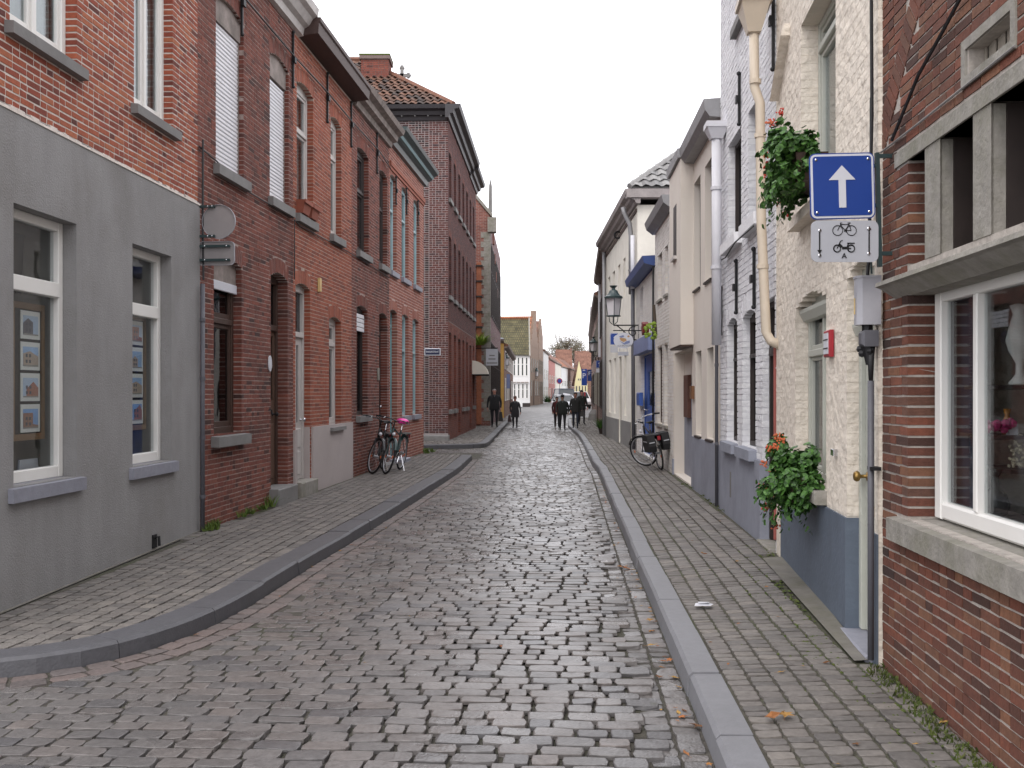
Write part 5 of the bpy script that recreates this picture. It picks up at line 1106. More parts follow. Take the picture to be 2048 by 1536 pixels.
for i in range(6): k.box(I_d['u0'] + .30, I_d['u0'] + .36, -.099, -.085, FI.Z(1745, 815, -.1) + i * .028, FI.Z(1745, 815, -.1) + i * .028 + .014)
k.build('door_grille', M['iron'], hI)
k = MB(FI); k.bevbox(I_d['u0'] - .0, I_d['u1'] + .0, -.2, .05, .1, .165, .01); k.build('doorstep', M['stoneblue'], hI)
window(hI, FI, I_w, 'greydoor', o=-.10, b=.055, trans=[FI.Z(1630, 706, -.1)], mull=[(I_w['u0'] + I_w['u1']) / 2], sash=.03, gl='glassdim', curtain=.4)
k = MB(FI); zz = I_w['z1'] - .03; k.prism([(-.099, zz - .07), (-.06, zz - .06), (-.03, zz), (-.03, zz + .03), (-.099, zz + .04)], 0, I_w['u0'] + .01, I_w['u1'] - .01); k.build('window_cornice', M['greydoor'], hI)
wU = window(hI, FI, I_u, 'greydoor', o=-.13, b=.055, trans=[FI.Z(1650, 112, -.2)], sash=.035, gl='glass', curtain=True)
for q, wo in ((I_u, wU),): add_sill(wo, FI, q, .05, .10, .09, 'brickI')
k = MB(FI); k.bevbox(I_w['u0'] - .03, I_w['u1'] + .03, -.1, .09, .87, .965, .01); k.build('window_sill', M['stonepale'], hI)
k = MB(FI); k.bevbox(FI.U(1676), FI.U(1670), .0, .03, FI.Z(1673, 912), FI.Z(1673, 898), .004); k.build('door_bell', M['chrome'], hI)
strip_profile(hI, FI, 0, FI.len, [(-.05, topI - .1), (.12, topI), (.3, topI + .1), (.34, topI + .3), (-.05, topI + .3)], 'cornice'); roof_slope(hI, FI, 0, FI.len, .3, topI + .3, 2.6, 2.2)
pz = lambda px, py, oo=.07: (FI.U(px, oo), oo, FI.Z(px, py, oo))
pp = [(FI.len - .22, .09, CH + .62), (FI.len - .20, .10, CH + .60)]
pi = pipe(hI, FI, [(FI.len + .02, .20, 4.98), (FI.len + .01, .195, 4.45), (FI.len - .02, .15, 4.30), (FI.len - .03, .14, 3.2), (FI.len - .05, .10, 2.2), (FI.len - .06, .06, 2.12), (FI.len - .09, -.02, 2.08)], .044, 'pipecream', [(FI.len - .0, .19, 4.5), (FI.len - .022, .148, 4.0), (FI.len - .036, .128, 2.8)])
k = MB(FI); c = (FI.len + .02, .20); k.hexa([(c[0] - .06, c[1] - .06, 4.95), (c[0] - .17, c[1] - .13, 5.2), (c[0] - .06, c[1] + .06, 4.95), (c[0] - .17, c[1] + .13, 5.2), (c[0] + .06, c[1] - .06, 4.95), (c[0] + .17, c[1] - .13, 5.2), (c[0] + .06, c[1] + .06, 4.95), (c[0] + .17, c[1] + .13, 5.2)]); k.box(c[0] - .19, c[0] + .19, c[1] - .15, c[1] + .15, 5.201, 5.26); k.build('hopper', M['pipecream'], pi)
k = MB(FI); k.hexa([(FI.len - .12, .0, 4.28), (FI.len - .12, .0, 4.40), (FI.len - .12, .08, 4.28), (FI.len - .12, .06, 4.40), (FI.len - .75, .0, 4.66), (FI.len - .75, .0, 4.76), (FI.len - .75, .08, 4.66), (FI.len - .75, .05, 4.76)]); k.build('sloping_hood', M['brickI'], hI)
anchor(hI, FI, FI.U(1552), FI.Z(1552, 40), .9)
# red house number panel
t = thing('red_notice_box', 'narrow red framed notice box on the cream wall between window and door', 'notice box', FI.w((FI.U(1666), .02, FI.Z(1666, 715))))
a, b_, c, d_ = FI.U(1670), FI.U(1659), FI.Z(1666, 714), FI.Z(1666, 660)
k = MB(FI); k.bevbox(a, b_, .008, .04, c, d_, .008); k.build('frame', M['red'], t); k = MB(FI); k.box(a + .016, b_ - .016, .0401, .044, c + .02, d_ - .02); k.build('panel', M['signwhite'], t)
k = MB(FI)
for i in (.3, .62): k.box(a + .018, b_ - .018, .0442, .046, c + (d_ - c) * i, c + (d_ - c) * i + .008)
k.build('printed_line', M['black'], t)
# pipe, junction box and meter box on the corner
pd = thing('cable_riser', 'dark cable conduit standing against the wall on the shop corner', 'conduit', FI.w((.0, .05, .15))); ur = -.015
k = MB(FI); k.tube([(ur, .045, .17), (ur, .045, FI.Z(1770, 760, .05))], .018, 10); k.build('conduit', M['pipegrey'], pd, smooth=True)
k = MB(FI); k.tube([(ur, .045, FI.Z(1770, 760, .05)), (ur, .045, FI.Z(1768, 690, .05))], [.012, .022], 8); k.build('cable_tail', M['cable'], pd, smooth=True)
k = MB(FI); k.box(ur - .045, ur + .045, .0, .055, 1.22, 1.24); k.build('clamp', M['iron'], pd)
mb = thing('meter_box', 'grey metal junction box above the black cable joint on the corner', 'electric box', FI.w((.0, .06, FI.Z(1757, 645, .08))))
z0, z1 = FI.Z(1757, 640, .1), FI.Z(1757, 540, .1)
k = MB(FI); k.prism([(-.06, 0), (-.06, .10), (-.03, .125), (.03, .125), (.06, .10), (.06, 0)], 2, z0, z1); k.build('box', M['metalgrey'], mb); k = MB(FI); k.prism([(-.064, 0), (-.064, .104), (-.032, .13), (.032, .13), (.064, .104), (.064, 0)], 2, z1, z1 + .012); k.build('lid', M['metalgrey'], mb)
k = MB(FI); k.box(-.001, .012, .126, .130, z0 + .06, z0 + .15); k.build('warning_strip', M['yellow'], mb)
jb = thing('cable_joint', 'lumpy black cable joint hanging under the grey junction box', 'cable joint', FI.w((0, .05, z0 - .2)))
k = MB(FI); k.bevbox(-.05, .05, .01, .10, z0 - .12, z0 - .03, .015); k.build('housing', M['pipegrey'], jb); k = MB(FI)
for i in range(7): k.ball((rg_.uniform(-.04, .05), .06 + rg_.uniform(-.02, .03), z0 - .12 - rg_.uniform(0, .05)), .022, 6, 4)
k.tube([(.0, .06, z0 + .0), (.0, .06, z0 - .04)], .03, 8); k.tube([(-.0, .055, z0 - .10), (-.005, .05, z0 - .22)], [.04, .02], 8); k.build('lump', M['iron'], jb)
cable('wall_cable', 'bundle of dark cables up the corner beside the traffic sign', [(.0, .06, z1 + .01), (.01, .05, z1 + .1), (.02, .04, 2.75), (.0, .035, 3.2), (.015, .035, 3.9), (.0, .035, 4.6), (-.1, .035, 5.0)], .010, fr=FI)
cable('wall_cable', 'thin green stained cable beside the cable bundle on the corner', [(.03, .03, z1 + .03), (.06, .03, 2.6), (.05, .03, 3.3)], .006, 'greendark', fr=FI)

# ---- geranium boxes
def geranium(name, label, fr, uc, oc, zc, ru, ro, rz, droop, n, seed, blooms):
    rg = np.random.default_rng(seed); t = thing(name, label, 'flower box', fr.w((uc, oc, zc - .1)), 'geranium boxes on the cream house')
    k = MB(fr); k.hexa([(uc - ru * .62, .02, zc - .20), (uc - ru * .7, .01, zc - .02), (uc - ru * .62, .20, zc - .20), (uc - ru * .7, .23, zc - .02), (uc + ru * .62, .02, zc - .20), (uc + ru * .7, .01, zc - .02), (uc + ru * .62, .20, zc - .20), (uc + ru * .7, .23, zc - .02)]); k.build('trough', M['brownwood'], t)
    V, F, T = [], [], []
    blobs = [((uc + rg.uniform(-.72, .72) * ru, oc + rg.uniform(-.6, .9) * ro, zc + rg.uniform(-.75, .7) * rz), rg.uniform(.26, .5) * rz) for _ in range(17)]
    def leaf(c, s, nrm):
        nrm = Vector(nrm).normalized(); e1 = nrm.orthogonal().normalized(); e1.rotate(Matrix.Rotation(rg.uniform(0, 6.28), 3, nrm)); e2 = nrm.cross(e1); b0 = len(V)
        V.append(tuple(Vector(c) - nrm * s * .12))
        m = 7
        for i in range(m):
            a = 2 * math.pi * i / m; r_ = s * (1 if i else .35) * rg.uniform(.85, 1.1); V.append(tuple(Vector(c) + e1 * math.cos(a) * r_ + e2 * math.sin(a) * r_ + nrm * s * .1 * (i % 2)))
        for i in range(m): F.append((b0, b0 + 1 + i, b0 + 1 + (i + 1) % m)); T.append(rg.random())
    for _ in range(n):
        d = rg.normal(0, 1, 3); d /= np.linalg.norm(d); r = rg.random() ** .5; bc, br = blobs[rg.integers(len(blobs))]
        c = np.array((bc[0] + d[0] * br * r * 1.25, bc[1] + d[1] * br * r, bc[2] + d[2] * br * r - droop * max(0, d[1]) * r))
        if rg.random() < .04: c = c + d * br * .5
        if c[1] < .01: c[1] = .02 + rg.random() * .05
        leaf(c, rg.uniform(.018, .034), (d[0] + rg.normal(0, .5), d[1] + .4 + rg.normal(0, .5), d[2] + .5 + rg.normal(0, .5)))
    for s_ in range(15):                                   # trailing shoots
        x = uc + rg.uniform(-.8, .8) * ru; o_ = oc + rg.uniform(0, .8) * ro; z = zc - rz * .4
        for i in range(int(rg.uniform(8, 18))):
            z -= .018; x += rg.normal(0, .012); o_ += rg.normal(.002, .01); leaf((x + rg.normal(0, .02), max(.02, o_ + rg.normal(0, .02)), z), rg.uniform(.014, .026), (rg.normal(0, .5), 1, rg.normal(.3, .5)))
    W_ = fr.w(np.array(V)); c0 = W_.mean(0); me = raw_mesh('foliage', W_ - c0, np.array(F), np.array(T)); fo = link('foliage', me, M['leaf'], t, c0); fo['kind'] = 'stuff'
    st = MB(fr)
    for i, (du, do, dz) in enumerate(blooms):
        k = MB(fr); c = (uc + du, oc + do, zc + dz)
        for _ in range(16):
            k.ball((c[0] + rg.normal(0, .017), c[1] + rg.normal(0, .014), c[2] + rg.normal(0, .012)), (rg.uniform(.007, .013), .008, rg.uniform(.006, .012)), 5, 3)
        k.build('bloom', M['redflower'] if rg.random() < .6 else M['orangeflower'], t); st.tube([c, (uc + du * .75, oc + do * .7, zc + dz * .5)], .0025, 4)
    st.build('stalks', M['leaf'], t)
    return t
u_ = (I_u['u0'] + I_u['u1']) / 2
geranium('flower_box', 'bushy red geranium box on the first floor sill behind the blue one way sign', FI, u_ - .10, .14, I_u['z0'] + .30, .52, .20, .28, .16, 2600, 5,
         [(.30, .14, .36), (.34, .16, .27), (.1, .2, .3), (.2, .1, .4), (.52, .1, .02), (.42, .18, .0), (.58, .05, -.08), (.46, .15, -.14), (.60, .06, -.18), (.1, .2, .16), (.05, .22, -.02), (.56, .0, -.28), (.2, .22, .1)])
u2 = (I_w['u0'] + I_w['u1']) / 2
geranium('flower_box', 'bushy red geranium box on the ground floor sill beside the dark doorway', FI, u2 - .20, .15, I_w['z0'] + .09, .38, .20, .29, .12, 2400, 8,
         [(.15, .1, .26), (-.2, .12, .25), (.2, .14, .16), (-.18, .16, .2), (.05, .16, .17), (.40, .1, -.02), (.42, .08, -.10), (.44, .05, -.16), (.2, .2, -.1), (-.1, .2, -.12), (.38, .12, -.24), (.3, .16, -.3), (.15, .2, .06), (.45, .02, .05), (.25, .1, -.42)])

# ---- one-way sign and the plate below, square to the street
def plate(t, name, x0, x1, y, z0, z1, r, th, m, n=5):
    P = []
    for cx, cz, a0 in ((x1 - r, z1 - r, 0), (x0 + r, z1 - r, 90), (x0 + r, z0 + r, 180), (x1 - r, z0 + r, 270)): P += [(cx + r * math.cos(R(a0 + k * 90 / (n - 1))), cz + r * math.sin(R(a0 + k * 90 / (n - 1)))) for k in range(n)]
    b = MB(); b.prism(P, 1, y, y + th); return b.build(name, m, t)
def oneway(label, px0, px1, py0, py1, Y, tilt, group=None):
    x0, x1 = gx(px0, Y), gx(px1, Y); z0, z1 = CH + (HZ - py1) / FPX * Y, CH + (HZ - py0) / FPX * Y; s = x1 - x0
    t = thing('one_way_sign', label, 'traffic sign', ((x0 + x1) / 2, Y, z0), group)
    plate(t, 'backing', x0, x1, Y, z0, z1, s * .09, .004, M['signblue']); plate(t, 'border', x0 + s * .017, x1 - s * .017, Y - .0025, z0 + s * .017, z1 - s * .017, s * .08, .0024, M['signwhite']); plate(t, 'panel', x0 + s * .05, x1 - s * .05, Y - .0050, z0 + s * .05, z1 - s * .05, s * .045, .0024, M['signblue'])
    xc = (x0 + x1) / 2 - s * .005; h = z1 - z0; b = MB(); w = s * .055
    b.prism([(xc - w, z0 + h * .17), (xc + w, z0 + h * .17), (xc + w, z0 + h * .59), (xc + s * .205, z0 + h * .59), (xc, z0 + h * .81), (xc - s * .205, z0 + h * .59), (xc - w, z0 + h * .59)], 1, Y - .0075, Y - .0051); b.build('arrow', M['signwhite'], t)
    for a in (.1, .9):
        for c in (.1, .9): k = MB(); k.lathe((x0 + s * a, Y - .005, z0 + h * c), [(s * .022, 0), (s * .02, -.004), (s * .008, -.006)], 10, 1); k.build('bolt', M['chrome'], t)
    t.rotation_euler = (0, R(tilt), 0); return t, x0, x1, z0, z1
Ys = 5.5
ow, x0, x1, z0, z1 = oneway('large blue one way sign with white upward arrow on the shop corner', 1621, 1751, 306, 438, Ys, -1.4)
k = MB(); k.box(x1 + .012, x1 + .032, Ys + .002, Ys + .03, z0 - .26, z1 - .0); [k.box(x1 - .04, x1 + .012, Ys + .005, Ys + .02, z, z + .02) for z in (z0 + .06, z1 - .08)]; [k.box(x1 + .032, 2.06, Ys + .006, Ys + .02, z, z + .022) for z in (z0 - .2, z1 - .03)]; k.build('bracket', M['greendark'], ow)
t = thing('cycle_plate', 'light grey plate with bicycle and moped symbols below the one way sign', 'traffic sign', ((x0 + x1) / 2, Ys, z0 - .25)); a0, a1, c0, c1 = gx(1622, Ys), gx(1757, Ys), CH + (HZ - 524) / FPX * Ys, CH + (HZ - 441) / FPX * Ys
plate(t, 'panel', a0, a1, Ys, c0, c1, .035, .004, M['signlight'])
yy = Ys - .003
def bx2(b, ax, az, bx_, bz, w):
    d = np.array((bx_ - ax, bz - az)); l = np.hypot(*d); d = d / l * w / 2; n_ = (-d[1], d[0]); b.hexa([(ax + sx_ * n_[0], yo, az + sx_ * n_[1]) if e == 0 else (bx_ + sx_ * n_[0], yo, bz + sx_ * n_[1]) for e in (0, 1) for yo in (yy, yy + .0025) for sx_ in (-1, 1)])
PX = lambda px: gx(px, Ys); PZ = lambda py: CH + (HZ - py) / FPX * Ys
for sgn, px, pa, pb_ in ((-1, 1639, 462, 500), (1, 1738, 508, 460)):
    b = MB(); bx2(b, PX(px), PZ(pa), PX(px), PZ(pb_), .007); zt = PZ(pb_); b.prism([(PX(px) - .012, zt), (PX(px) + .012, zt), (PX(px), zt + .022 * sgn)], 1, yy - .0006, yy + .0025); b.build('arrow', M['black'], t)
b = MB()
for px in (1675, 1702.5): b.torus((PX(px), yy + .001, PZ(461)), .0265, .0022, (0, 1, 0), 24, 5)
for p in (((1675, 461), (1681, 449)), ((1681, 449), (1698, 449)), ((1681, 450), (1690, 461)), ((1690, 461), (1698, 449)), ((1690, 461), (1702, 461)), ((1698, 449), (1702, 461)), ((1680, 446), (1684, 446)), ((1695, 446), (1701, 446)), ((1680.5, 449), (1681, 446)), ((1698, 449), (1698, 446))): bx2(b, PX(p[0][0]), PZ(p[0][1]), PX(p[1][0]), PZ(p[1][1]), .0035)
b.ball((PX(1690), yy, PZ(461)), (.007, .003, .007), 8, 5); b.build('bicycle_symbol', M['black'], t)
b = MB()
for px in (1674, 1702): b.torus((PX(px), yy + .001, PZ(497)), .0185, .0035, (0, 1, 0), 22, 5)
for p, w in ((((1674, 497), (1681, 482)), .005), (((1681, 482), (1685, 481)), .004), (((1678, 488), (1684, 494)), .011), (((1684, 496), (1694, 496)), .014), (((1694, 494), (1697, 486)), .006), (((1694, 486.5), (1709, 486.5)), .006), (((1694, 497), (1702, 497)), .006)): bx2(b, PX(p[0][0]), PZ(p[0][1]), PX(p[1][0]), PZ(p[1][1]), w)
b.build('moped_symbol', M['black'], t)
letters(t, 'A', .040, (PX(1688), yy, PZ(512)), (R(90), 0, 0), M['black'])
for px in (1639, 1737):
    for py in (461 if px < 1700 else 457, 511 if px < 1700 else 507): k = MB(); k.lathe((PX(px), Ys - .001, PZ(py)), [(.0095, 0), (.009, -.004), (.003, -.006)], 9, 1); k.build('bolt', M['chrome'], t)

# ---- J: white painted brick house
FJ = Frame((2.425, 9.40), (2.666, 13.07), 1)
def rr_(fr, far, near, top, bot, rev=.10, rise=0., o=0.): return op(fr.U(near, o), fr.U(far, o), fr.Z(*bot, o), fr.Z(*top, o), rise, rev)
zj = .99
JG1 = rr_(FJ, 1455, 1476, (1455, 655), (1467, 885), rise=.07); JG2 = rr_(FJ, 1486, 1513, (1486, 637), (1517, 900), rise=.07); JD = op(.03, FJ.U(1525.5), .20, FJ.Z(1525.5, 606), rev=.12)
for q in (JG1, JG2): q['z0'] = zj + .08
JG1['z1'] = JG2['z1'] = (JG1['z1'] + JG2['z1']) / 2
JU1 = rr_(FJ, 1457.5, 1484, (1457.5, 292), (1463, 480)); JU2 = rr_(FJ, 1498, 1525, (1498, 228), (1512, 440)); zju = (JU1['z0'] + JU2['z0']) / 2; zjt = (JU1['z1'] + JU2['z1']) / 2
for q in (JU1, JU2): q['z0'] = zju; q['z1'] = zjt
JA = op(FJ.U(1500), FJ.U(1475), FJ.Z(1471, 68), FJ.Z(1471, 68) + 1.1, rev=.2)
topJ = 7.6
hJ = thing('white_brick_house', 'white painted brick house with dark slit windows and black wall anchors', 'house', (*FJ.w((FJ.len / 2, 0, 0))[:2], .1))
wJ = wall_mesh(hJ, FJ, 0, FJ.len, 0, topJ, [JG1, JG2, JD, JU1, JU2, JA], M['mortJ'], depth=4.)
zpj = FJ.Z(1516, 918)
lay_bricks(wJ, FJ, .003, FJ.len, zpj, topJ, [JG1, JG2, JD, JU1, JU2, JA], M['brickJ'], nparts=300, seed=51, L=.185, H=.055, J=.010, proud=.005, mixed=.45, jit=.004, arch=True)
k = MB(FJ); k.box(JD['u1'] + .002, FJ.len, .0, .03, .02, zpj - .002); k.box(JD['u1'] - .004, JD['u1'] + .002, -.10, .03, .02, zpj - .002); k.build('plinth', M['plinthK'], hJ)
k = MB(FJ); k.box(FJ.U(1465), FJ.U(1470) + .1, .0301, .034, .42, .72); k.build('vent_grille', M['stone'], hJ)
for q in (JG1, JG2): window(hJ, FJ, q, 'darkwood', o=-.075, b=.04, trans=[FJ.Z(1480, 720, -.15)], gl='glassdim', sill=(.05, .09, .12), sillm='plinthK', backing='dark')
for q in (JU1, JU2): window(hJ, FJ, q, 'darkwood', o=-.075, b=.04, gl='glassdim', mull=[(q['u0'] + q['u1']) / 2], sill=(.07, .10, .13), sillm='brickJ', backing='dark')
window(hJ, FJ, JA, 'darkwood', o=-.075, b=.04, gl='glassdim', sill=(.05, .08, .10), sillm='stone', backing='dark')
leaf_door(hJ, FJ, JD, 'darkwood', o=-.09, panels=[(.15, .85, .06, .4), (.15, .85, .45, .75)], trans=FJ.Z(1546, 707, -.15), knob=(.85, .47), pm='chrome'); k = MB(FJ); k.bevbox(JD['u0'], JD['u1'] + .02, -.2, .06, .1, .205, .01); k.build('doorstep', M['stonepale'], hJ)
k = MB(FJ); k.box(.0, .028, -.1, .022, .3, FJ.Z(1555, 680)); k.build('red_edge_strip', mat('faded_red_paint', (.33, .10, .085), var=.1, rough=.6), hJ)
for px, a, b_ in ((1483, 147, 248), (1477, 522, 625), (1513, 498, 614), (1446, 575, 668)):
    anchor(hJ, FJ, FJ.U(px), (FJ.Z(px, a) + FJ.Z(px, b_)) / 2, FJ.Z(px, a) - FJ.Z(px, b_))
cable('wall_cable', 'thin cable looping under the ledge of the white house', [(FJ.U(1443), .03, FJ.Z(1443, 560)), (FJ.U(1447), .03, FJ.Z(1447, 520)), (FJ.U(1470), .11, FJ.Z(1470, 515)), (FJ.U(1490), .11, FJ.Z(1490, 485)), (FJ.U(1530), .11, FJ.Z(1530, 452))], .008, fr=FJ)
strip_profile(hJ, FJ, 0, FJ.len, [(-.05, topJ - .1), (.15, topJ), (.2, topJ + .2), (-.05, topJ + .2)], 'cornweather'); roof_slope(hJ, FJ, 0, FJ.len, .2, topJ + .2, 2.6, 2.2)

# ---- K: beige modern house with bay
FK = Frame((2.666, 13.08), (2.926, 18.57), 1)
topK = 5.16; zb0 = FK.Z(1384, 690)
KU1 = rr_(FK, 1388, 1401, (1388, 369), (1390, 580), rev=.14); KU2 = rr_(FK, 1410, 1424, (1410, 334), (1412, 563), rev=.14); KG1 = rr_(FK, 1391.5, 1403, (1391, 704), (1391, 868), rev=.14); KG2 = rr_(FK, 1413.7, 1427, (1414, 697), (1412.5, 876), rev=.14)
for a, b_ in ((KU1, KU2), (KG1, KG2)):
    for k_ in ('z0', 'z1'): a[k_] = b_[k_] = (a[k_] + b_[k_]) / 2
bay = .20
uB1 = FK.U(1385); uBs = FK.U(1361, bay); uBe = min(FK.U(1339, bay), FK.len + .2)
KE = op(uB1 + .06, FK.len - .12, .2, zb0 - .04, rev=.28)
hK = thing('beige_house', 'beige rendered modern house with bay and bluish plinth behind white downpipe', 'house', (*FK.w((FK.len / 2, 0, 0))[:2], .1))
wall_mesh(hK, FK, 0, FK.len, 0, topK, [KU1, KU2, KG1, KG2, KE], M['plasterK'], depth=4.)
for q in (KU1, KU2, KG1, KG2): window(hK, FK, q, 'darkwood', o=-.09, b=.03, gl='glassdim', backing='dark', sill=(.0, .03, .04), sillm='darkwood')
zpk = (FK.Z(1382, 868) + FK.Z(1440, 893)) / 2
k = MB(FK); k.box(0, uB1 + .0, .0, .022, .02, zpk); k.build('plinth', M['plinthK'], hK); k = MB(FK); k.box(FK.len - .11, FK.len, .0, .03, .02, .45); k.build('plinth', M['plinthK'], hK)
bb = MB(FK); bb.box(uBs, uBe, .0, bay, zb0, topK + .09); bo = bb.build('bay', M['plasterK'], hK)
qa, qb, za, zb_ = FK.U(1353, bay), FK.U(1347, bay), FK.Z(1350, 515, bay), FK.Z(1350, 412, bay)
k = MB(FK); k.box(qa, qb, bay, bay + .004, za, zb_); so_ = k.build('window', M['darkwood'], bo); k = MB(FK); k.box(qa - .03, qb + .03, bay, bay + .05, za - .05, za); k.build('sill', M['greywood'], so_)
k = MB(FK); k.box(uBs, uBe, .02, bay - .01, zb0 - .03, zb0 - .002); k.build('soffit', M['brownwood'], bo)
k = MB(FK); k.box(KE['u0'] + .3, KE['u1'], -.22, -.18, .2, FK.Z(1370, 765)); k.build('grey_door', M['plinthK'], hK); k = MB(FK); k.box(KE['u0'] + .3, KE['u1'], -.22, -.19, FK.Z(1370, 765) + .002, KE['z1']); k.build('over_panel', M['plasterK'], hK)
k = MB(FK); k.bevbox(FK.U(1373, -.1) , FK.U(1366, -.1) + .1, -.178, -.12, FK.Z(1370, 835, -.1), FK.Z(1370, 750, -.1)); k.build('timber_board', mat('reddish_timber', (.12, .055, .04), var=.3, rough=.7), hK)
k = MB(FK); k.bevbox(FK.U(1387.5) - .1, FK.U(1387.5) + .12, .0, .05, FK.Z(1387, 798), FK.Z(1387, 772)); k.build('timber_sign', mat('orange_timber', (.16, .075, .035), var=.3, rough=.7), hK)
k = MB(FK); k.prism([(-.1, topK), (.14, topK + .02), (.20, topK + .10), (.22, topK + .24), (-.1, topK + .26)], 0, .0, uBs - .003); k.prism([(bay - .19, topK + .1), (bay + .04, topK + .11), (bay + .05, topK + .25), (bay - .19, topK + .26)], 0, uBs - .0, uBe + .05); k.build('eaves', M['zinc'], hK)
roof_slope(hK, FK, 0, FK.len, -.05, topK + .26, 2.6, 2.2, 'tilegrey')
pu = FK.U(1433, .12)
pk = pipe(hK, FK, [(pu, .12, FK.Z(1425, 288, .12)), (pu, .12, FK.Z(1433, 690, .12))], .060, 'pipewhite', [(pu, .12, FK.Z(1430, 385, .1)), (pu, .12, FK.Z(1430, 540, .1))])
k = MB(FK); zz = FK.Z(1425, 292, .12); k.hexa([(pu - .07, .05, zz), (pu - .13, .0, zz + .13), (pu - .07, .19, zz), (pu - .13, .25, zz + .13), (pu + .07, .05, zz), (pu + .13, .0, zz + .13), (pu + .07, .19, zz), (pu + .13, .25, zz + .13)]); k.box(pu - .14, pu + .14, .0, .26, zz + .131, zz + .2); k.build('hopper', M['pipewhite'], pk)
pipe(hJ, FJ, [(FJ.len - .03, .06, 4.7), (FJ.len - .03, .06, .2)], .022, 'pipegrey', [(FJ.len - .03, .06, z) for z in (1, 2, 3)])
cable('wall_cable', 'tangle of black cable and coils beside the white downpipe', [(FJ.len - .06, .07, FJ.Z(1443, 460)), (FJ.len - .08, .09, FJ.Z(1440, 540)), (FJ.len - .12, .1, FJ.Z(1440, 555)), (FJ.len - .05, .1, FJ.Z(1438, 600)), (FJ.len - .08, .08, FJ.Z(1440, 668))], .016, fr=FJ)

# ---- M1, M2: small white brick houses, the second with the blue door
FM = Frame((2.926, 18.575), (3.187, 26.1), 1)
um = FM.U(1311)
MU = [rr_(FM, 1316.7, 1325, (1316.7, 511), (1318, 601), rev=.09), rr_(FM, 1331, 1337, (1331, 492), (1333, 597), rev=.09)]; MG = [rr_(FM, 1315, 1325, (1315, 696), (1318, 846), rev=.09), rr_(FM, 1329, 1336.5, (1329, 690), (1331, 850), rev=.09)]
MU[1]['z0'] = MU[0]['z0']; MU[1]['z1'] = MU[0]['z1']; MG[1]['z0'] = MG[0]['z0']; MG[1]['z1'] = MG[0]['z1']
topM = 5.0
hM = thing('pinkish_white_house', 'off white painted brick house with deep gutter behind the parked bicycle', 'house', (*FM.w((um / 2, 0, 0))[:2], .1))
M['brickM'] = mat('off_white_painted_brick', ramp=[(.62, .59, .56), (.70, .67, .64), (.66, .63, .60)], var=.1, scale=10, bump=.008, bscale=30, rough=.8)
wM = wall_mesh(hM, FM, 0, um, 0, topM, MU + MG, M['mortI'], depth=4.); lay_bricks(wM, FM, .003, um, .1, topM, MU + MG, M['brickM'], seed=61, proud=.006, jit=.004, arch=False)
for q in MU + MG: window(hM, FM, q, 'brownwood' if q['z0'] < 2 else 'greywood', o=-.065, b=.04, gl='glassdim', backing='dark', sill=(.04, .05, .06), sillm='stonepale')
k = MB(FM); k.prism([(-.1, topM), (.05, topM), (.18, topM + .10), (.22, topM + .24), (-.1, topM + .24)], 0, -.0, um + .15); k.build('gutter_eaves', M['zinc'], hM); roof_slope(hM, FM, 0, um, -.05, topM + .24, 2.6, 2.2, 'tilegrey')
u3 = FM.U(1273)
uJ = um + .005; topM2 = FM.Z(1300, 545)
MD = rr_(FM, 1281, 1312, (1300, 705), (1300, 895), rev=.2); MD['u0'] = uJ + .06; MD['u1'] = FM.U(1283); MD['z0'] = .2; MS = rr_(FM, 1281, 1287, (1281, 578), (1284, 650), rev=.12)
hM2 = thing('blue_door_house', 'low white brick house with blue cornice and cobalt blue door', 'house', (*FM.w(((um + u3) / 2, 0, 0))[:2], .1))
wM2 = wall_mesh(hM2, FM, uJ, u3, 0, topM2, [MD, MS], M['mortJ'], depth=4.); lay_bricks(wM2, FM, uJ + .003, u3, .15, topM2, [MD, MS], M['brickM'], seed=62, proud=.007, jit=.004, arch=False)
leaf_door(hM2, FM, MD, 'blue', o=-.10, panels=[(.15, .85, .05, .4)], glazed=[(.2, .8, .5, .85)], name='blue_door', knob=(.85, .45), pm='chrome'); window(hM2, FM, MS, 'greywood', o=-.1, b=.04, gl='glassdim', backing='dark')
k = MB(FM); k.bevbox(uJ + .02, FM.U(1280), .0, .16, FM.Z(1300, 704), FM.Z(1300, 672), .01); k.build('blue_lintel', M['bluegrey'], hM2)
k = MB(FM); k.prism([(-.1, topM2 + .02), (.06, topM2 + .02), (.24, topM2 + .07), (.28, topM2 + .22), (-.1, topM2 + .24)], 0, uJ + .01, u3 + .3); k.build('blue_cornice', M['bluedark'], hM2); roof_slope(hM2, FM, uJ, u3, -.05, topM2 + .24, 2.4, 1.2, 'tilegrey')
k = MB(FM); k.bevbox(FM.U(1287), FM.U(1281), .01, .10, FM.Z(1283, 811), FM.Z(1283, 785), .02); tag(k.build('mailbox', M['blue'], None), 'blue mailbox fixed to the white wall past the blue door', 'mailbox')
pipe(hM2, FM, [(u3 - .05, .1, topM2), (u3 - .05, .08, .2)], .05, 'pipegrey'); pipe(hM2, FM, [(uJ + .0, .05, topM2), (uJ + .0, .05, .3)], .022, 'iron')
t = thing('flower_bracket', 'red and yellow flower pots hung over the blue lintel', 'flower pot', FM.w((FM.U(1282, .3), .3, FM.Z(1282, 672, .3))))
k = MB(FM); c = (FM.U(1281, .45), .45, FM.Z(1277, 668, .45)); k.prism([(c[0] - .2, c[2] + .16), (c[0] + .1, c[2] + .22), (c[0] + .2, c[2] + .1), (c[0] + .05, c[2] - .05), (c[0] - .15, c[2] + .0)], 1, .3, .42); k.build('red_pot', mat('dark_red_pot', (.16, .02, .02), rough=.5), t)
k = MB(FM); rr = random.Random(4)
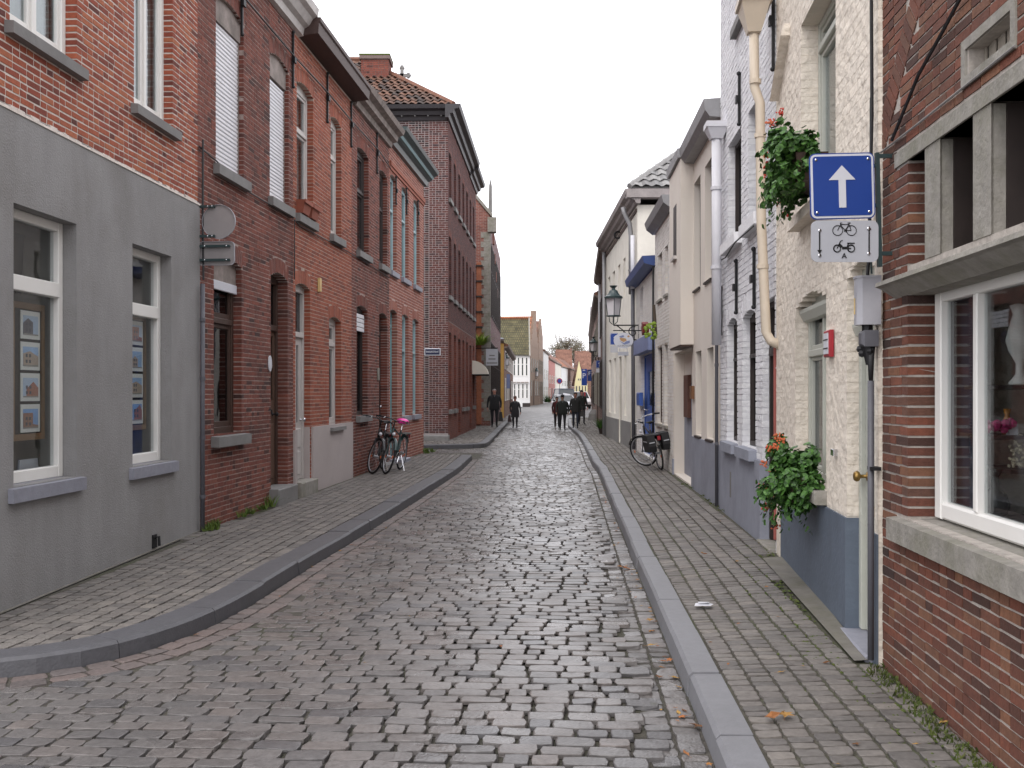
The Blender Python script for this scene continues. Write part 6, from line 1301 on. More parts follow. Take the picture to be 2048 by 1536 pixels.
for i in range(40): k.ball((c[0] - .5 + rr.uniform(-.2, .2), .3 + rr.uniform(-.1, .1), c[2] + rr.uniform(-.15, .15)), rr.uniform(.02, .04), 5, 3)
k.build('yellow_flowers', M['fern'], t)['kind'] = 'stuff'; k = MB(FM); k.tube([(c[0] - .5, .2, c[2] - .1), (c[0] - .6, .25, c[2] + .5)], .03, 6); k.build('stake', M['twig'], t)

# ---- N: tall cream house
FN = Frame((3.187, 26.11), (3.214, 35.0), 1)
topN = 6.42
hN = thing('tall_cream_house', 'tall cream rendered house with deep grey eaves beyond the blue door house', 'house', (*FN.w((4, 0, 0))[:2], .1))
cols = [1218, 1227.5, 1238, 1248.5, 1261]
opsN = [rr_(FN, p - 1.8, p + 2.4, (p - 1.8, 0), (p, 0), rev=.09) for p in cols]; zu = (FN.Z(1260, 503), FN.Z(1260, 585))
for q in opsN: q['z1'], q['z0'] = zu
gN = []
for p, k_ in ((1220, 0), (1229.5, 0), (1240, 1), (1250.5, 0), (1264, 2)):
    q = rr_(FN, p - 2, p + 2.6, (p, 0), (p, 0), rev=.1); q['z1'] = FN.Z(1250, 710); q['z0'] = .2 if k_ else 1.0; gN.append(q)
wall_mesh(hN, FN, 0, FN.len, 0, topN, opsN + gN, M['plasterN'], depth=5.)
for q in opsN + [gN[0], gN[1], gN[3]]: window(hN, FN, q, 'greywood', o=-.06, b=.05, gl='glassdim', backing='dark')
leaf_door(hN, FN, gN[2], 'brownwood', o=-.08); leaf_door(hN, FN, gN[4], 'darkwood', o=-.08)
k = MB(FN); 
for a, b_ in ((gN[4]['u1'], gN[3]['u0'] + .0), (gN[3]['u0'], gN[2]['u0'] - .0), (gN[2]['u1'], FN.len)):
    if b_ > a + .02: k.box(a, b_, .0, .03, .02, .85)
k.box(.0, gN[4]['u0'], .0, .03, .02, .85); k.build('plinth', M['stone'], hN)
k = MB(FN); k.box(.02, FN.len, .0, .03, FN.Z(1255, 452), FN.Z(1255, 452) + .09); k.build('string_course', M['brownwood'], hN)
k = MB(FN); k.torus((FN.U(1240), .06, FN.Z(1240, 470)), .10, .03, FN.w((0, 1, 0)) - FN.w((0, 0, 0)), 16, 6); k.build('wall_ring', M['iron'], hN)
# its flank wall: cream corner, then bare brick
FNs = Frame((3.187 + .0, 26.10), (3.187 + 5, 26.10), 1)
k = MB(); k.box(3.19, 3.19 + .62, 26.06, 26.1, 3.5, topN); k.build('flank_render', M['plasterN'], hN)
FNb = Frame((3.83, 26.10), (7.6, 26.10), -1); wb = MB(); wb.box(3.82, 7.6, 26.08, 26.11, 3., topN + .1); wbo = wb.build('flank_wall', M['mortF'], hN)
lay_bricks(wbo, FNb, 0, 2.6, 3.5, topN, [], M['brickM2'] if 'brickM2' in M else M.setdefault('brickM2', mat('bare_pale_brick', ramp=[(.11, .06, .045), (.2, .11, .08), (.27, .16, .12), (.33, .24, .2)], var=.3, scale=10, rough=.9)), seed=63, H=.06, J=.016, proud=.03, mixed=.5)
prN = lambda z: [(-.05, z), (.06, z + .01), (.09, z + .08), (.18, z + .12), (.21, z + .2), (.31, z + .24), (.34, z + .36), (-.05, z + .38)]
cN = mat('weathered_eaves_paint', (.30, .27, .265), var=.2, rough=.7, dirt=(.13, .11, .10), dirtamt=.5, dirtscale=2)
strip_profile(hN, FN, -.3, FN.len + .3, prN(topN), cN); k = MB(); k.box(3.187 - .30, 7.5, 25.76, 26.05, topN + .14, topN + .36); k.build('flank_cornice', cN, hN)
# pitched roof seen over the flank
ze = topN + .38; A_ = (2.95, 25.75, ze); rid = (6.3, 29.5, ze + 2.75); k = MB(); k.add([A_, (9.5, 25.75, ze), (9.5, 29.5, ze + 2.75), rid, (2.95, 36, ze), (9.5, 36, ze)], [(0, 1, 2, 3), (0, 3, 4), (3, 2, 5, 4), (1, 5, 2), (0, 4, 5, 1)]); rN = k.build('roof', M['tilegrey'], hN)
vs = (Vector((6.3, 29.5, ze + 2.75)) - Vector((6.3, 25.75, ze))); sl = vs.length; vs.normalize(); vx = Vector((1, 0, 0)); nn = vx.cross(vs)
cache = []
for vv in range(4):
    t_ = MB(); pts = []
    for s_ in (0, .38):
        for x, h in tv: pts.append(tuple(vx * x * .28 + vs * s_ + nn * (h + (.045 if s_ == 0 else .01))))
    t_.add(pts, [(i, i + 1, 6 + i, 5 + i) for i in range(4)], vv / 3); me = t_.build('roof_tile', M['tilegrey'], None, fixn=False, origin=(0, 0, 0)); cache.append(me.data); bpy.data.objects.remove(me)
for j in range(int(sl / .33)):
    x = 3.16 + (6.3 - 2.95) * j * .33 / sl
    while x < 6.6:
        p = Vector((x, 25.75, ze)) + vs * (j * .33); ob = bpy.data.objects.new('roof_tile', rg_.choice(cache)); COL.objects.link(ob); ob.parent = rN; ob.location = p - wloc(rN); x += .26
hp = MB(); hp.tube([(2.95, 25.75, ze + .03), (6.3, 29.5, ze + 2.8)], .08, 6); hp.build('ridge_tiles', M['tilegrey'], rN)
pipe(hN, FN, [(.55, .30, topN + .05), (.55, .26, topN - .12), (.5, .13, topN - .40), (.5, .10, topN - .7), (.5, .10, 4.2)], .062, 'zinc', [(.5, .1, topN - 1.6)])
pipe(hN, FN, [(.12, .10, topN - .75), (.12, .10, 4.3)], .055, 'pipewhite')
pipe(hN, FN, [(FN.len - .1, .08, topN), (FN.len - .1, .08, .2)], .06, 'zinc')
# ------------------------------------------------------------------ the far street
def P_(px, Y): return ((px - 1024) / FPX * Y, Y)
def Zp(py, Y): return CH + (HZ - py) / FPX * Y
def tick(root, fr, u0, u1, z0, z1, fm='white', name='window', bar=True):
    f = MB(fr); b = .07
    f.box(u0, u0 + b, .002, .04, z0, z1); f.box(u1 - b, u1, .002, .04, z0, z1); f.box(u0 + b, u1 - b, .002, .04, z1 - b, z1); f.box(u0 + b, u1 - b, .002, .05, z0, z0 + b)
    if bar: f.box(u0 + b, u1 - b, .002, .035, z0 + (z1 - z0) * .62 - .03, z0 + (z1 - z0) * .62 + .03)
    w = f.build(name, M[fm], root); g = MB(fr); g.box(u0 + b, u1 - b, .004, .012, z0 + b, z1 - b); g.build('pane', M['darkpane'], w); return w
M['darkpane'] = mat('dark_pane', (.035, .04, .045), rough=.12, spec=.6)
def far_house(label, a, b, side, ze, wm, rows, nw, rise=2.6, depth=7., rm='tile', fm='white', door=None, ridge='along', name='town_house', eave='cornweather', base=0., gable=None):
    fr = Frame(a, b, side); L = fr.len; h = thing(name, label, 'house', (*fr.w((L / 2, 0, 0))[:2], base)); wmm = wm if not isinstance(wm, str) else M[wm]
    k = MB(fr); e = .01; k.box(e, L - e, -depth, 0, base - .1, ze); k.build('wall', wmm, h)
    for (z0, z1, wf) in rows:
        for i in range(nw):
            uc = L * (i + .5) / nw; w = L / nw * wf / 2
            if door is not None and i == door and z0 < 2.2:
                d = MB(fr); d.box(uc - w, uc + w, .002, .04, base + .1, z1); d.build('door', M['brownwood'], h); continue
            tick(h, fr, uc - w, uc + w, z0, z1, fm)
    r = MB(fr)
    if ridge == 'along': r.prism([(.25, ze - .02), (-depth / 2, ze + rise), (-depth, ze - .02), (-depth, ze - .15), (.25, ze - .15)], 0, .0, L)
    else: r.prism([(-.15, ze - .02), (L / 2, ze + rise), (L + .15, ze - .02), (L + .15, ze - .14), (-.15, ze - .14)], 1, -depth, -.26)
    r.build('roof', M[rm] if isinstance(rm, str) else rm, h)
    if ridge == 'along': strip_profile(h, fr, e, L - e, [(.0, ze - .3), (.12, ze - .25), (.26, ze - .16), (.3, ze - .02), (.0, ze - .02)], eave)
    if gable:
        n = 6; g = MB(fr)
        for i in range(n):
            t = 1 - (i + .5) / n; g.box(L / 2 - L / 2 * t - .02, L / 2 + L / 2 * t + .02, -.25, .02 + .001 * i, ze - .1 if i == 0 else ze + (rise + .3) * i / n, ze + (rise + .3) * (i + 1) / n)
        g.build('stepped_gable', wmm, h)
    return h, fr
bfar = lambda nm, c, c2, ax=1: mat(nm, c, brick=(ax, .22, .07, c2, (.3, .26, .24)), rough=.9, var=.3, scale=2.5)
M['bG'] = bfar('red_far_brick', (.19, .065, .05), (.25, .09, .065), 0); M['bG1'] = bfar('purple_far_brick', (.10, .05, .06), (.16, .075, .08), 1)
M['bO'] = bfar('dark_far_brick', (.10, .055, .045), (.17, .085, .065), 1); M['bO2'] = bfar('rust_far_brick', (.17, .085, .06), (.22, .12, .085), 1); M['bX'] = bfar('far_buff_brick', (.21, .14, .10), (.26, .17, .12), 0)
def rows_roof(nm, a, b, c):
    m = mat(nm, a, brick=(0, .25, .3, b, c), rough=.9, var=.5, scale=1.1); return m
M['greentile'] = rows_roof('mossy_tile', (.075, .07, .035), (.11, .095, .045), (.04, .035, .025)); M['orangetile'] = rows_roof('orange_tile', (.27, .10, .05), (.33, .14, .075), (.14, .06, .04)); M['redtile'] = rows_roof('dull_red_tile', (.17, .085, .06), (.22, .11, .075), (.10, .05, .04))
M['yellowwall'] = mat('ochre_render', (.50, .30, .08), var=.1); M['pinkwall'] = mat('pink_render', (.50, .22, .20), var=.08); M['paleyellow'] = mat('pale_yellow_render', (.62, .56, .33), var=.06); M['whitewall'] = mat('white_limewash', (.70, .70, .70), var=.1); M['brownwall'] = mat('brown_render', (.24, .17, .13), var=.2); M['slate'] = mat('blue_slate', (.09, .10, .12), var=.2, rough=.6)

# G: gabled house with pale quoins whose flank faces up the street
aG, bG = (-1.01, 47.0), (-.70, 62.5)
FG = Frame(aG, bG, -1); FGs = Frame((-6.5, 47.0), (-1.01, 47.0), 1); FGs.n = np.array((0., -1.)); FGs.flip = True
hG = thing('quoined_gable_house', 'tall red brick house with pale stone quoins on its corner and a coped gable', 'house', (-1.5, 50, 0))
zg = 9.75; k = MB(); w = 5.4
k.prism([(-1.01, 0), (-1.01, zg), (-1.01 - w / 2, zg + 3.3), (-1.01 - w, zg), (-1.01 - w, 0)], 1, 47.0, 47.3); k.build('flank_wall', M['bG'], hG)
k = MB(); k.hexa([(-6.4, 47.301, 0), (-6.4, 47.301, zg), (-6.4, 62.4, 0), (-6.4, 62.4, zg), (-1.005, 47.301, 0), (-1.005, 47.301, zg), (-.703, 62.4, 0), (-.703, 62.4, zg)]); k.build('wall', M['bG1'], hG)
k = MB(); k.prism([(-.95, zg), (-1.01 - w / 2, zg + 3.2), (-6.45, zg)], 1, 47.31, 62.5); k.build('roof', M['slate'], hG)
k = MB(); k.hexa([(-.90, 46.9, zg - .08), (-.90, 46.9, zg + .1), (-.90, 47.35, zg - .08), (-.90, 47.35, zg + .1), (-1.01 - w / 2, 46.9, zg + 3.2), (-1.01 - w / 2, 46.9, zg + 3.42), (-1.01 - w / 2, 47.35, zg + 3.2), (-1.01 - w / 2, 47.35, zg + 3.42)]); k.build('coping', M['stonepale'], hG)
k = MB(); k.box(-1.12, -.72, 46.85, 47.4, zg - .75, zg - .081); k.build('kneeler_stone', M['stonepale'], hG)
k = MB(); k.prism([(-1.10, zg + .3), (-.92, zg + .3), (-.93, zg + 1.5), (-1.0, zg + 1.85), (-1.07, zg + 1.5)], 1, 47.6, 47.8); k.build('pinnacle', M['stone'], hG)
z = .35; i = 0
while z < zg - .8:
    k = MB(); wq = .42 if i % 2 else .28; k.bevbox(-1.01 - wq, -.985, 0, .0, z, z + .26) if 0 else k.box(-1.01 - wq, -.985, 46.975, 47.5, z, z + (.262 if i % 2 else .155)); k.build('quoin', M['stonepale'], hG); z += .27 if i % 2 else .163; i += 1
k = MB(); k.box(-1.62, -1.40, 46.8, 46.99, .2, 7.6)
k.build('brick_pilaster', mat('orange_pilaster_brick', (.30, .11, .06), var=.3, scale=8), hG)
for zz in (4.6, 5.3, 6.0, 6.7, 7.4): k = MB(); k.box(-1.68, -1.34, 46.74, 47.0, zz, zz + .07); k.build('pilaster_band', M['darkwood'], hG)
for i in range(11): tick(hG, FG, .8 + i * 1.32, 1.4 + i * 1.32, 5.2, 8.6, 'darkwood'); tick(hG, FG, .8 + i * 1.32, 1.4 + i * 1.32, 1.2, 4., 'darkwood')
for i, (yy, zz) in enumerate(((50., 8.9), (52, 8.2), (54, 7.5), (56.5, 6.9), (59, 6.4))): k = MB(); k.box(-.99, -.86 + .012 * (yy - 50), yy, yy + .5, zz, zz + .5); k.build('corbel', M['bG'], hG)
anchor(hG, FGs, 5.49 - .75, 8.4, 1.4)
t = thing('hanging_sign', 'square grey hanging sign board beyond the white awning', 'sign', (-1.0, 46, 3.)); xa, xb = P_(972, 46)[0], P_(996, 46)[0]
k = MB(); k.bevbox(xa, xb, 46, 45.96, Zp(731, 46), Zp(698, 46), .01) if 0 else k.box(xa, xb, 45.96, 46.0, Zp(731, 46), Zp(698, 46)); k.build('board', M['signlight'], t); k = MB()
for py, wd in ((711, .12), (718, .16), (726, .24)): k.box((xa + xb) / 2 - wd, (xa + xb) / 2 + wd, 45.953, 45.9595, Zp(py + 1.2, 46), Zp(py - 1.2, 46))
k.build('lettering', M['stone'], t); k = MB(); k.tube([(xb, 46, Zp(696, 46)), (xa - .5, 46.3, Zp(696, 46))], .02, 6); k.build('arm', M['iron'], t)
# awning, fern
t = thing('awning', 'rounded cream canvas awning over a doorway of the dark block', 'awning', (*P_(955, 43.)[:1], 43., 2.6)); x0 = P_(944, 43.)[0]; x1 = P_(977, 43)[0]; zA, zB = Zp(750, 43), Zp(722, 43)
k = MB(); n = 7; V = []
for j, y_ in enumerate((42.2, 43.8)):
    for i in range(n + 1):
        a = math.pi / 2 * i / n; V.append((x0 + (x1 - x0) * math.sin(a), y_, zA + (zB - zA) * math.cos(a)))
V += [(x0, 42.2, zA), (x0, 43.8, zA)]
k.add(V, [(i, i + 1, n + 2 + i, n + 1 + i) for i in range(n)] + [(2 * n + 2, i + 1, i) for i in range(n)] + [(2 * n + 3, n + 1 + i, n + 2 + i) for i in range(n)]); k.build('canvas', mat('cream_canvas', (.66, .62, .54), rough=.9, var=.05), t, fixn=False)
k = MB(); k.tube([(x0, 42.2, zA), (x1 + .03, 42.2, zA), (x1 + .03, 43.8, zA), (x0, 43.8, zA)], .025, 6); k.build('frame', M['iron'], t)
def tuft(name, label, cat, c, r, n, ln, m, seed, w=.012, up=.7, group=None, droop=.6):
    rg = np.random.default_rng(seed); V, F, T = [], [], []
    for _ in range(n):
        a = rg.uniform(0, 6.28); q = r * rg.random() ** .5; p = np.array((q * math.cos(a), q * math.sin(a), 0)); d = np.array((math.cos(a) * (1 - up) + rg.normal(0, .3), math.sin(a) * (1 - up) + rg.normal(0, .3), up)); d /= np.linalg.norm(d); l = ln * rg.uniform(.5, 1.1); s = np.array((-d[1], d[0], 0)) * w; b0 = len(V)
        m_ = p + d * l * .55; e = p + d * l + np.array((d[0], d[1], -droop)) * l * .25
        V += [p - s, p + s, m_ + s * .8, m_ - s * .8, e]; F += [(b0, b0 + 1, b0 + 2), (b0, b0 + 2, b0 + 3), (b0 + 3, b0 + 2, b0 + 4)]; T += [rg.random()] * 3
    me = raw_mesh(name, np.array(V), np.array(F), np.array(T)); o = link(name, me, M[m], None, c); tag(o, label, cat, group); return o
tuft('fern_plant', 'yellow green fern sprouting high from the wall beside the quoins', 'plant', (*P_(959, 46.4), Zp(690, 46.4)), .2, 190, .85, 'fern', 3, .03, .55)

# left side beyond the bend
far_house('narrow ochre yellow house end beyond the quoined gable', (-2.4, 65.5), P_(1008, 65.6), -1, Zp(678, 66), 'yellowwall', [], 1, .2, 5., 'slate', name='yellow_house')
h_, f_ = far_house('dull red brick house with lamp past the ochre house', P_(1008.5, 66), P_(1026, 92), -1, Zp(688, 66), 'bO2', [(1.1, 2.6, .45), (3.2, 4.4, .45)], 6, 1.2, 6., 'redtile', door=3)
# green-roofed white house facing us
Yg_ = 118.; a, b_ = (-7., Yg_), P_(1060, Yg_); fr = Frame(a, b_, 1); fr.n = np.array((0., -1.)); fr.flip = True
hW = thing('white_cottage', 'white limewashed house under a steep mossy green tiled roof', 'house', (*P_(1045, Yg_), 0)); ze, zr = Zp(709, Yg_), Zp(637, Yg_ + 4.5)
k = MB(); k.box(-7, b_[0], Yg_, Yg_ + 9, 0, ze); k.build('wall', M['whitewall'], hW)
k = MB(); k.prism([(Yg_ - .3, ze - .1), (Yg_ + 4.5, zr), (Yg_ + 9.3, ze - .1)], 0, -7, P_(1058, Yg_)[0]); k.build('roof', M['greentile'], hW)
k = MB(); k.prism([(Yg_ - .34, ze - .15), (Yg_ + 4.5, zr + .15), (Yg_ + 9.3, ze - .15)], 0, P_(1058, Yg_)[0] + .001, P_(1061, Yg_)[0]); k.build('verge', M['stonepale'], hW)
k = MB(); k.tube([(-7, Yg_ + 4.5, zr + .05), (P_(1058, Yg_)[0], Yg_ + 4.5, zr + .05)], .2, 6); k.build('ridge_tiles', M['orangetile'], hW)
for i in range(4):
    x = P_(1026 + i * 8.2, Yg_)[0]; q0 = x + 7
    tick(hW, fr, q0, q0 + .30, Zp(752, Yg_), Zp(714, Yg_), 'white'); tick(hW, fr, q0 + .05, q0 + .33, Zp(797, Yg_), Zp(767, Yg_), 'white')
    k = MB(fr); k.box(q0 - .04, q0 + .36, .05, .3, Zp(764, Yg_) - .05, Zp(764, Yg_)); k.build('window_ledge', M['brownwall'], hW)
k = MB(fr); k.box(7 + P_(1045, Yg_)[0], 7 + P_(1060, Yg_)[0], .0, .1, 0, Zp(806, Yg_)); k.build('dark_plinth', M['darkwood'], hW)
# large orange roof behind
ho, fo_ = far_house('brown house with broad orange tiled roof and a chimney behind the mossy roof', P_(1061, 127.6), P_(1077, 139), -1, Zp(690, 128), 'brownwall', [(1.2, 3.2, .35), (4.2, 6.0, .35)], 4, Zp(632, 133) - Zp(690, 128), 7., 'orangetile', 'stonepale', door=1, ridge='across', gable=True)
k = MB(fo_); k.box(fo_.len - .6, fo_.len, -1., -.3, Zp(690, 128), Zp(622, 139)); k.build('chimney', M['bX'], ho)
far_house('brown stone house with stepped gable and wall lamp past the orange roof', P_(1077.3, 139.2), P_(1086, 151.5), -1, Zp(668, 139), 'bX', [(1.2, 3.2, .35), (4.2, 6.2, .35)], 5, 2.2, 4., 'redtile', 'stonepale', door=2, ridge='across', gable=True)
far_house('narrow white fronted house before the pink house', P_(1087, 152), P_(1097, 168), -1, Zp(700, 152), 'whitewall', [(1., 2.6, .4), (3.6, 5.2, .4)], 3, 1.5, 4., 'redtile')
far_house('pink rendered house far along the bend', P_(1097.5, 169), P_(1110, 190), -1, Zp(716, 169), 'pinkwall', [(1., 2.4, .35), (3.2, 4.6, .35)], 3, 2.5, 5., 'redtile', door=1)
far_house('small grey rendered house after the pink house', P_(1110.5, 191), P_(1122, 210), -1, Zp(724, 191), 'plasterN', [(1., 2.4, .35), (3.2, 4.6, .35)], 4, 2.5, 5., 'redtile')
far_house('small white house near the end of the street', P_(1122.5, 211), P_(1136, 228), -1, Zp(732, 211), 'whitewall', [(1., 2.4, .35), (3., 4.2, .35)], 4, 2.2, 5., 'orangetile')
far_house('low brick house at the end of the street', P_(1136.5, 229), P_(1150, 246), -1, Zp(736, 229), 'bO2', [(1., 2.4, .35), (3., 4.2, .35)], 4, 2.2, 5., 'redtile')
hx = thing('far_orange_roof', 'distant house whose orange brown roof closes the street', 'house', (*P_(1130, 250), 0)); Y = 250.; k = MB(); k.box(*[P_(p, Y)[0] for p in (1108, 1150)], Y, Y + 12, 0, Zp(745, Y)); k.build('wall', M['bO2'], hx); k = MB(); k.prism([(Y - .3, Zp(746, Y)), (Y + 6, Zp(699, Y + 6)), (Y + 12, Zp(746, Y))], 0, P_(1113, Y)[0], P_(1146, Y)[0]); k.build('roof', M['redtile'], hx)
k = MB(); k.box(P_(1143, Y)[0], P_(1147, Y)[0], Y + 5.5, Y + 6.5, Zp(720, Y), Zp(695, Y)); k.build('chimney', M['bO2'], hx)
# pale yellow gable facing us
hy = thing('yellow_gable_house', 'distant pale yellow house with pointed gable facing down the street', 'house', (*P_(1162, 235), 0)); Y = 225.; xs = [P_(p, Y)[0] for p in (1149, 1158, 1175)]
k = MB(); k.prism([(xs[0], 0), (xs[0], Zp(770, Y)), (xs[1] - .6, Zp(750, Y)), (xs[1], Zp(722, Y)), (xs[1] + .7, Zp(750, Y)), (xs[2], Zp(768, Y)), (xs[2], 0)], 1, Y, Y + .4); k.build('gable_wall', M['paleyellow'], hy)
k = MB(); k.prism([(xs[0] - .1, Zp(772, Y)), (xs[1], Zp(720, Y)), (xs[2] + .1, Zp(770, Y))], 1, Y + .41, Y + 9); k.build('roof', M['redtile'], hy); fr = Frame((xs[0], Y), (xs[2], Y), 1); fr.n = np.array((0., -1.)); fr.flip = True
for i in range(4): tick(hy, fr, .3 + i * .65, .6 + i * .65, Zp(783, Y), Zp(772, Y), 'stonepale', bar=False)
for i in range(2): tick(hy, fr, .75 + i * .4, 1.0 + i * .4, Zp(761, Y), Zp(757, Y), 'stonepale', bar=False)
hz = thing('far_red_roof_house', 'distant dull red roofed house right behind the yellow gable', 'house', (*P_(1170, 260), 0)); Y = 262.; k = MB(); k.box(*[P_(p, Y)[0] for p in (1155, 1190)], Y, Y + 12, 0, Zp(738, Y)); k.build('wall', M['bO2'], hz); k = MB(); k.prism([(Y - .3, Zp(739, Y)), (Y + 6, Zp(702, Y + 6)), (Y + 12, Zp(739, Y))], 0, P_(1152, Y)[0], P_(1192, Y)[0]); k.build('roof', M['redtile'], hz)

# right side beyond the tall cream house
hO, fO = far_house('tall dark brick house with stepped gable past the cream house', (3.25, 35.1), (3.95, 46.), 1, Zp(560, 46), 'bO', [(1., 3., .4), (4., 5.6, .4)], 6, 3.4, 6., 'redtile', 'darkwood', door=1, gable=None)
k = MB(fO); n = 5
for i in range(n): k.box(9.2 - .0 + i * .3, fO.len - .01, -.5 - i * .01, .06 + .012 * i, Zp(560, 46) + i * .42 - .02, Zp(560, 46) + (i + 1) * .42 - .02) if 0 else k.box(fO.len - 1.6 + i * .28, fO.len - .02, -.8, .05, Zp(560, 46) - .3 + i * .42, Zp(560, 46) - .3 + (i + 1) * .42 - .002)
k.build('gable_step', M['bO'], hO)
k = MB(fO); k.box(fO.len - 1.2, fO.len - .9, .0, .10, 3.2, 6.8); k.build('white_strip', M['pipewhite'], hO)
far_house('brown brick house with white chimney after the stepped gable on the downhill side', (3.98, 46.2), (5.0, 62.), 1, Zp(630, 60), 'bO2', [(1., 2.8, .4), (3.6, 5.2, .4)], 7, 1.6, 6., 'redtile', 'stonepale', door=2)
far_house('dark shop front house behind the parking sign', (5.05, 62.2), (6.6, 85.), 1, Zp(668, 84), 'bO', [(.8, 2.9, .6), (3.8, 5.4, .4)], 8, 1.6, 6., 'redtile', 'darkwood', door=4)
far_house('rust brick house beyond the dark shop front', (6.65, 85.2), (9.3, 120.), 1, Zp(700, 118), 'bO2', [(1., 2.6, .4), (3.4, 4.6, .4)], 9, 1.6, 6., 'redtile', 'stonepale')
far_house('white gabled house at the far bend', (9.4, 121.), (15.5, 190.), 1, Zp(722, 186), 'plasterN', [(1., 2.6, .4), (3.4, 4.8, .4)], 10, 1.6, 6., 'redtile')
k = MB(); c = P_(1183, 61); k.box(c[0] - .1, c[0] + .15, 60.9, 61.2, Zp(630, 61), Zp(614, 61)); tag(k.build('chimney_pot', M['pipewhite'], None), 'white chimney pot on the brown brick roof edge', 'chimney pot')
# kerb stone bollards, stone blocks and plants on the far right pavement
k = MB(); c = P_(1196, 56.); k.lathe((c[0] - .2, c[1], .1), [(.35, 0), (.3, .4), (.15, .62)], 8); tag(k.build('guard_stone', M['stone'], None), 'worn grey guard stone at the foot of the brown brick house', 'guard stone')
tuft('potted_shrub', 'dark evergreen shrub against the wall near the drainpipe of the cream house', 'shrub', (*P_(1204.5, 37.), .35), .14, 160, .5, 'leaf', 8, .04, .8)
k = MB(); c = P_(1204.5, 37.); k.lathe((c[0], c[1], .12), [(.1, 0), (.14, .25), (.15, .27)], 10); tag(k.build('plant_pot', M['darkwood'], None), 'dark pot under the evergreen shrub by the drainpipe', 'plant pot')
tuft('street_plant', 'green plant at the foot of the pink house end', 'plant', (*P_(1095, 150.), .2), .4, 90, 1.6, 'leaf', 9, .09, .8)

# ---- trees behind the roofs
def tree(label, px, Y, zc, rr, seed):
    rg = np.random.default_rng(seed); x, y = P_(px, Y); t = thing('tree', label, 'tree', (x, y, 0), 'trees behind the far roofs'); k = MB(); k.tube([(x, y, 0), (x + .2, y, zc * .5), (x, y, zc)], [.45, .32, .15], 7); ends = []
    for i in range(34):
        a = rg.uniform(0, 6.28); e = rg.uniform(-.2, 1.3); l = rr * rg.uniform(.5, 1.); s = np.array((x, y, zc - rr * .5 + rg.uniform(-.3, .5) * rr)); d = np.array((math.cos(a) * math.cos(e), math.sin(a) * math.cos(e), math.sin(e))); m_ = s + d * l * .5; en = s + d * l + (0, 0, .2)
        k.tube([s, m_, en], [.12, .06, .02], 4, cap=False); ends += [m_, en]
        for _ in range(4): e2 = m_ + rg.normal(0, rr * .25, 3); k.tube([m_, e2], [.035, .012], 3, cap=False); ends.append(e2)
    k.build('trunk', M['twig'], t); V, F, T = [], [], []
    for _ in range(2600):
        c = ends[rg.integers(len(ends))] + rg.normal(0, rr * .12, 3); s = rg.uniform(.08, .2); n_ = rg.normal(0, 1, 3); n_ /= np.linalg.norm(n_); a = np.cross(n_, (0, 0, 1.)); a /= np.linalg.norm(a) + 1e-6; b = np.cross(n_, a); b0 = len(V); V += [c - a * s, c + b * s * .6, c + a * s, c - b * s * .6]; F.append((b0, b0 + 1, b0 + 2, b0 + 3)); T.append(rg.random())
    V = np.array(V); c0 = V.mean(0); fo = link('crown', raw_mesh('crown', V - c0, np.array(F), np.array(T)), M['treeleaf'], t, c0); fo['kind'] = 'stuff'
for i, (px, Y, py, r_, lab) in enumerate(((1116, 290, 692, 4.8, 'thin autumn tree above the end of the pink house roofs'), (1132, 285, 688, 6.0, 'largest half bare autumn tree above the far orange roof'), (1149, 292, 694, 5.6, 'half bare autumn tree between the orange roof and the yellow gable'), (1162, 300, 706, 4.6, 'low autumn tree just above the yellow gable'))): tree(lab, px, Y, Zp(py, Y), r_, 40 + i)

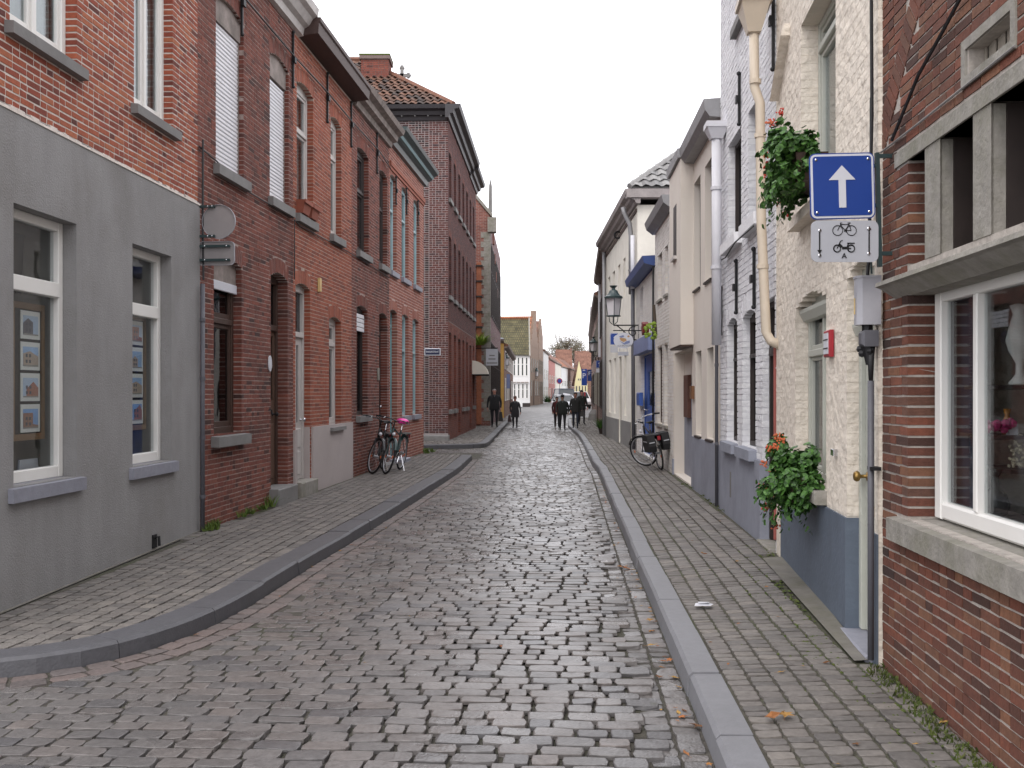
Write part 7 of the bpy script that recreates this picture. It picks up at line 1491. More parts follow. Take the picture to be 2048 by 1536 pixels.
# ---- lanterns
class XF:
    def __init__(s, loc, rz=0., lean=0., scale=1., pitch=0.):
        s.m = Matrix.Translation(loc) @ Matrix.Rotation(rz, 4, 'Z') @ Matrix.Rotation(lean, 4, 'X') @ Matrix.Rotation(pitch, 4, 'Y') @ Matrix.Scale(scale, 4); s.flip = False
    def w(s, p):
        A = np.array(s.m); p = np.asarray(p, float); return p @ A[:3, :3].T + A[:3, 3]
def lantern(label, px, py, Y, wall_x, sc=1., side=1, scroll=True):
    x = (px - 1024) / FPX * Y; z = Zp(py, Y); t = thing('street_lantern', label, 'street lamp', (x, Y, z), 'wall lanterns along the street'); X = XF((x, Y, z), 0, 0, sc)
    # z = foot of the lantern body
    k = MB(X); n = 4; k.lathe((0, 0, .0), [(.125, 0), (.17, .38)], 4); k.build('glass', M['lampglass'], t)
    k = MB(X); k.lathe((0, 0, 0), [(.16, -.025), (.16, 0.)], 8)
    for i in range(4):
        a = i * math.pi / 2; k.tube([(.13 * math.cos(a), .13 * math.sin(a), 0), (.175 * math.cos(a), .175 * math.sin(a), .38)], .009, 5); k.tube([(.10 * math.cos(a), .10 * math.sin(a), -.02), (.085 * math.cos(a), .085 * math.sin(a), -.14), (.02 * math.cos(a), .02 * math.sin(a), -.2)], .009, 5)
    k.build('frame', M['greendark'], t)
    k = MB(X); k.lathe((0, 0, 0), [(.205, .38), (.205, .42), (.15, .45), (.11, .50), (.085, .555), (.045, .58), (.04, .61), (.085, .655), (.085, .665), (.01, .67)], 12); k.build('hood', M['greendark'], t)
    k = MB(); l = wall_x - x; zz = z - .20 * sc; k.tube([(x, Y, zz + .01), (x, Y, zz - .02), (x + l, Y, zz - .02)], .016 * sc, 6)
    if scroll:
        c = (x + l * .78, Y, zz - .17 * sc); pts = [(c[0] + (.13 - .0085 * i) * sc * math.cos(i * .55 + 1.2), Y, c[2] + (.13 - .0085 * i) * sc * math.sin(i * .55 + 1.2)) for i in range(14)]; k.tube(pts, .013 * sc, 5); k.tube([(x + l * .12, Y, zz - .02), (x + l * .35, Y, zz - .12 * sc), (x + l * .7, Y, zz - .32 * sc), (x + l, Y, zz - .36 * sc)], .013 * sc, 5); k.tube([(x + l, Y, zz), (x + l, Y, zz - .40 * sc)], .018 * sc, 6)
    k.build('bracket', M['iron'], t)
lantern('big green wall lantern with scrolled bracket beside the blue door house', 1227, 631, 25.6, 3.17, 1.12); lantern('grey wall lantern above the small one way sign on the dark brick house', 1187, 702, 48., 4.05, 1.0)
lantern('wall lantern on the dull red house past the ochre house', 1012, 730, 68., -.45, 1.2, scroll=False); lantern('far wall lantern on the brown stone house', 1073, 752, 134., 2.9, 1.6, scroll=False)
# ---- signs on the right-hand side
oneway('small blue one way sign hung behind the oval board', 1220, 1242, 666, 690, 31., 0); k = MB(); k.box(P_(1221, 31)[0], P_(1243, 31)[0], 31., 31.02, Zp(705, 31), Zp(692, 31)); tag(k.build('sub_plate', M['signlight'], None), 'light grey plate under the one way sign behind the oval board', 'traffic sign')
oneway('smallest blue one way sign under the far lantern', 1192, 1206, 721, 736, 46., 0); k = MB(); k.box(P_(1192, 46)[0], P_(1206, 46)[0], 46., 46.02, Zp(745, 46), Zp(737, 46)); tag(k.build('sub_plate', M['signwhite'], None), 'whitish plate under the smallest one way sign', 'traffic sign')
t = thing('oval_sign', 'white oval hanging board painted with blue and orange shapes', 'sign', (*P_(1249, 24.6), 2.8)); Y = 24.6; cx, cz = P_(1247, Y)[0], Zp(681, Y); wx, wz = .235, .19
k = MB(); k.prism([(cx + wx * math.cos(a), cz + wz * math.sin(a)) for a in np.linspace(0, 2 * math.pi, 29)[:-1]], 1, Y, Y + .03); k.build('board', M['signwhite'], t)
k = MB(); k.prism([(cx - .11, cz + .10), (cx + .0, cz + .13), (cx + .02, cz + .09), (cx - .06, cz + .06)], 1, Y - .004, Y); k.prism([(cx - .10, cz - .01), (cx + .01, cz - .06), (cx + .06, cz - .02), (cx + .15, cz - .0), (cx + .15, cz - .06), (cx + .02, cz - .10)], 1, Y - .004, Y); k.build('blue_shape', M['bluegrey'], t)
k = MB(); k.prism([(cx - .10, cz + .07), (cx + .05, cz + .05), (cx + .08, cz - .0), (cx + .0, cz - .04), (cx - .07, cz + .0)], 1, Y - .003, Y); k.ball((cx + .12, Y, cz + .10), (.03, .004, .025), 8, 4); k.build('orange_shape', mat('sand_orange', (.45, .27, .12)), t)
letters(t, 'A LA BRUGEOISE', .055, (cx + .02, Y - .004, cz - .125), (R(90), 0, 0), M['stone'], sx=.8); k = MB(); k.box(cx - .13, cx + .12, Y, Y + .02, cz - .36, cz - .27); k.tube([(cx - .1, Y + .01, cz - .27), (cx - .08, Y + .01, cz - .17)], .006, 4); k.tube([(cx + .1, Y + .01, cz - .27), (cx + .08, Y + .01, cz - .17)], .006, 4); k.build('lower_plate', M['signlight'], t)
k = MB(); k.tube([(cx - .25, Y + .01, cz + wz + .05), (3.17, Y + .01, cz + wz + .05)], .014, 6); k.tube([(cx, Y + .01, cz + wz + .05), (cx, Y + .01, cz + wz)], .008, 5); k.build('arm', M['iron'], t)
t = thing('parking_sign', 'tall blue parking sign with a white letter over the far pavement', 'traffic sign', (*P_(1168, 78.), 3.)); Y = 78.; k = MB(); k.box(P_(1163, Y)[0], P_(1174, Y)[0], Y, Y + .05, Zp(771, Y), Zp(738, Y)); k.build('panel', M['signblue'], t); letters(t, 'P', .55, (P_(1168, Y)[0], Y - .01, Zp(752, Y)), (R(90), 0, 0), M['signwhite']); k = MB(); x = P_(1168, Y)[0]; k.prism([(x - .12, Zp(741.5, Y)), (x + .12, Zp(741.5, Y)), (x, Zp(739, Y))], 1, Y - .01, Y); k.build('arrow', M['signwhite'], t); k = MB(); k.tube([(P_(1174, Y)[0], Y + .02, Zp(745, Y)), (6.3, Y + .02, Zp(745, Y))], .03, 6); k.build('arm', M['iron'], t)
t = thing('shop_sign', 'dark blue hanging sign with white letter just past the parking sign', 'sign', (*P_(1179, 70.), 3.)); Y = 70.; k = MB(); k.box(P_(1175, Y)[0], P_(1183, Y)[0], Y, Y + .05, Zp(762, Y), Zp(739, Y)); k.build('panel', mat('navy_board', (.02, .04, .15)), t); letters(t, 'F', .34, (P_(1179, Y)[0], Y - .01, Zp(747, Y)), (R(90), 0, 0), M['signwhite'])
t = thing('round_ban_sign', 'round dark red ban sign on a post before the far houses', 'traffic sign', (*P_(1119, 130.), 0)); x, Y = P_(1119, 130.); k = MB(); k.lathe((x, Y, Zp(762, Y)), [(.36, 0), (.36, -.03)], 16, 1); k.build('disc', M['red'], t); k = MB(); k.lathe((x, Y - .035, Zp(762, Y)), [(.24, 0), (.24, -.01)], 16, 1); k.build('panel', M['signblue'], t); k = MB(); k.tube([(x, Y + .05, 0), (x, Y + .05, Zp(757, Y))], .04, 6); k.build('post', M['zinc'], t)
k = MB(); x, Y = P_(1169.5, 88); k.box(x - .06, x + .06, Y, Y + .1, 0.1, Zp(784, Y)); tag(k.build('red_post', M['red'], None), 'thin red upright post at the edge of the far right pavement', 'post')
k = MB(); x, Y = P_(1014, 67.5); k.box(x - .03, x + .2, Y, Y + .04, Zp(777, Y), Zp(748, Y)); tag(k.build('blue_banner', M['bluegrey'], None), 'faded blue banner hanging on the dull red house', 'banner')
# ------------------------------------------------------------------ bicycles
M['bikeblack'] = mat('black_cycle_enamel', (.02, .02, .022), rough=.3); M['bikegreen'] = mat('dark_green_cycle_enamel', (.02, .045, .045), rough=.3); M['rim'] = mat('alloy_rim', (.42, .43, .46), rough=.35, metal=.6); M['nylon'] = mat('black_nylon_bag', (.018, .018, .02), rough=.8)
def bicycle(label, loc, rz, lean, steer, fm='bikeblack', cover=False, panniers=False, sc=1.):
    X = XF(loc, rz, lean, sc); t = thing('bicycle', label, 'bicycle', loc, 'bicycles leaning against the houses')
    rw = .34; R0 = (-.52, 0, rw); F0 = (.58, 0, rw); BB = (-.08, 0, .30); ST = (-.22, 0, .80); HT = (.36, 0, .86); HB = (.40, 0, .70)
    def rot(p):                                            # the front end turns about the head tube
        ax = Vector(HT) - Vector(HB); m = Matrix.Translation(HB) @ Matrix.Rotation(steer, 4, ax) @ Matrix.Translation(-Vector(HB)); return tuple(m @ Vector(p))
    Fc = rot(F0); fa = Vector(rot((.58, 1, rw))) - Vector(Fc)
    k = MB(X)
    for a, b, r in ((BB, ST, .017), (BB, HB, .019), ((-.19, 0, .70), HT, .016), (HB, HT, .021)): k.tube([a, b], r, 7)
    for s in (-.05, .05):
        k.tube([(BB[0], s * .6, BB[2]), (R0[0], s, R0[2])], .009, 6); k.tube([(ST[0], s * .4, .76), (R0[0], s, R0[2])], .008, 6)
    k.build('frame', M[fm], t, smooth=True)
    k = MB(X); k.tube([rot((.40, s, .71)) if 0 else rot((.43, s, .66)) for s in (-.05, .05)], .016, 6)
    for s in (-.05, .05): k.tube([rot((.43, s, .66)), rot((.53, s, .42)), rot((.58, s, rw))], .011, 6)
    k.build('fork', M[fm], t, smooth=True)
    for c, ax in ((R0, Vector((0, 1, 0))), (Fc, fa)):
        k = MB(X); k.torus(c, rw - .018, .019, ax, 36, 6); w = k.build('wheel', M['rubber'], t, smooth=True)
        k = MB(X); k.torus(c, rw - .044, .011, ax, 36, 5); k.build('rim', M['rim'], w, smooth=True)
        k = MB(X); axn = ax.normalized(); e1 = axn.orthogonal().normalized(); e2 = axn.cross(e1)
        for i in range(18):
            a = i * 2 * math.pi / 18; d = e1 * math.cos(a) + e2 * math.sin(a); k.tube([Vector(c) + axn * (.03 if i % 2 else -.03), Vector(c) + d * (rw - .05)], .0016, 3, cap=False)
        k.tube([Vector(c) - axn * .05, Vector(c) + axn * .05], .022, 8); k.build('spokes', M['rim'], w)
        for a in (.6, 3.7):
            d = e1 * math.cos(a) + e2 * math.sin(a); k = MB(X); p = Vector(c) + d * (rw * .66); k.ball(p, (.03, .012, .03), 6, 4); k.build('reflector', M['orange'], w)
        k = MB(X); V = []; n = 16; f0, f1 = (.15, 2.6) if c is R0 else (.5, 2.5)
        for i in range(n + 1):
            a = f0 + (f1 - f0) * i / n; fw = Vector((math.cos(a), 0, math.sin(a))) if c is R0 else None
            if fw is None: fwd = (Vector(rot((1.58, 0, rw))) - Vector(Fc)); upv = Vector(rot((.58, 0, 1 + rw))) - Vector(Fc); fw = fwd * math.cos(a) + upv * math.sin(a)
            for s in (-.028, 0, .028): V.append(Vector(c) + fw * (rw + .018 + (.008 if s == 0 else 0)) + axn * s)
        k.add(V, [(3 * i + j, 3 * i + j + 1, 3 * i + j + 4, 3 * i + j + 3) for i in range(n) for j in (0, 1)]); k.build('mudguard', M[fm], t, fixn=False)
    k = MB(X); k.tube([rot(p) for p in ((.34, 0, .87), (.33, 0, .97), (.36, 0, 1.0))], .014, 7); k.tube([rot(p) for p in ((.18, -.30, 1.0), (.26, -.25, 1.02), (.37, -.10, 1.03), (.38, 0, 1.0), (.37, .10, 1.03), (.26, .25, 1.02), (.18, .30, 1.0))], .012, 7); hb = k.build('handlebar', M['rim'] if panniers else M['bikeblack'], t, smooth=True)
    for s in (-1, 1):
        k = MB(X); k.tube([rot((.10, s * .315, .99)), rot((.24, s * .265, 1.02))], .018, 8); k.build('grip', M['rubber'], hb); k = MB(X); k.tube([rot((.30, s * .2, 1.03)), rot((.36, s * .24, 1.0)), rot((.24, s * .33, .99))], .007, 5); k.build('brake_lever', M['chrome'], hb)
    k = MB(X); c = rot((.48, 0, .76)); k.ball(c, (.035, .035, .035), 8, 6); k.build('headlamp', M['signwhite'], t)
    k = MB(X); k.tube([(-.22, 0, .79), (-.25, 0, .93)], .013, 7); k.build('seat_post', M['chrome'], t)
    k = MB(X); k.add([(-.40, -.09, .96), (-.40, .09, .96), (-.26, .08, .97), (-.12, .03, .965), (-.02, .015, .955), (-.02, -.015, .955), (-.12, -.03, .965), (-.26, -.08, .97), (-.36, 0, .985), (-.36, 0, .92), (-.05, 0, .93)], [(0, 7, 8), (7, 2, 8), (2, 1, 8), (1, 0, 8), (7, 6, 3, 2), (6, 5, 4, 3), (0, 1, 9), (1, 2, 3, 4, 10, 9), (0, 9, 10, 5, 6, 7), (4, 5, 10)]); k.build('saddle', M['rubber'], t)
    if cover: k = MB(X); k.ball((-.23, 0, .975), (.17, .12, .06), 12, 8); k.ball((-.08, .0, .97), (.09, .055, .04), 10, 6); k.build('saddle_cover', M['pink'], t, smooth=True)
    k = MB(X); k.torus((BB[0], .04, BB[2]), .08, .008, (0, 1, 0), 18, 4); k.tube([(BB[0], -.06, BB[2]), (BB[0], .06, BB[2])], .02, 7); k.tube([BB[:1] + (.06,) + BB[2:], (BB[0] + .12, .07, BB[2] - .11)], .010, 5); k.tube([BB[:1] + (-.06,) + BB[2:], (BB[0] - .12, -.07, BB[2] + .11)], .010, 5); k.box(BB[0] + .08, BB[0] + .17, .07, .15, BB[2] - .125, BB[2] - .10); k.box(BB[0] - .17, BB[0] - .08, -.15, -.07, BB[2] + .10, BB[2] + .125); k.build('crankset', M['chrome'], t)
    k = MB(X); k.box(-.82, -.30, -.065, .065, .715, .73); [k.tube([(-.62, s, .72), (R0[0], s, R0[2])], .006, 5) for s in (-.06, .06)]; k.build('carrier', M[fm], t)
    k = MB(X); k.box(-.865, -.845, -.03, .03, .62, .70); k.build('rear_light', M['red'], t)
    k = MB(X); k.tube([(-.30, .04, .32), (-.26, .16, .02)], .008, 5); k.build('kickstand', M['chrome'], t)
    if panniers:
        for s in (-1, 1):
            k = MB(X); a, b = (.07, .22) if s > 0 else (-.22, -.07); k.add([(x, y, z) for x, z in ((-.80, .40), (-.36, .40), (-.32, .52), (-.34, .74), (-.80, .74), (-.84, .52)) for y in (a, b)], [(0, 2, 4, 6, 8, 10), (1, 11, 9, 7, 5, 3)] + [(2 * i, 2 * i + 1, (2 * i + 3) % 12, (2 * i + 2) % 12) for i in range(6)]); p = k.build('pannier', M['nylon'], t)
            k = MB(X); yb = b + .003 if s > 0 else a - .003; k.box(-.845, -.842, a + .02, b - .02, .58, .60); k.box(-.74, -.42, min(yb, yb + .003 * s), max(yb, yb + .003 * s), .60, .62); k.build('reflective_strip', M['signlight'], p)
    return t
wx = lambda Y: X_at(WL, Y)
bicycle('dark bicycle with a pink saddle cover parked in front on the pavement', (-2.30, 19.75, .125), R(-99), R(-8), R(32), 'bikegreen', True)
bicycle('black bicycle behind the pink saddled one, against the sooty wall', (-2.62, 19.85, .125), R(-94), R(-9), R(34), 'bikeblack')
bicycle('black bicycle with panniers seen from behind against the pinkish white house', (2.76, 19.75, .195), R(95), R(-11), R(42), 'bikeblack', False, True, .95)

# ------------------------------------------------------------------ people
def person(label, loc, h, rz=0., coat=(.02, .02, .022), trousers=(.02, .02, .024), skin=(.36, .19, .14), hair=(.05, .035, .03), step=.12, long_coat=False, arms=((.05, -.02), (-.02, .04)), bald=False, wide=1., cap=None, lbend=0., seed=0, headturn=0.):
    """a walking figure facing -y; one continuous skinned body, clothes and hair as its children"""
    X = XF(loc, rz, 0, h / 1.75); t = thing('person', label, 'person', loc, None); s = wide
    J = {}; E = []
    def j(n, p, r, par=None):
        J[n] = (len(J), p, r if isinstance(r, tuple) else (r, r)); 
        if par: E.append((J[par][0], J[n][0]))
    j('pelvis', (0, 0, .93), (.155 * s, .115)); j('waist', (0, .0, 1.08), (.15 * s, .11 * s), 'pelvis'); j('chest', (0, -.01, 1.28), (.175 * s, .125), 'waist'); j('neck0', (0, .0, 1.44), (.085, .075), 'chest'); j('neck', (0, -.015, 1.52), .055, 'neck0'); j('head0', (0, -.03, 1.60), (.072, .082), 'neck'); j('head', (0, -.025, 1.68), (.078, .092), 'head0')
    for sg, n, dy in ((-1, 'l', step), (1, 'r', -step)):
        j('hip' + n, (sg * .095 * s, 0, .86), .098 * s, 'pelvis'); j('knee' + n, (sg * .10, dy * .45 - .03, .48), .064, 'hip' + n); j('ankle' + n, (sg * .10, dy + .05, .09 + max(0, dy) * .1), .043, 'knee' + n); j('toe' + n, (sg * .115, dy - .13, .035 + max(0, dy) * .05), (.042, .032), 'ankle' + n)
        ay, out = arms[0 if sg < 0 else 1]
        j('sho' + n, (sg * .185 * s, 0, 1.40), .075, 'chest'); j('elb' + n, (sg * (.235 * s + .02), .03 + ay * .5, 1.13), .052, 'sho' + n); j('wri' + n, (sg * (.225 * s + .02 + out), -.03 + ay, .90), .036, 'elb' + n)
        j('palm' + n, (sg * (.225 * s + .02 + out), -.05 + ay, .83), (.022, .04), 'wri' + n)
        for fi in range(4): y0 = -.05 + ay + (fi - 1.5) * .021; ln = (.075, .085, .08, .062)[fi]; j('f%d%sa' % (fi, n), (sg * (.225 * s + .02 + out), y0, .80), .0095, 'palm' + n); j('f%d%sb' % (fi, n), (sg * (.217 * s + .015 + out), y0, .80 - ln * .6), .009, 'f%d%sa' % (fi, n)); j('f%d%sc' % (fi, n), (sg * (.205 * s + out), y0 + .0, .80 - ln), .007, 'f%d%sb' % (fi, n))
        j('th' + n, (sg * (.215 * s + .015 + out), -.095 + ay, .815), .010, 'palm' + n); j('th2' + n, (sg * (.205 * s + .01 + out), -.11 + ay, .78), .008, 'th' + n)
    me = bpy.data.meshes.new('body'); V = [None] * len(J)
    for i, p, r in J.values(): V[i] = p
    me.from_pydata(V, E, []); o = bpy.data.objects.new('body', me); COL.objects.link(o); md = o.modifiers.new('s', 'SKIN'); md.use_smooth_shade = True; sv = me.skin_vertices[0].data
    for i, p, r in J.values(): sv[i].radius = r; sv[i].use_root = (i == 0)
    o.modifiers.new('d', 'SUBSURF').levels = 1; bpy.context.view_layer.update(); m2 = bpy.data.meshes.new_from_object(o.evaluated_get(bpy.context.evaluated_depsgraph_get())); bpy.data.objects.remove(o)
    vs = np.array([v.co for v in m2.vertices]); w = X.w(vs); c = (w.min(0) + w.max(0)) / 2
    for v, q in zip(m2.vertices, w - c): v.co = q
    m2.materials.clear()
    for nm, cc, ro in (('skin', skin, .5), ('coat_cloth', coat, .85), ('trouser_cloth', trousers, .85), ('shoe_leather', (.015, .014, .014), .85)): m2.materials.append(mat(nm, cc, rough=ro, var=.12, scale=20))
    for p in m2.polygons:
        q = vs[list(p.vertices)].mean(0); x, y, z = q; side = abs(x) > .19 * s + .005
        p.material_index = 0 if (z > 1.475 or (side and z < .885)) else 3 if z < .105 else 2 if (z < .9 and not side) else 1; p.use_smooth = True
    m2.name = 'body'; b = link('body', m2, None, t, c)
    k = MB(X); zb = .60 if long_coat else .80                # coat: a shell over the trunk
    prof = [(.205 * s, .15, zb), (.20 * s, .145 * s, .95), (.178 * s, .13 * s, 1.10), (.198 * s, .14, 1.30), (.18 * s, .115, 1.42), (.085, .08, 1.49)]; n = 16; VV = []
    for rx, ry, z in prof:
        for i in range(n): a = 2 * math.pi * i / n; ex = math.copysign(abs(math.cos(a)) ** .8, math.cos(a)); ey = math.copysign(abs(math.sin(a)) ** .8, math.sin(a)); rip = 1 + (.03 * math.sin(a * 5 + seed) if z < 1 else .012 * math.sin(a * 3 + z * 20)); VV.append((rx * ex * rip, ry * ey * rip - .005, z))
    k.add(VV, [(i * n + q, i * n + (q + 1) % n, (i + 1) * n + (q + 1) % n, (i + 1) * n + q) for i in range(len(prof) - 1) for q in range(n)]); k.build('coat', mat('coat_wool', coat, rough=.9, var=.25, scale=25), t, smooth=True, fixn=False)
    k = MB(X); k.prism([(-.05, 1.47), (0, 1.36), (.05, 1.47)], 1, -.155, -.13); k.build('collar', mat('shirt', tuple(min(.5, x * 4 + .03) for x in coat), rough=.8), t)
    hm = mat('hair', hair, rough=.7, var=.3, scale=60); k = MB(X)
    if bald:
        k.ball((0, .02, 1.675), (.088, .088, .062), 12, 8); k.build('hair', hm, t, smooth=True)
    else:
        k.ball((0, .018, 1.695), (.096, .098, .085), 14, 8); k.ball((0, .05, 1.63), (.085, .06, .08), 10, 7); k.build('hair', hm, t, smooth=True)
    if cap: k = MB(X); k.ball((0, .0, 1.735), (.105, .12, .05), 14, 6); k.box(-.07, .07, -.16, -.08, 1.715, 1.727); k.build('cap', mat('cap_cloth', cap, rough=.9), t, smooth=True)
    for sg in (-1, 1):
        k = MB(X); k.ball((sg * .030, -.108, 1.665), (.011, .006, .007), 6, 4); k.build('eye', M['black'], t); k = MB(X); k.ball((sg * .084, .0, 1.645), (.012, .02, .03), 6, 5); k.build('ear', mat('ear_skin', skin, rough=.5), t)
    k = MB(X); k.add([(-.014, -.105, 1.625), (.014, -.105, 1.625), (0, -.138, 1.628), (0, -.11, 1.672)], [(0, 1, 2), (0, 2, 3), (1, 3, 2), (0, 3, 1)]); k.build('nose', mat('nose_skin', skin, rough=.5), t); k = MB(X); k.box(-.022, .022, -.115, -.105, 1.595, 1.602); k.build('mouth', mat('lip', (.22, .08, .07), rough=.5), t)
    return t, X
pm, Xm = person('tall balding man in a long black jacket walking on the kerb with a dark bag', (-.77, 44.9, .12), 1.70, R(4), bald=True, hair=(.2, .18, .17), wide=1.18, step=.05, skin=(.42, .2, .15), seed=1, arms=((.02, .03), (.0, .0)))
pw, Xw = person('short woman in a knee length charcoal coat carrying a dark handbag', (.14, 47.2, 0.), 1.48, R(-3), coat=(.03, .03, .034), trousers=(.015, .015, .017), long_coat=True, hair=(.10, .055, .04), skin=(.33, .15, .11), wide=1.08, seed=2)
pc, Xc = person('stocky man in dark cap and jacket walking with a stick on the cobbles', (2.20, 44.7, 0.), 1.53, R(2), coat=(.018, .022, .02), cap=(.02, .02, .02), wide=1.22, skin=(.30, .17, .12), seed=3, arms=((-.08, .02), (.02, .0)))
pd_, Xd = person('woman in dark jacket and navy jeans with a shoulder bag beside the capped man', (2.70, 43.6, .125), 1.52, R(-5), coat=(.02, .02, .02), trousers=(.022, .026, .04), hair=(.05, .03, .022), skin=(.34, .16, .11), wide=1.05, seed=4, step=.1)
person('person in black partly hidden behind the woman with the shoulder bag', (3.3, 48.5, .13), 1.62, R(10), coat=(.015, .017, .016), hair=(.04, .03, .03), skin=(.45, .2, .17), seed=5); person('person in dark red top partly hidden behind the man with the stick', (2.12, 48.5, 0.), 1.45, R(0), coat=(.06, .012, .014), hair=(.03, .02, .02), seed=6)
def bag(label, X, x, y, z, w, h, m, cat='bag', hl=.16, name='handbag'):
    t = thing(name, label, cat, tuple(X.w((x, y, z - h)))); k = MB(X); k.add([(x - w * .35, y - w * .5, z - h), (x + w * .35, y - w * .5, z - h), (x + w * .35, y + w * .5, z - h), (x - w * .35, y + w * .5, z - h), (x - w * .2, y - w * .42, z), (x + w * .2, y - w * .42, z), (x + w * .2, y + w * .42, z), (x - w * .2, y + w * .42, z)], [(0, 3, 2, 1), (4, 5, 6, 7), (0, 1, 5, 4), (1, 2, 6, 5), (2, 3, 7, 6), (3, 0, 4, 7)]); k.build('body', m, t)
    k = MB(X); k.tube([(x, y - w * .3, z), (x, y - w * .18, z + hl), (x, y + w * .18, z + hl), (x, y + w * .3, z)], .009, 5); k.build('handle', m, t); return t
bk = mat('black_leather', (.02, .017, .015), rough=.5, var=.2)
bag('dark carrier bag in the hand of the balding man', Xm, .275, -.04, .70, .30, .42, bk, hl=.10); bag('dark handbag held by the woman in the charcoal coat', Xw, -.30, -.03, .72, .28, .36, mat('maroon_leather', (.035, .015, .016), rough=.5), hl=.09); bag('black shoulder bag at the side of the woman in navy jeans', Xd, .33, .0, .88, .32, .30, bk, hl=.2)
k = MB(Xc); k.tube([(-.30, -.13, .80), (-.33, -.14, .40), (-.36, -.16, .0)], .016, 6); k.tube([(-.30, -.06, .81), (-.30, -.13, .83), (-.30, -.19, .80)], .014, 6); tag(k.build('walking_stick', mat('dark_stick_wood', (.09, .045, .025), rough=.5), None), 'brown walking stick in the hand of the man with the cap', 'walking stick')

# ------------------------------------------------------------------ cars
def car(name, label, loc, rz, L, Wd, H, col, van=False, scr=None, sc=1.):
    """front faces -y"""
    X = XF(loc, rz, 0, sc); t = thing(name, label, 'car' if not van else 'van', loc); paint = mat('car_paint', col, rough=.25, spec=.6, var=.03); hw = Wd / 2; zb = .22
    hood = .95 if not van else 1.05; hl_ = .95 if not van else .55; ws = .75
    st = [(-L / 2, .55, .60, .86), (-L / 2 + .12, .28, .72, .97), (-L / 2 + hl_, .24, hood, 1.), (-L / 2 + hl_ + .05, .24, hood + .01, 1.), (L / 2 - .25, .24, hood + .05, 1.), (L / 2, .35, hood - .05, .93)]
    V = []; k = MB(X)
    for y, z0, z1, w in st: V += [(-hw * w * .93, y, z0), (-hw * w, y, z0 + .18), (-hw * w, y, z1 - .12), (-hw * w * .88, y, z1), (hw * w * .88, y, z1), (hw * w, y, z1 - .12), (hw * w, y, z0 + .18), (hw * w * .93, y, z0)]
    n = len(st); k.add(V, [(i * 8 + q, i * 8 + (q + 1) % 8, (i + 1) * 8 + (q + 1) % 8, (i + 1) * 8 + q) for i in range(n - 1) for q in range(8)] + [tuple(range(8)), tuple((n - 1) * 8 + q for q in range(7, -1, -1))])
    ya, yb, yc, yd = -L / 2 + hl_, -L / 2 + hl_ + ws, L / 2 - .75, L / 2 - .12; g = [(ya, hood - .02, .87), (yb, H - .03, .70), (yc, H, .70), (yd, hood + .02, .86)]
    V = [];
    for y, z, w in g: V += [(-hw * w, y, z), (hw * w, y, z)]
    V += [(-hw * .9, yd, hood), (hw * .9, yd, hood)]
    k.add(V, [(2, 3, 5, 4)], .5); k.tube([V[0], V[2], V[4], V[6]], .04, 6); k.tube([V[1], V[3], V[5], V[7]], .04, 6); k.tube([V[2], V[3]], .04, 6); k.tube([V[4], V[5]], .04, 6); k.box(-hw * .69, hw * .69, yb + .02, yc - .02, H - .03, H + .025)
    k.build('body', paint, t, smooth=False)
    w_ = MB(X); w_.add([V[0], V[1], V[3], V[2]], [(0, 1, 2, 3)]); w_.build('windscreen', M['darkpane'], t); w_ = MB(X); w_.add([V[6], V[7], V[5], V[4]], [(0, 1, 2, 3)]); w_.build('rear_window', M['darkpane'], t)
    for a, b in ((0, 1), (1, 0)):
        w_ = MB(X); w_.add([V[0 + a], V[2 + a], V[4 + a], V[6 + a]], [(0, 1, 2, 3)]); w_.build('side_window', M['darkpane'], t)
    for x in (-1, 1):
        k = MB(X); k.ball((x * hw * .66, -L / 2 + .07, .68), (.17, .09, .10), 10, 6); k.build('headlight', M['signwhite'], t, smooth=True); k = MB(X); k.ball((x * (hw + .10), ya + .28, hood + .08), (.09, .06, .07), 8, 5); k.build('wing_mirror', M['black'], t)
        for y in (-L / 2 + .85, L / 2 - .8):
            k = MB(X); c = (x * (hw - .10), y, .31); k.lathe((c[0] - .1, c[1], c[2]), [(.25, 0), (.31, .02), (.31, .18), (.25, .2)], 16, 0); w = k.build('wheel', M['rubber'], t); k = MB(X); xx = c[0] + x * .1; k.lathe((xx, c[1], c[2]), [(.19, 0), (.17, .012 * x), (.05, .02 * x)], 12, 0); k.build('rim', M['rim'], w)
    k = MB(X); k.box(-.42, .42, -L / 2 - .03, -L / 2 + .06, .52, .64); k.build('grille', M['black'], t); k = MB(X); k.box(-.26, .26, -L / 2 - .045, -L / 2 - .031, .42, .51); k.build('number_plate', M['signwhite'], t); k = MB(X); k.box(-hw * .9, hw * .9, -L / 2 - .02, -L / 2 + .2, .24, .42); k.build('bumper', M['black'], t)
    if scr:
        yq = (ya + yb) / 2; zq = (V[0][2] + V[2][2]) / 2
        for i, (x, w) in enumerate(((-.22, .12), (-.02, .16), (.2, .12))): q = MB(X); q.hexa([(x - w, yq - .05 - .02, zq - .02 + i * -.03), (x - w, yq + .02 - .02, zq + .10 + i * -.03), (x - w, yq - .03 - .02, zq - .02 + i * -.03), (x - w, yq + .04 - .02, zq + .10 + i * -.03), (x + w, yq - .05 - .02, zq - .05 - i * .03), (x + w, yq + .02 - .02, zq + .07 - i * .03), (x + w, yq - .03 - .02, zq - .05 - i * .03), (x + w, yq + .04 - .02, zq + .07 - i * .03)]); q.build('white_lettering', M['signwhite'], t)
    return t
car('parked_van', 'tall dark grey blue van with white lettering on its windscreen', (*P_(1129, 96.), 0), R(6), 4.6, 1.9, 2.0, (.07, .08, .12), True, True)
car('parked_car', 'silver white car parked in front of the dark van', (*P_(1129, 80.), 0), R(5), 4.1, 1.62, 1.45, (.55, .57, .62))
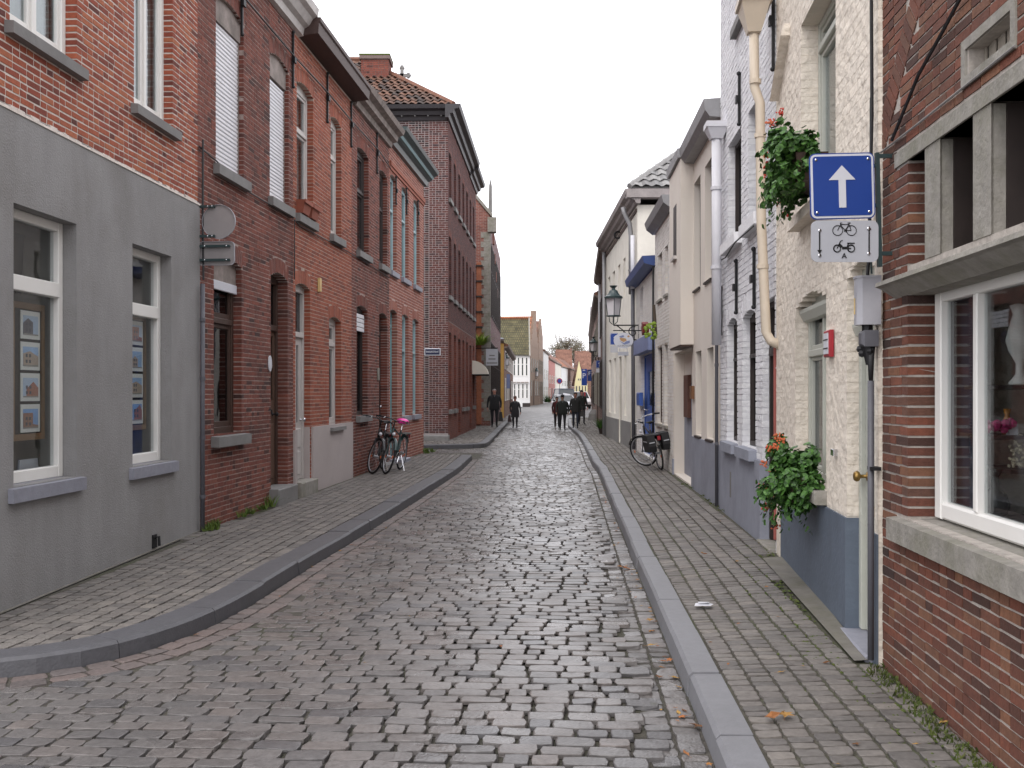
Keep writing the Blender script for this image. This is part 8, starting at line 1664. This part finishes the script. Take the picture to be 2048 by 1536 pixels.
car('parked_van', 'small white van parked past the pedestrians on the far right', (*P_(1159, 106.), 0), R(8), 4.2, 1.75, 1.72, (.70, .70, .72), True)

# ------------------------------------------------------------------ weeds, moss, leaves, litter
def pts_tufts(name, label, pts, n, ln, m, seed, w=.004, kind='stuff'):
    rg = np.random.default_rng(seed); V, F, T = [], [], []
    for (x, y, z, r) in pts:
        for _ in range(n):
            a = rg.uniform(0, 6.28); q = r * rg.random() ** .5; p = np.array((x + q * math.cos(a), y + q * math.sin(a) * 1.6, z)); d = np.array((rg.normal(0, .45), rg.normal(0, .45), 1.)); d /= np.linalg.norm(d); l = ln * rg.uniform(.4, 1.1); s = np.array((math.cos(a), math.sin(a), 0)) * w * rg.uniform(.7, 1.6); b0 = len(V); m_ = p + d * l * .6; e = p + d * l + np.array((d[0], d[1], -.2)) * l * .3
            V += [p - s, p + s, m_ + s * .7, m_ - s * .7, e]; F += [(b0, b0 + 1, b0 + 2), (b0, b0 + 2, b0 + 3), (b0 + 3, b0 + 2, b0 + 4)]; T += [rg.random()] * 3
    V = np.array(V); c = V.mean(0); o = link(name, raw_mesh(name, V - c, np.array(F), np.array(T)), M[m], None, c); o['kind'] = kind; tag(o, label); return o
rg_ = np.random.default_rng(5); lft = lambda y: X_at(WL, y) + .05
pl_ = [(lft(y) + .02, y, LZ(y), .05) for y in (11.5, 11.6, 11.75, 12.6, 12.9, 13.4, 14.1, 14.3, 26.4, 26.7)] + [(-3.36, 11.35, .12, .06), (-3.34, 11.45, .12, .07)]
pts_tufts('wall_weeds', 'small green weeds along the foot of the left houses', pl_, 38, .11, 'grass', 1, .006); pts_tufts('tall_weed', 'taller weeds between the grey pipe and the oak door step', [(lft(13.7) + .02, 13.7, .12, .06), (lft(14.0), 14.0, .12, .06)], 30, .22, 'grass', 2, .007)
pts_tufts('side_street_weeds', 'grass tuft at the far corner of the salmon house', [(-2.15, 26.7, .1, .14), (-2.3, 27.0, .02, .1)], 60, .14, 'grass', 3, .01)
pr_ = [(X_at(WR, y) - .04 - .05 * rg_.random(), y, WZ(y) - .005, .05) for y in np.arange(3.6, 5.7, .07)] + [(X_at(WR, y) - .1 * rg_.random(), y, WZ(y) - .004, .06) for y in (12.6, 13.0, 13.3, 13.8, 14.4, 15.6, 16.2)]
pts_tufts('wall_grass', 'short bright grass along the foot of the brick shop', pr_, 26, .035, 'moss', 4, .004)
# moss cushions in the joints beside the right-hand walls
V, F, T = [], [], []
for _ in range(900):
    y = 3.4 + rg_.random() ** 1.2 * 6.5; d = abs(rg_.normal(0, .16)) + .01; x = X_at(WR, y) - d - (.16 if 5.7 < y < 9.2 else 0)
    if x < X_at(KR, y) + .25: continue
    z = float(pave_z(np.array([[x, y]]))[0]) - .005; s = rg_.uniform(.005, .016); b0 = len(V); V.append((x, y, z + s * .45))
    for i in range(6): a = i * 1.047; V.append((x + s * math.cos(a) * rg_.uniform(.7, 1.2), y + s * math.sin(a) * rg_.uniform(.9, 2.2), z - .003))
    for i in range(6): F.append((b0, b0 + 1 + i, b0 + 1 + (i + 1) % 6)); T.append(rg_.random())
V = np.array(V); c = V.mean(0); o = link('moss_patch', raw_mesh('moss_patch', V - c, np.array(F), np.array(T)), M['moss'], None, c); o['kind'] = 'stuff'; tag(o, 'patches of green moss on the pavement along the brick shop')
# fallen leaves
def leaf_mesh(v, big):
    rg = np.random.default_rng(v); k = MB(); m = 10 if big else 6; P = [(0, 0, .006)]
    for i in range(m):
        a = 2 * math.pi * i / m; r = (1. if i % 2 == 0 else .45) * rg.uniform(.8, 1.1) if big else (1. if i in (0, 3) else .55); P.append((r * math.cos(a), r * math.sin(a) * (1 if big else .8), .15 * rg.random() + .10 * (i % 2)))
    k.add(P, [(0, 1 + i, 1 + (i + 1) % m) for i in range(m)], rg.random()); k.cur = 0; k.tube([(1., 0, .05), (1.6, .1, .06)], .03, 3, t=.1)
    o = k.build('fallen_leaf', M['fall'], None, fixn=False, origin=(0, 0, 0)); d = o.data; bpy.data.objects.remove(o); return d
LM = [leaf_mesh(i, i % 2 == 0) for i in range(8)]
def leaf(x, y, z, s, label, group=None, i=0, rot=None):
    o = bpy.data.objects.new('fallen_leaf', LM[i % 8]); COL.objects.link(o); o.location = (x, y, z); o.scale = (s, s, s); o.rotation_euler = (rg_.normal(0, .12), rg_.normal(0, .12), rg_.uniform(0, 6.28)); tag(o, label, 'leaf', group)
def zone(y, Z):
    for a, nm in Z:
        if y < a: return nm
    return Z[-1][1]
ZR = ((5.2, 'beside the shop sill'), (6.6, 'in front of the cream house door'), (9.2, 'across from the lower geranium box'), (12.5, 'across from the white brick house'), (99, 'far up by the beige house'))
TN = ('rust', 'ochre', 'brown', 'tan')
n = 0
while n < 72:
    y = 4.1 + rg_.random() ** 1.5 * 16; x = X_at(KR, y) - .015 - abs(rg_.normal(0, .07)) - rg_.random() * .03; z_ = zone(y, ZR)
    leaf(x, y, .006, rg_.uniform(.012, .03), 'small autumn leaf in the right gutter ' + z_, 'leaves in the right gutter ' + z_, n); n += 1
ZL = ((9.5, 'round the bend in front of the plaster house'), (13.5, 'in front of the dark brick house'), (99, 'towards the parked bicycles'))
for i in range(22):
    y = 6.4 + rg_.random() * 12; z_ = zone(y, ZL); leaf(X_at(KL, y) + .02 + abs(rg_.normal(0, .07)), y, .006, rg_.uniform(.012, .025), 'small autumn leaf in the left gutter ' + z_, 'leaves in the left gutter ' + z_, i)
for i in range(24):
    y = 3.9 + rg_.random() * 9; x = rg_.uniform(X_at(KR, y) + .2, X_at(WR, y) - .1); z_ = zone(y, ZR); leaf(x, y, float(pave_z(np.array([[x, y]]))[0]) + .006, rg_.uniform(.012, .026), 'small dry leaf on the right pavement ' + z_, 'leaves on the right pavement ' + z_, i)
for i in range(14):
    y = 5. + rg_.random() * 12; z_ = zone(y, ZL); leaf(rg_.uniform(-1.2, .8), y, .012, rg_.uniform(.01, .02), 'tiny dry leaf on the road cobbles ' + z_, 'leaves on the cobbles ' + z_, i)
def at_px(px, py, z): g = ground_pt(px, py, z); return g[0], g[1], z
for j, (px, py, z, s, lab) in enumerate(((1395, 1452, .012, .045, 'orange maple leaf in the gutter at the near end of the pale kerb'), (1545, 1433, .14, .06, 'large dry brown maple leaf on the near right pavement'), (1572, 1430, .14, .05, 'curled brown leaf touching the large dry maple leaf'), (1888, 1444, .14, .032, 'tan leaf on the pavement close to the shop brickwork'), (1250, 1136, .012, .07, 'largest yellow brown leaf in the clump in the right gutter'), (1268, 1140, .014, .05, 'orange leaf beside the largest leaf of the gutter clump'), (1240, 1133, .012, .045, 'dark brown leaf at the left of the gutter clump'), (366, 1120, .13, .03, 'rust leaf on the pavement by the grey plaster wall'), (596, 985, .13, .10, 'reddish leaves heaped beside the mauve plinth step'), (880, 898, .13, .05, 'brown leaf by the end of the dark left kerb'), (1300, 1240, .012, .04, 'pale yellow leaf in the gutter halfway along the pale kerb'), (1305, 1290, .012, .04, 'russet leaf in the gutter just below the pale yellow one'), (1410, 1108, .15, .05, 'brown leaf on the pavement in front of the geranium box'), (1475, 1090, .16, .03, 'ochre leaf on the pavement near the white house door'))): leaf(*at_px(px, py, z), s, lab, None, j)
k = MB(); x, y, z = at_px(1407, 1210, .145); k.add([(x - .07, y - .03, z), (x + .04, y - .05, z + .004), (x + .075, y + .02, z + .002), (x + .03, y + .05, z + .012), (x - .05, y + .04, z + .006)], [(0, 1, 2, 3, 4)]); k.add([(x - .04, y - .0, z + .013), (x + .03, y - .02, z + .02), (x + .05, y + .03, z + .015), (x - .03, y + .03, z + .018)], [(0, 1, 2, 3)]); tag(k.build('paper_scrap', M['signwhite'], None, fixn=False), 'crumpled white scrap of paper on the right hand pavement', 'paper')
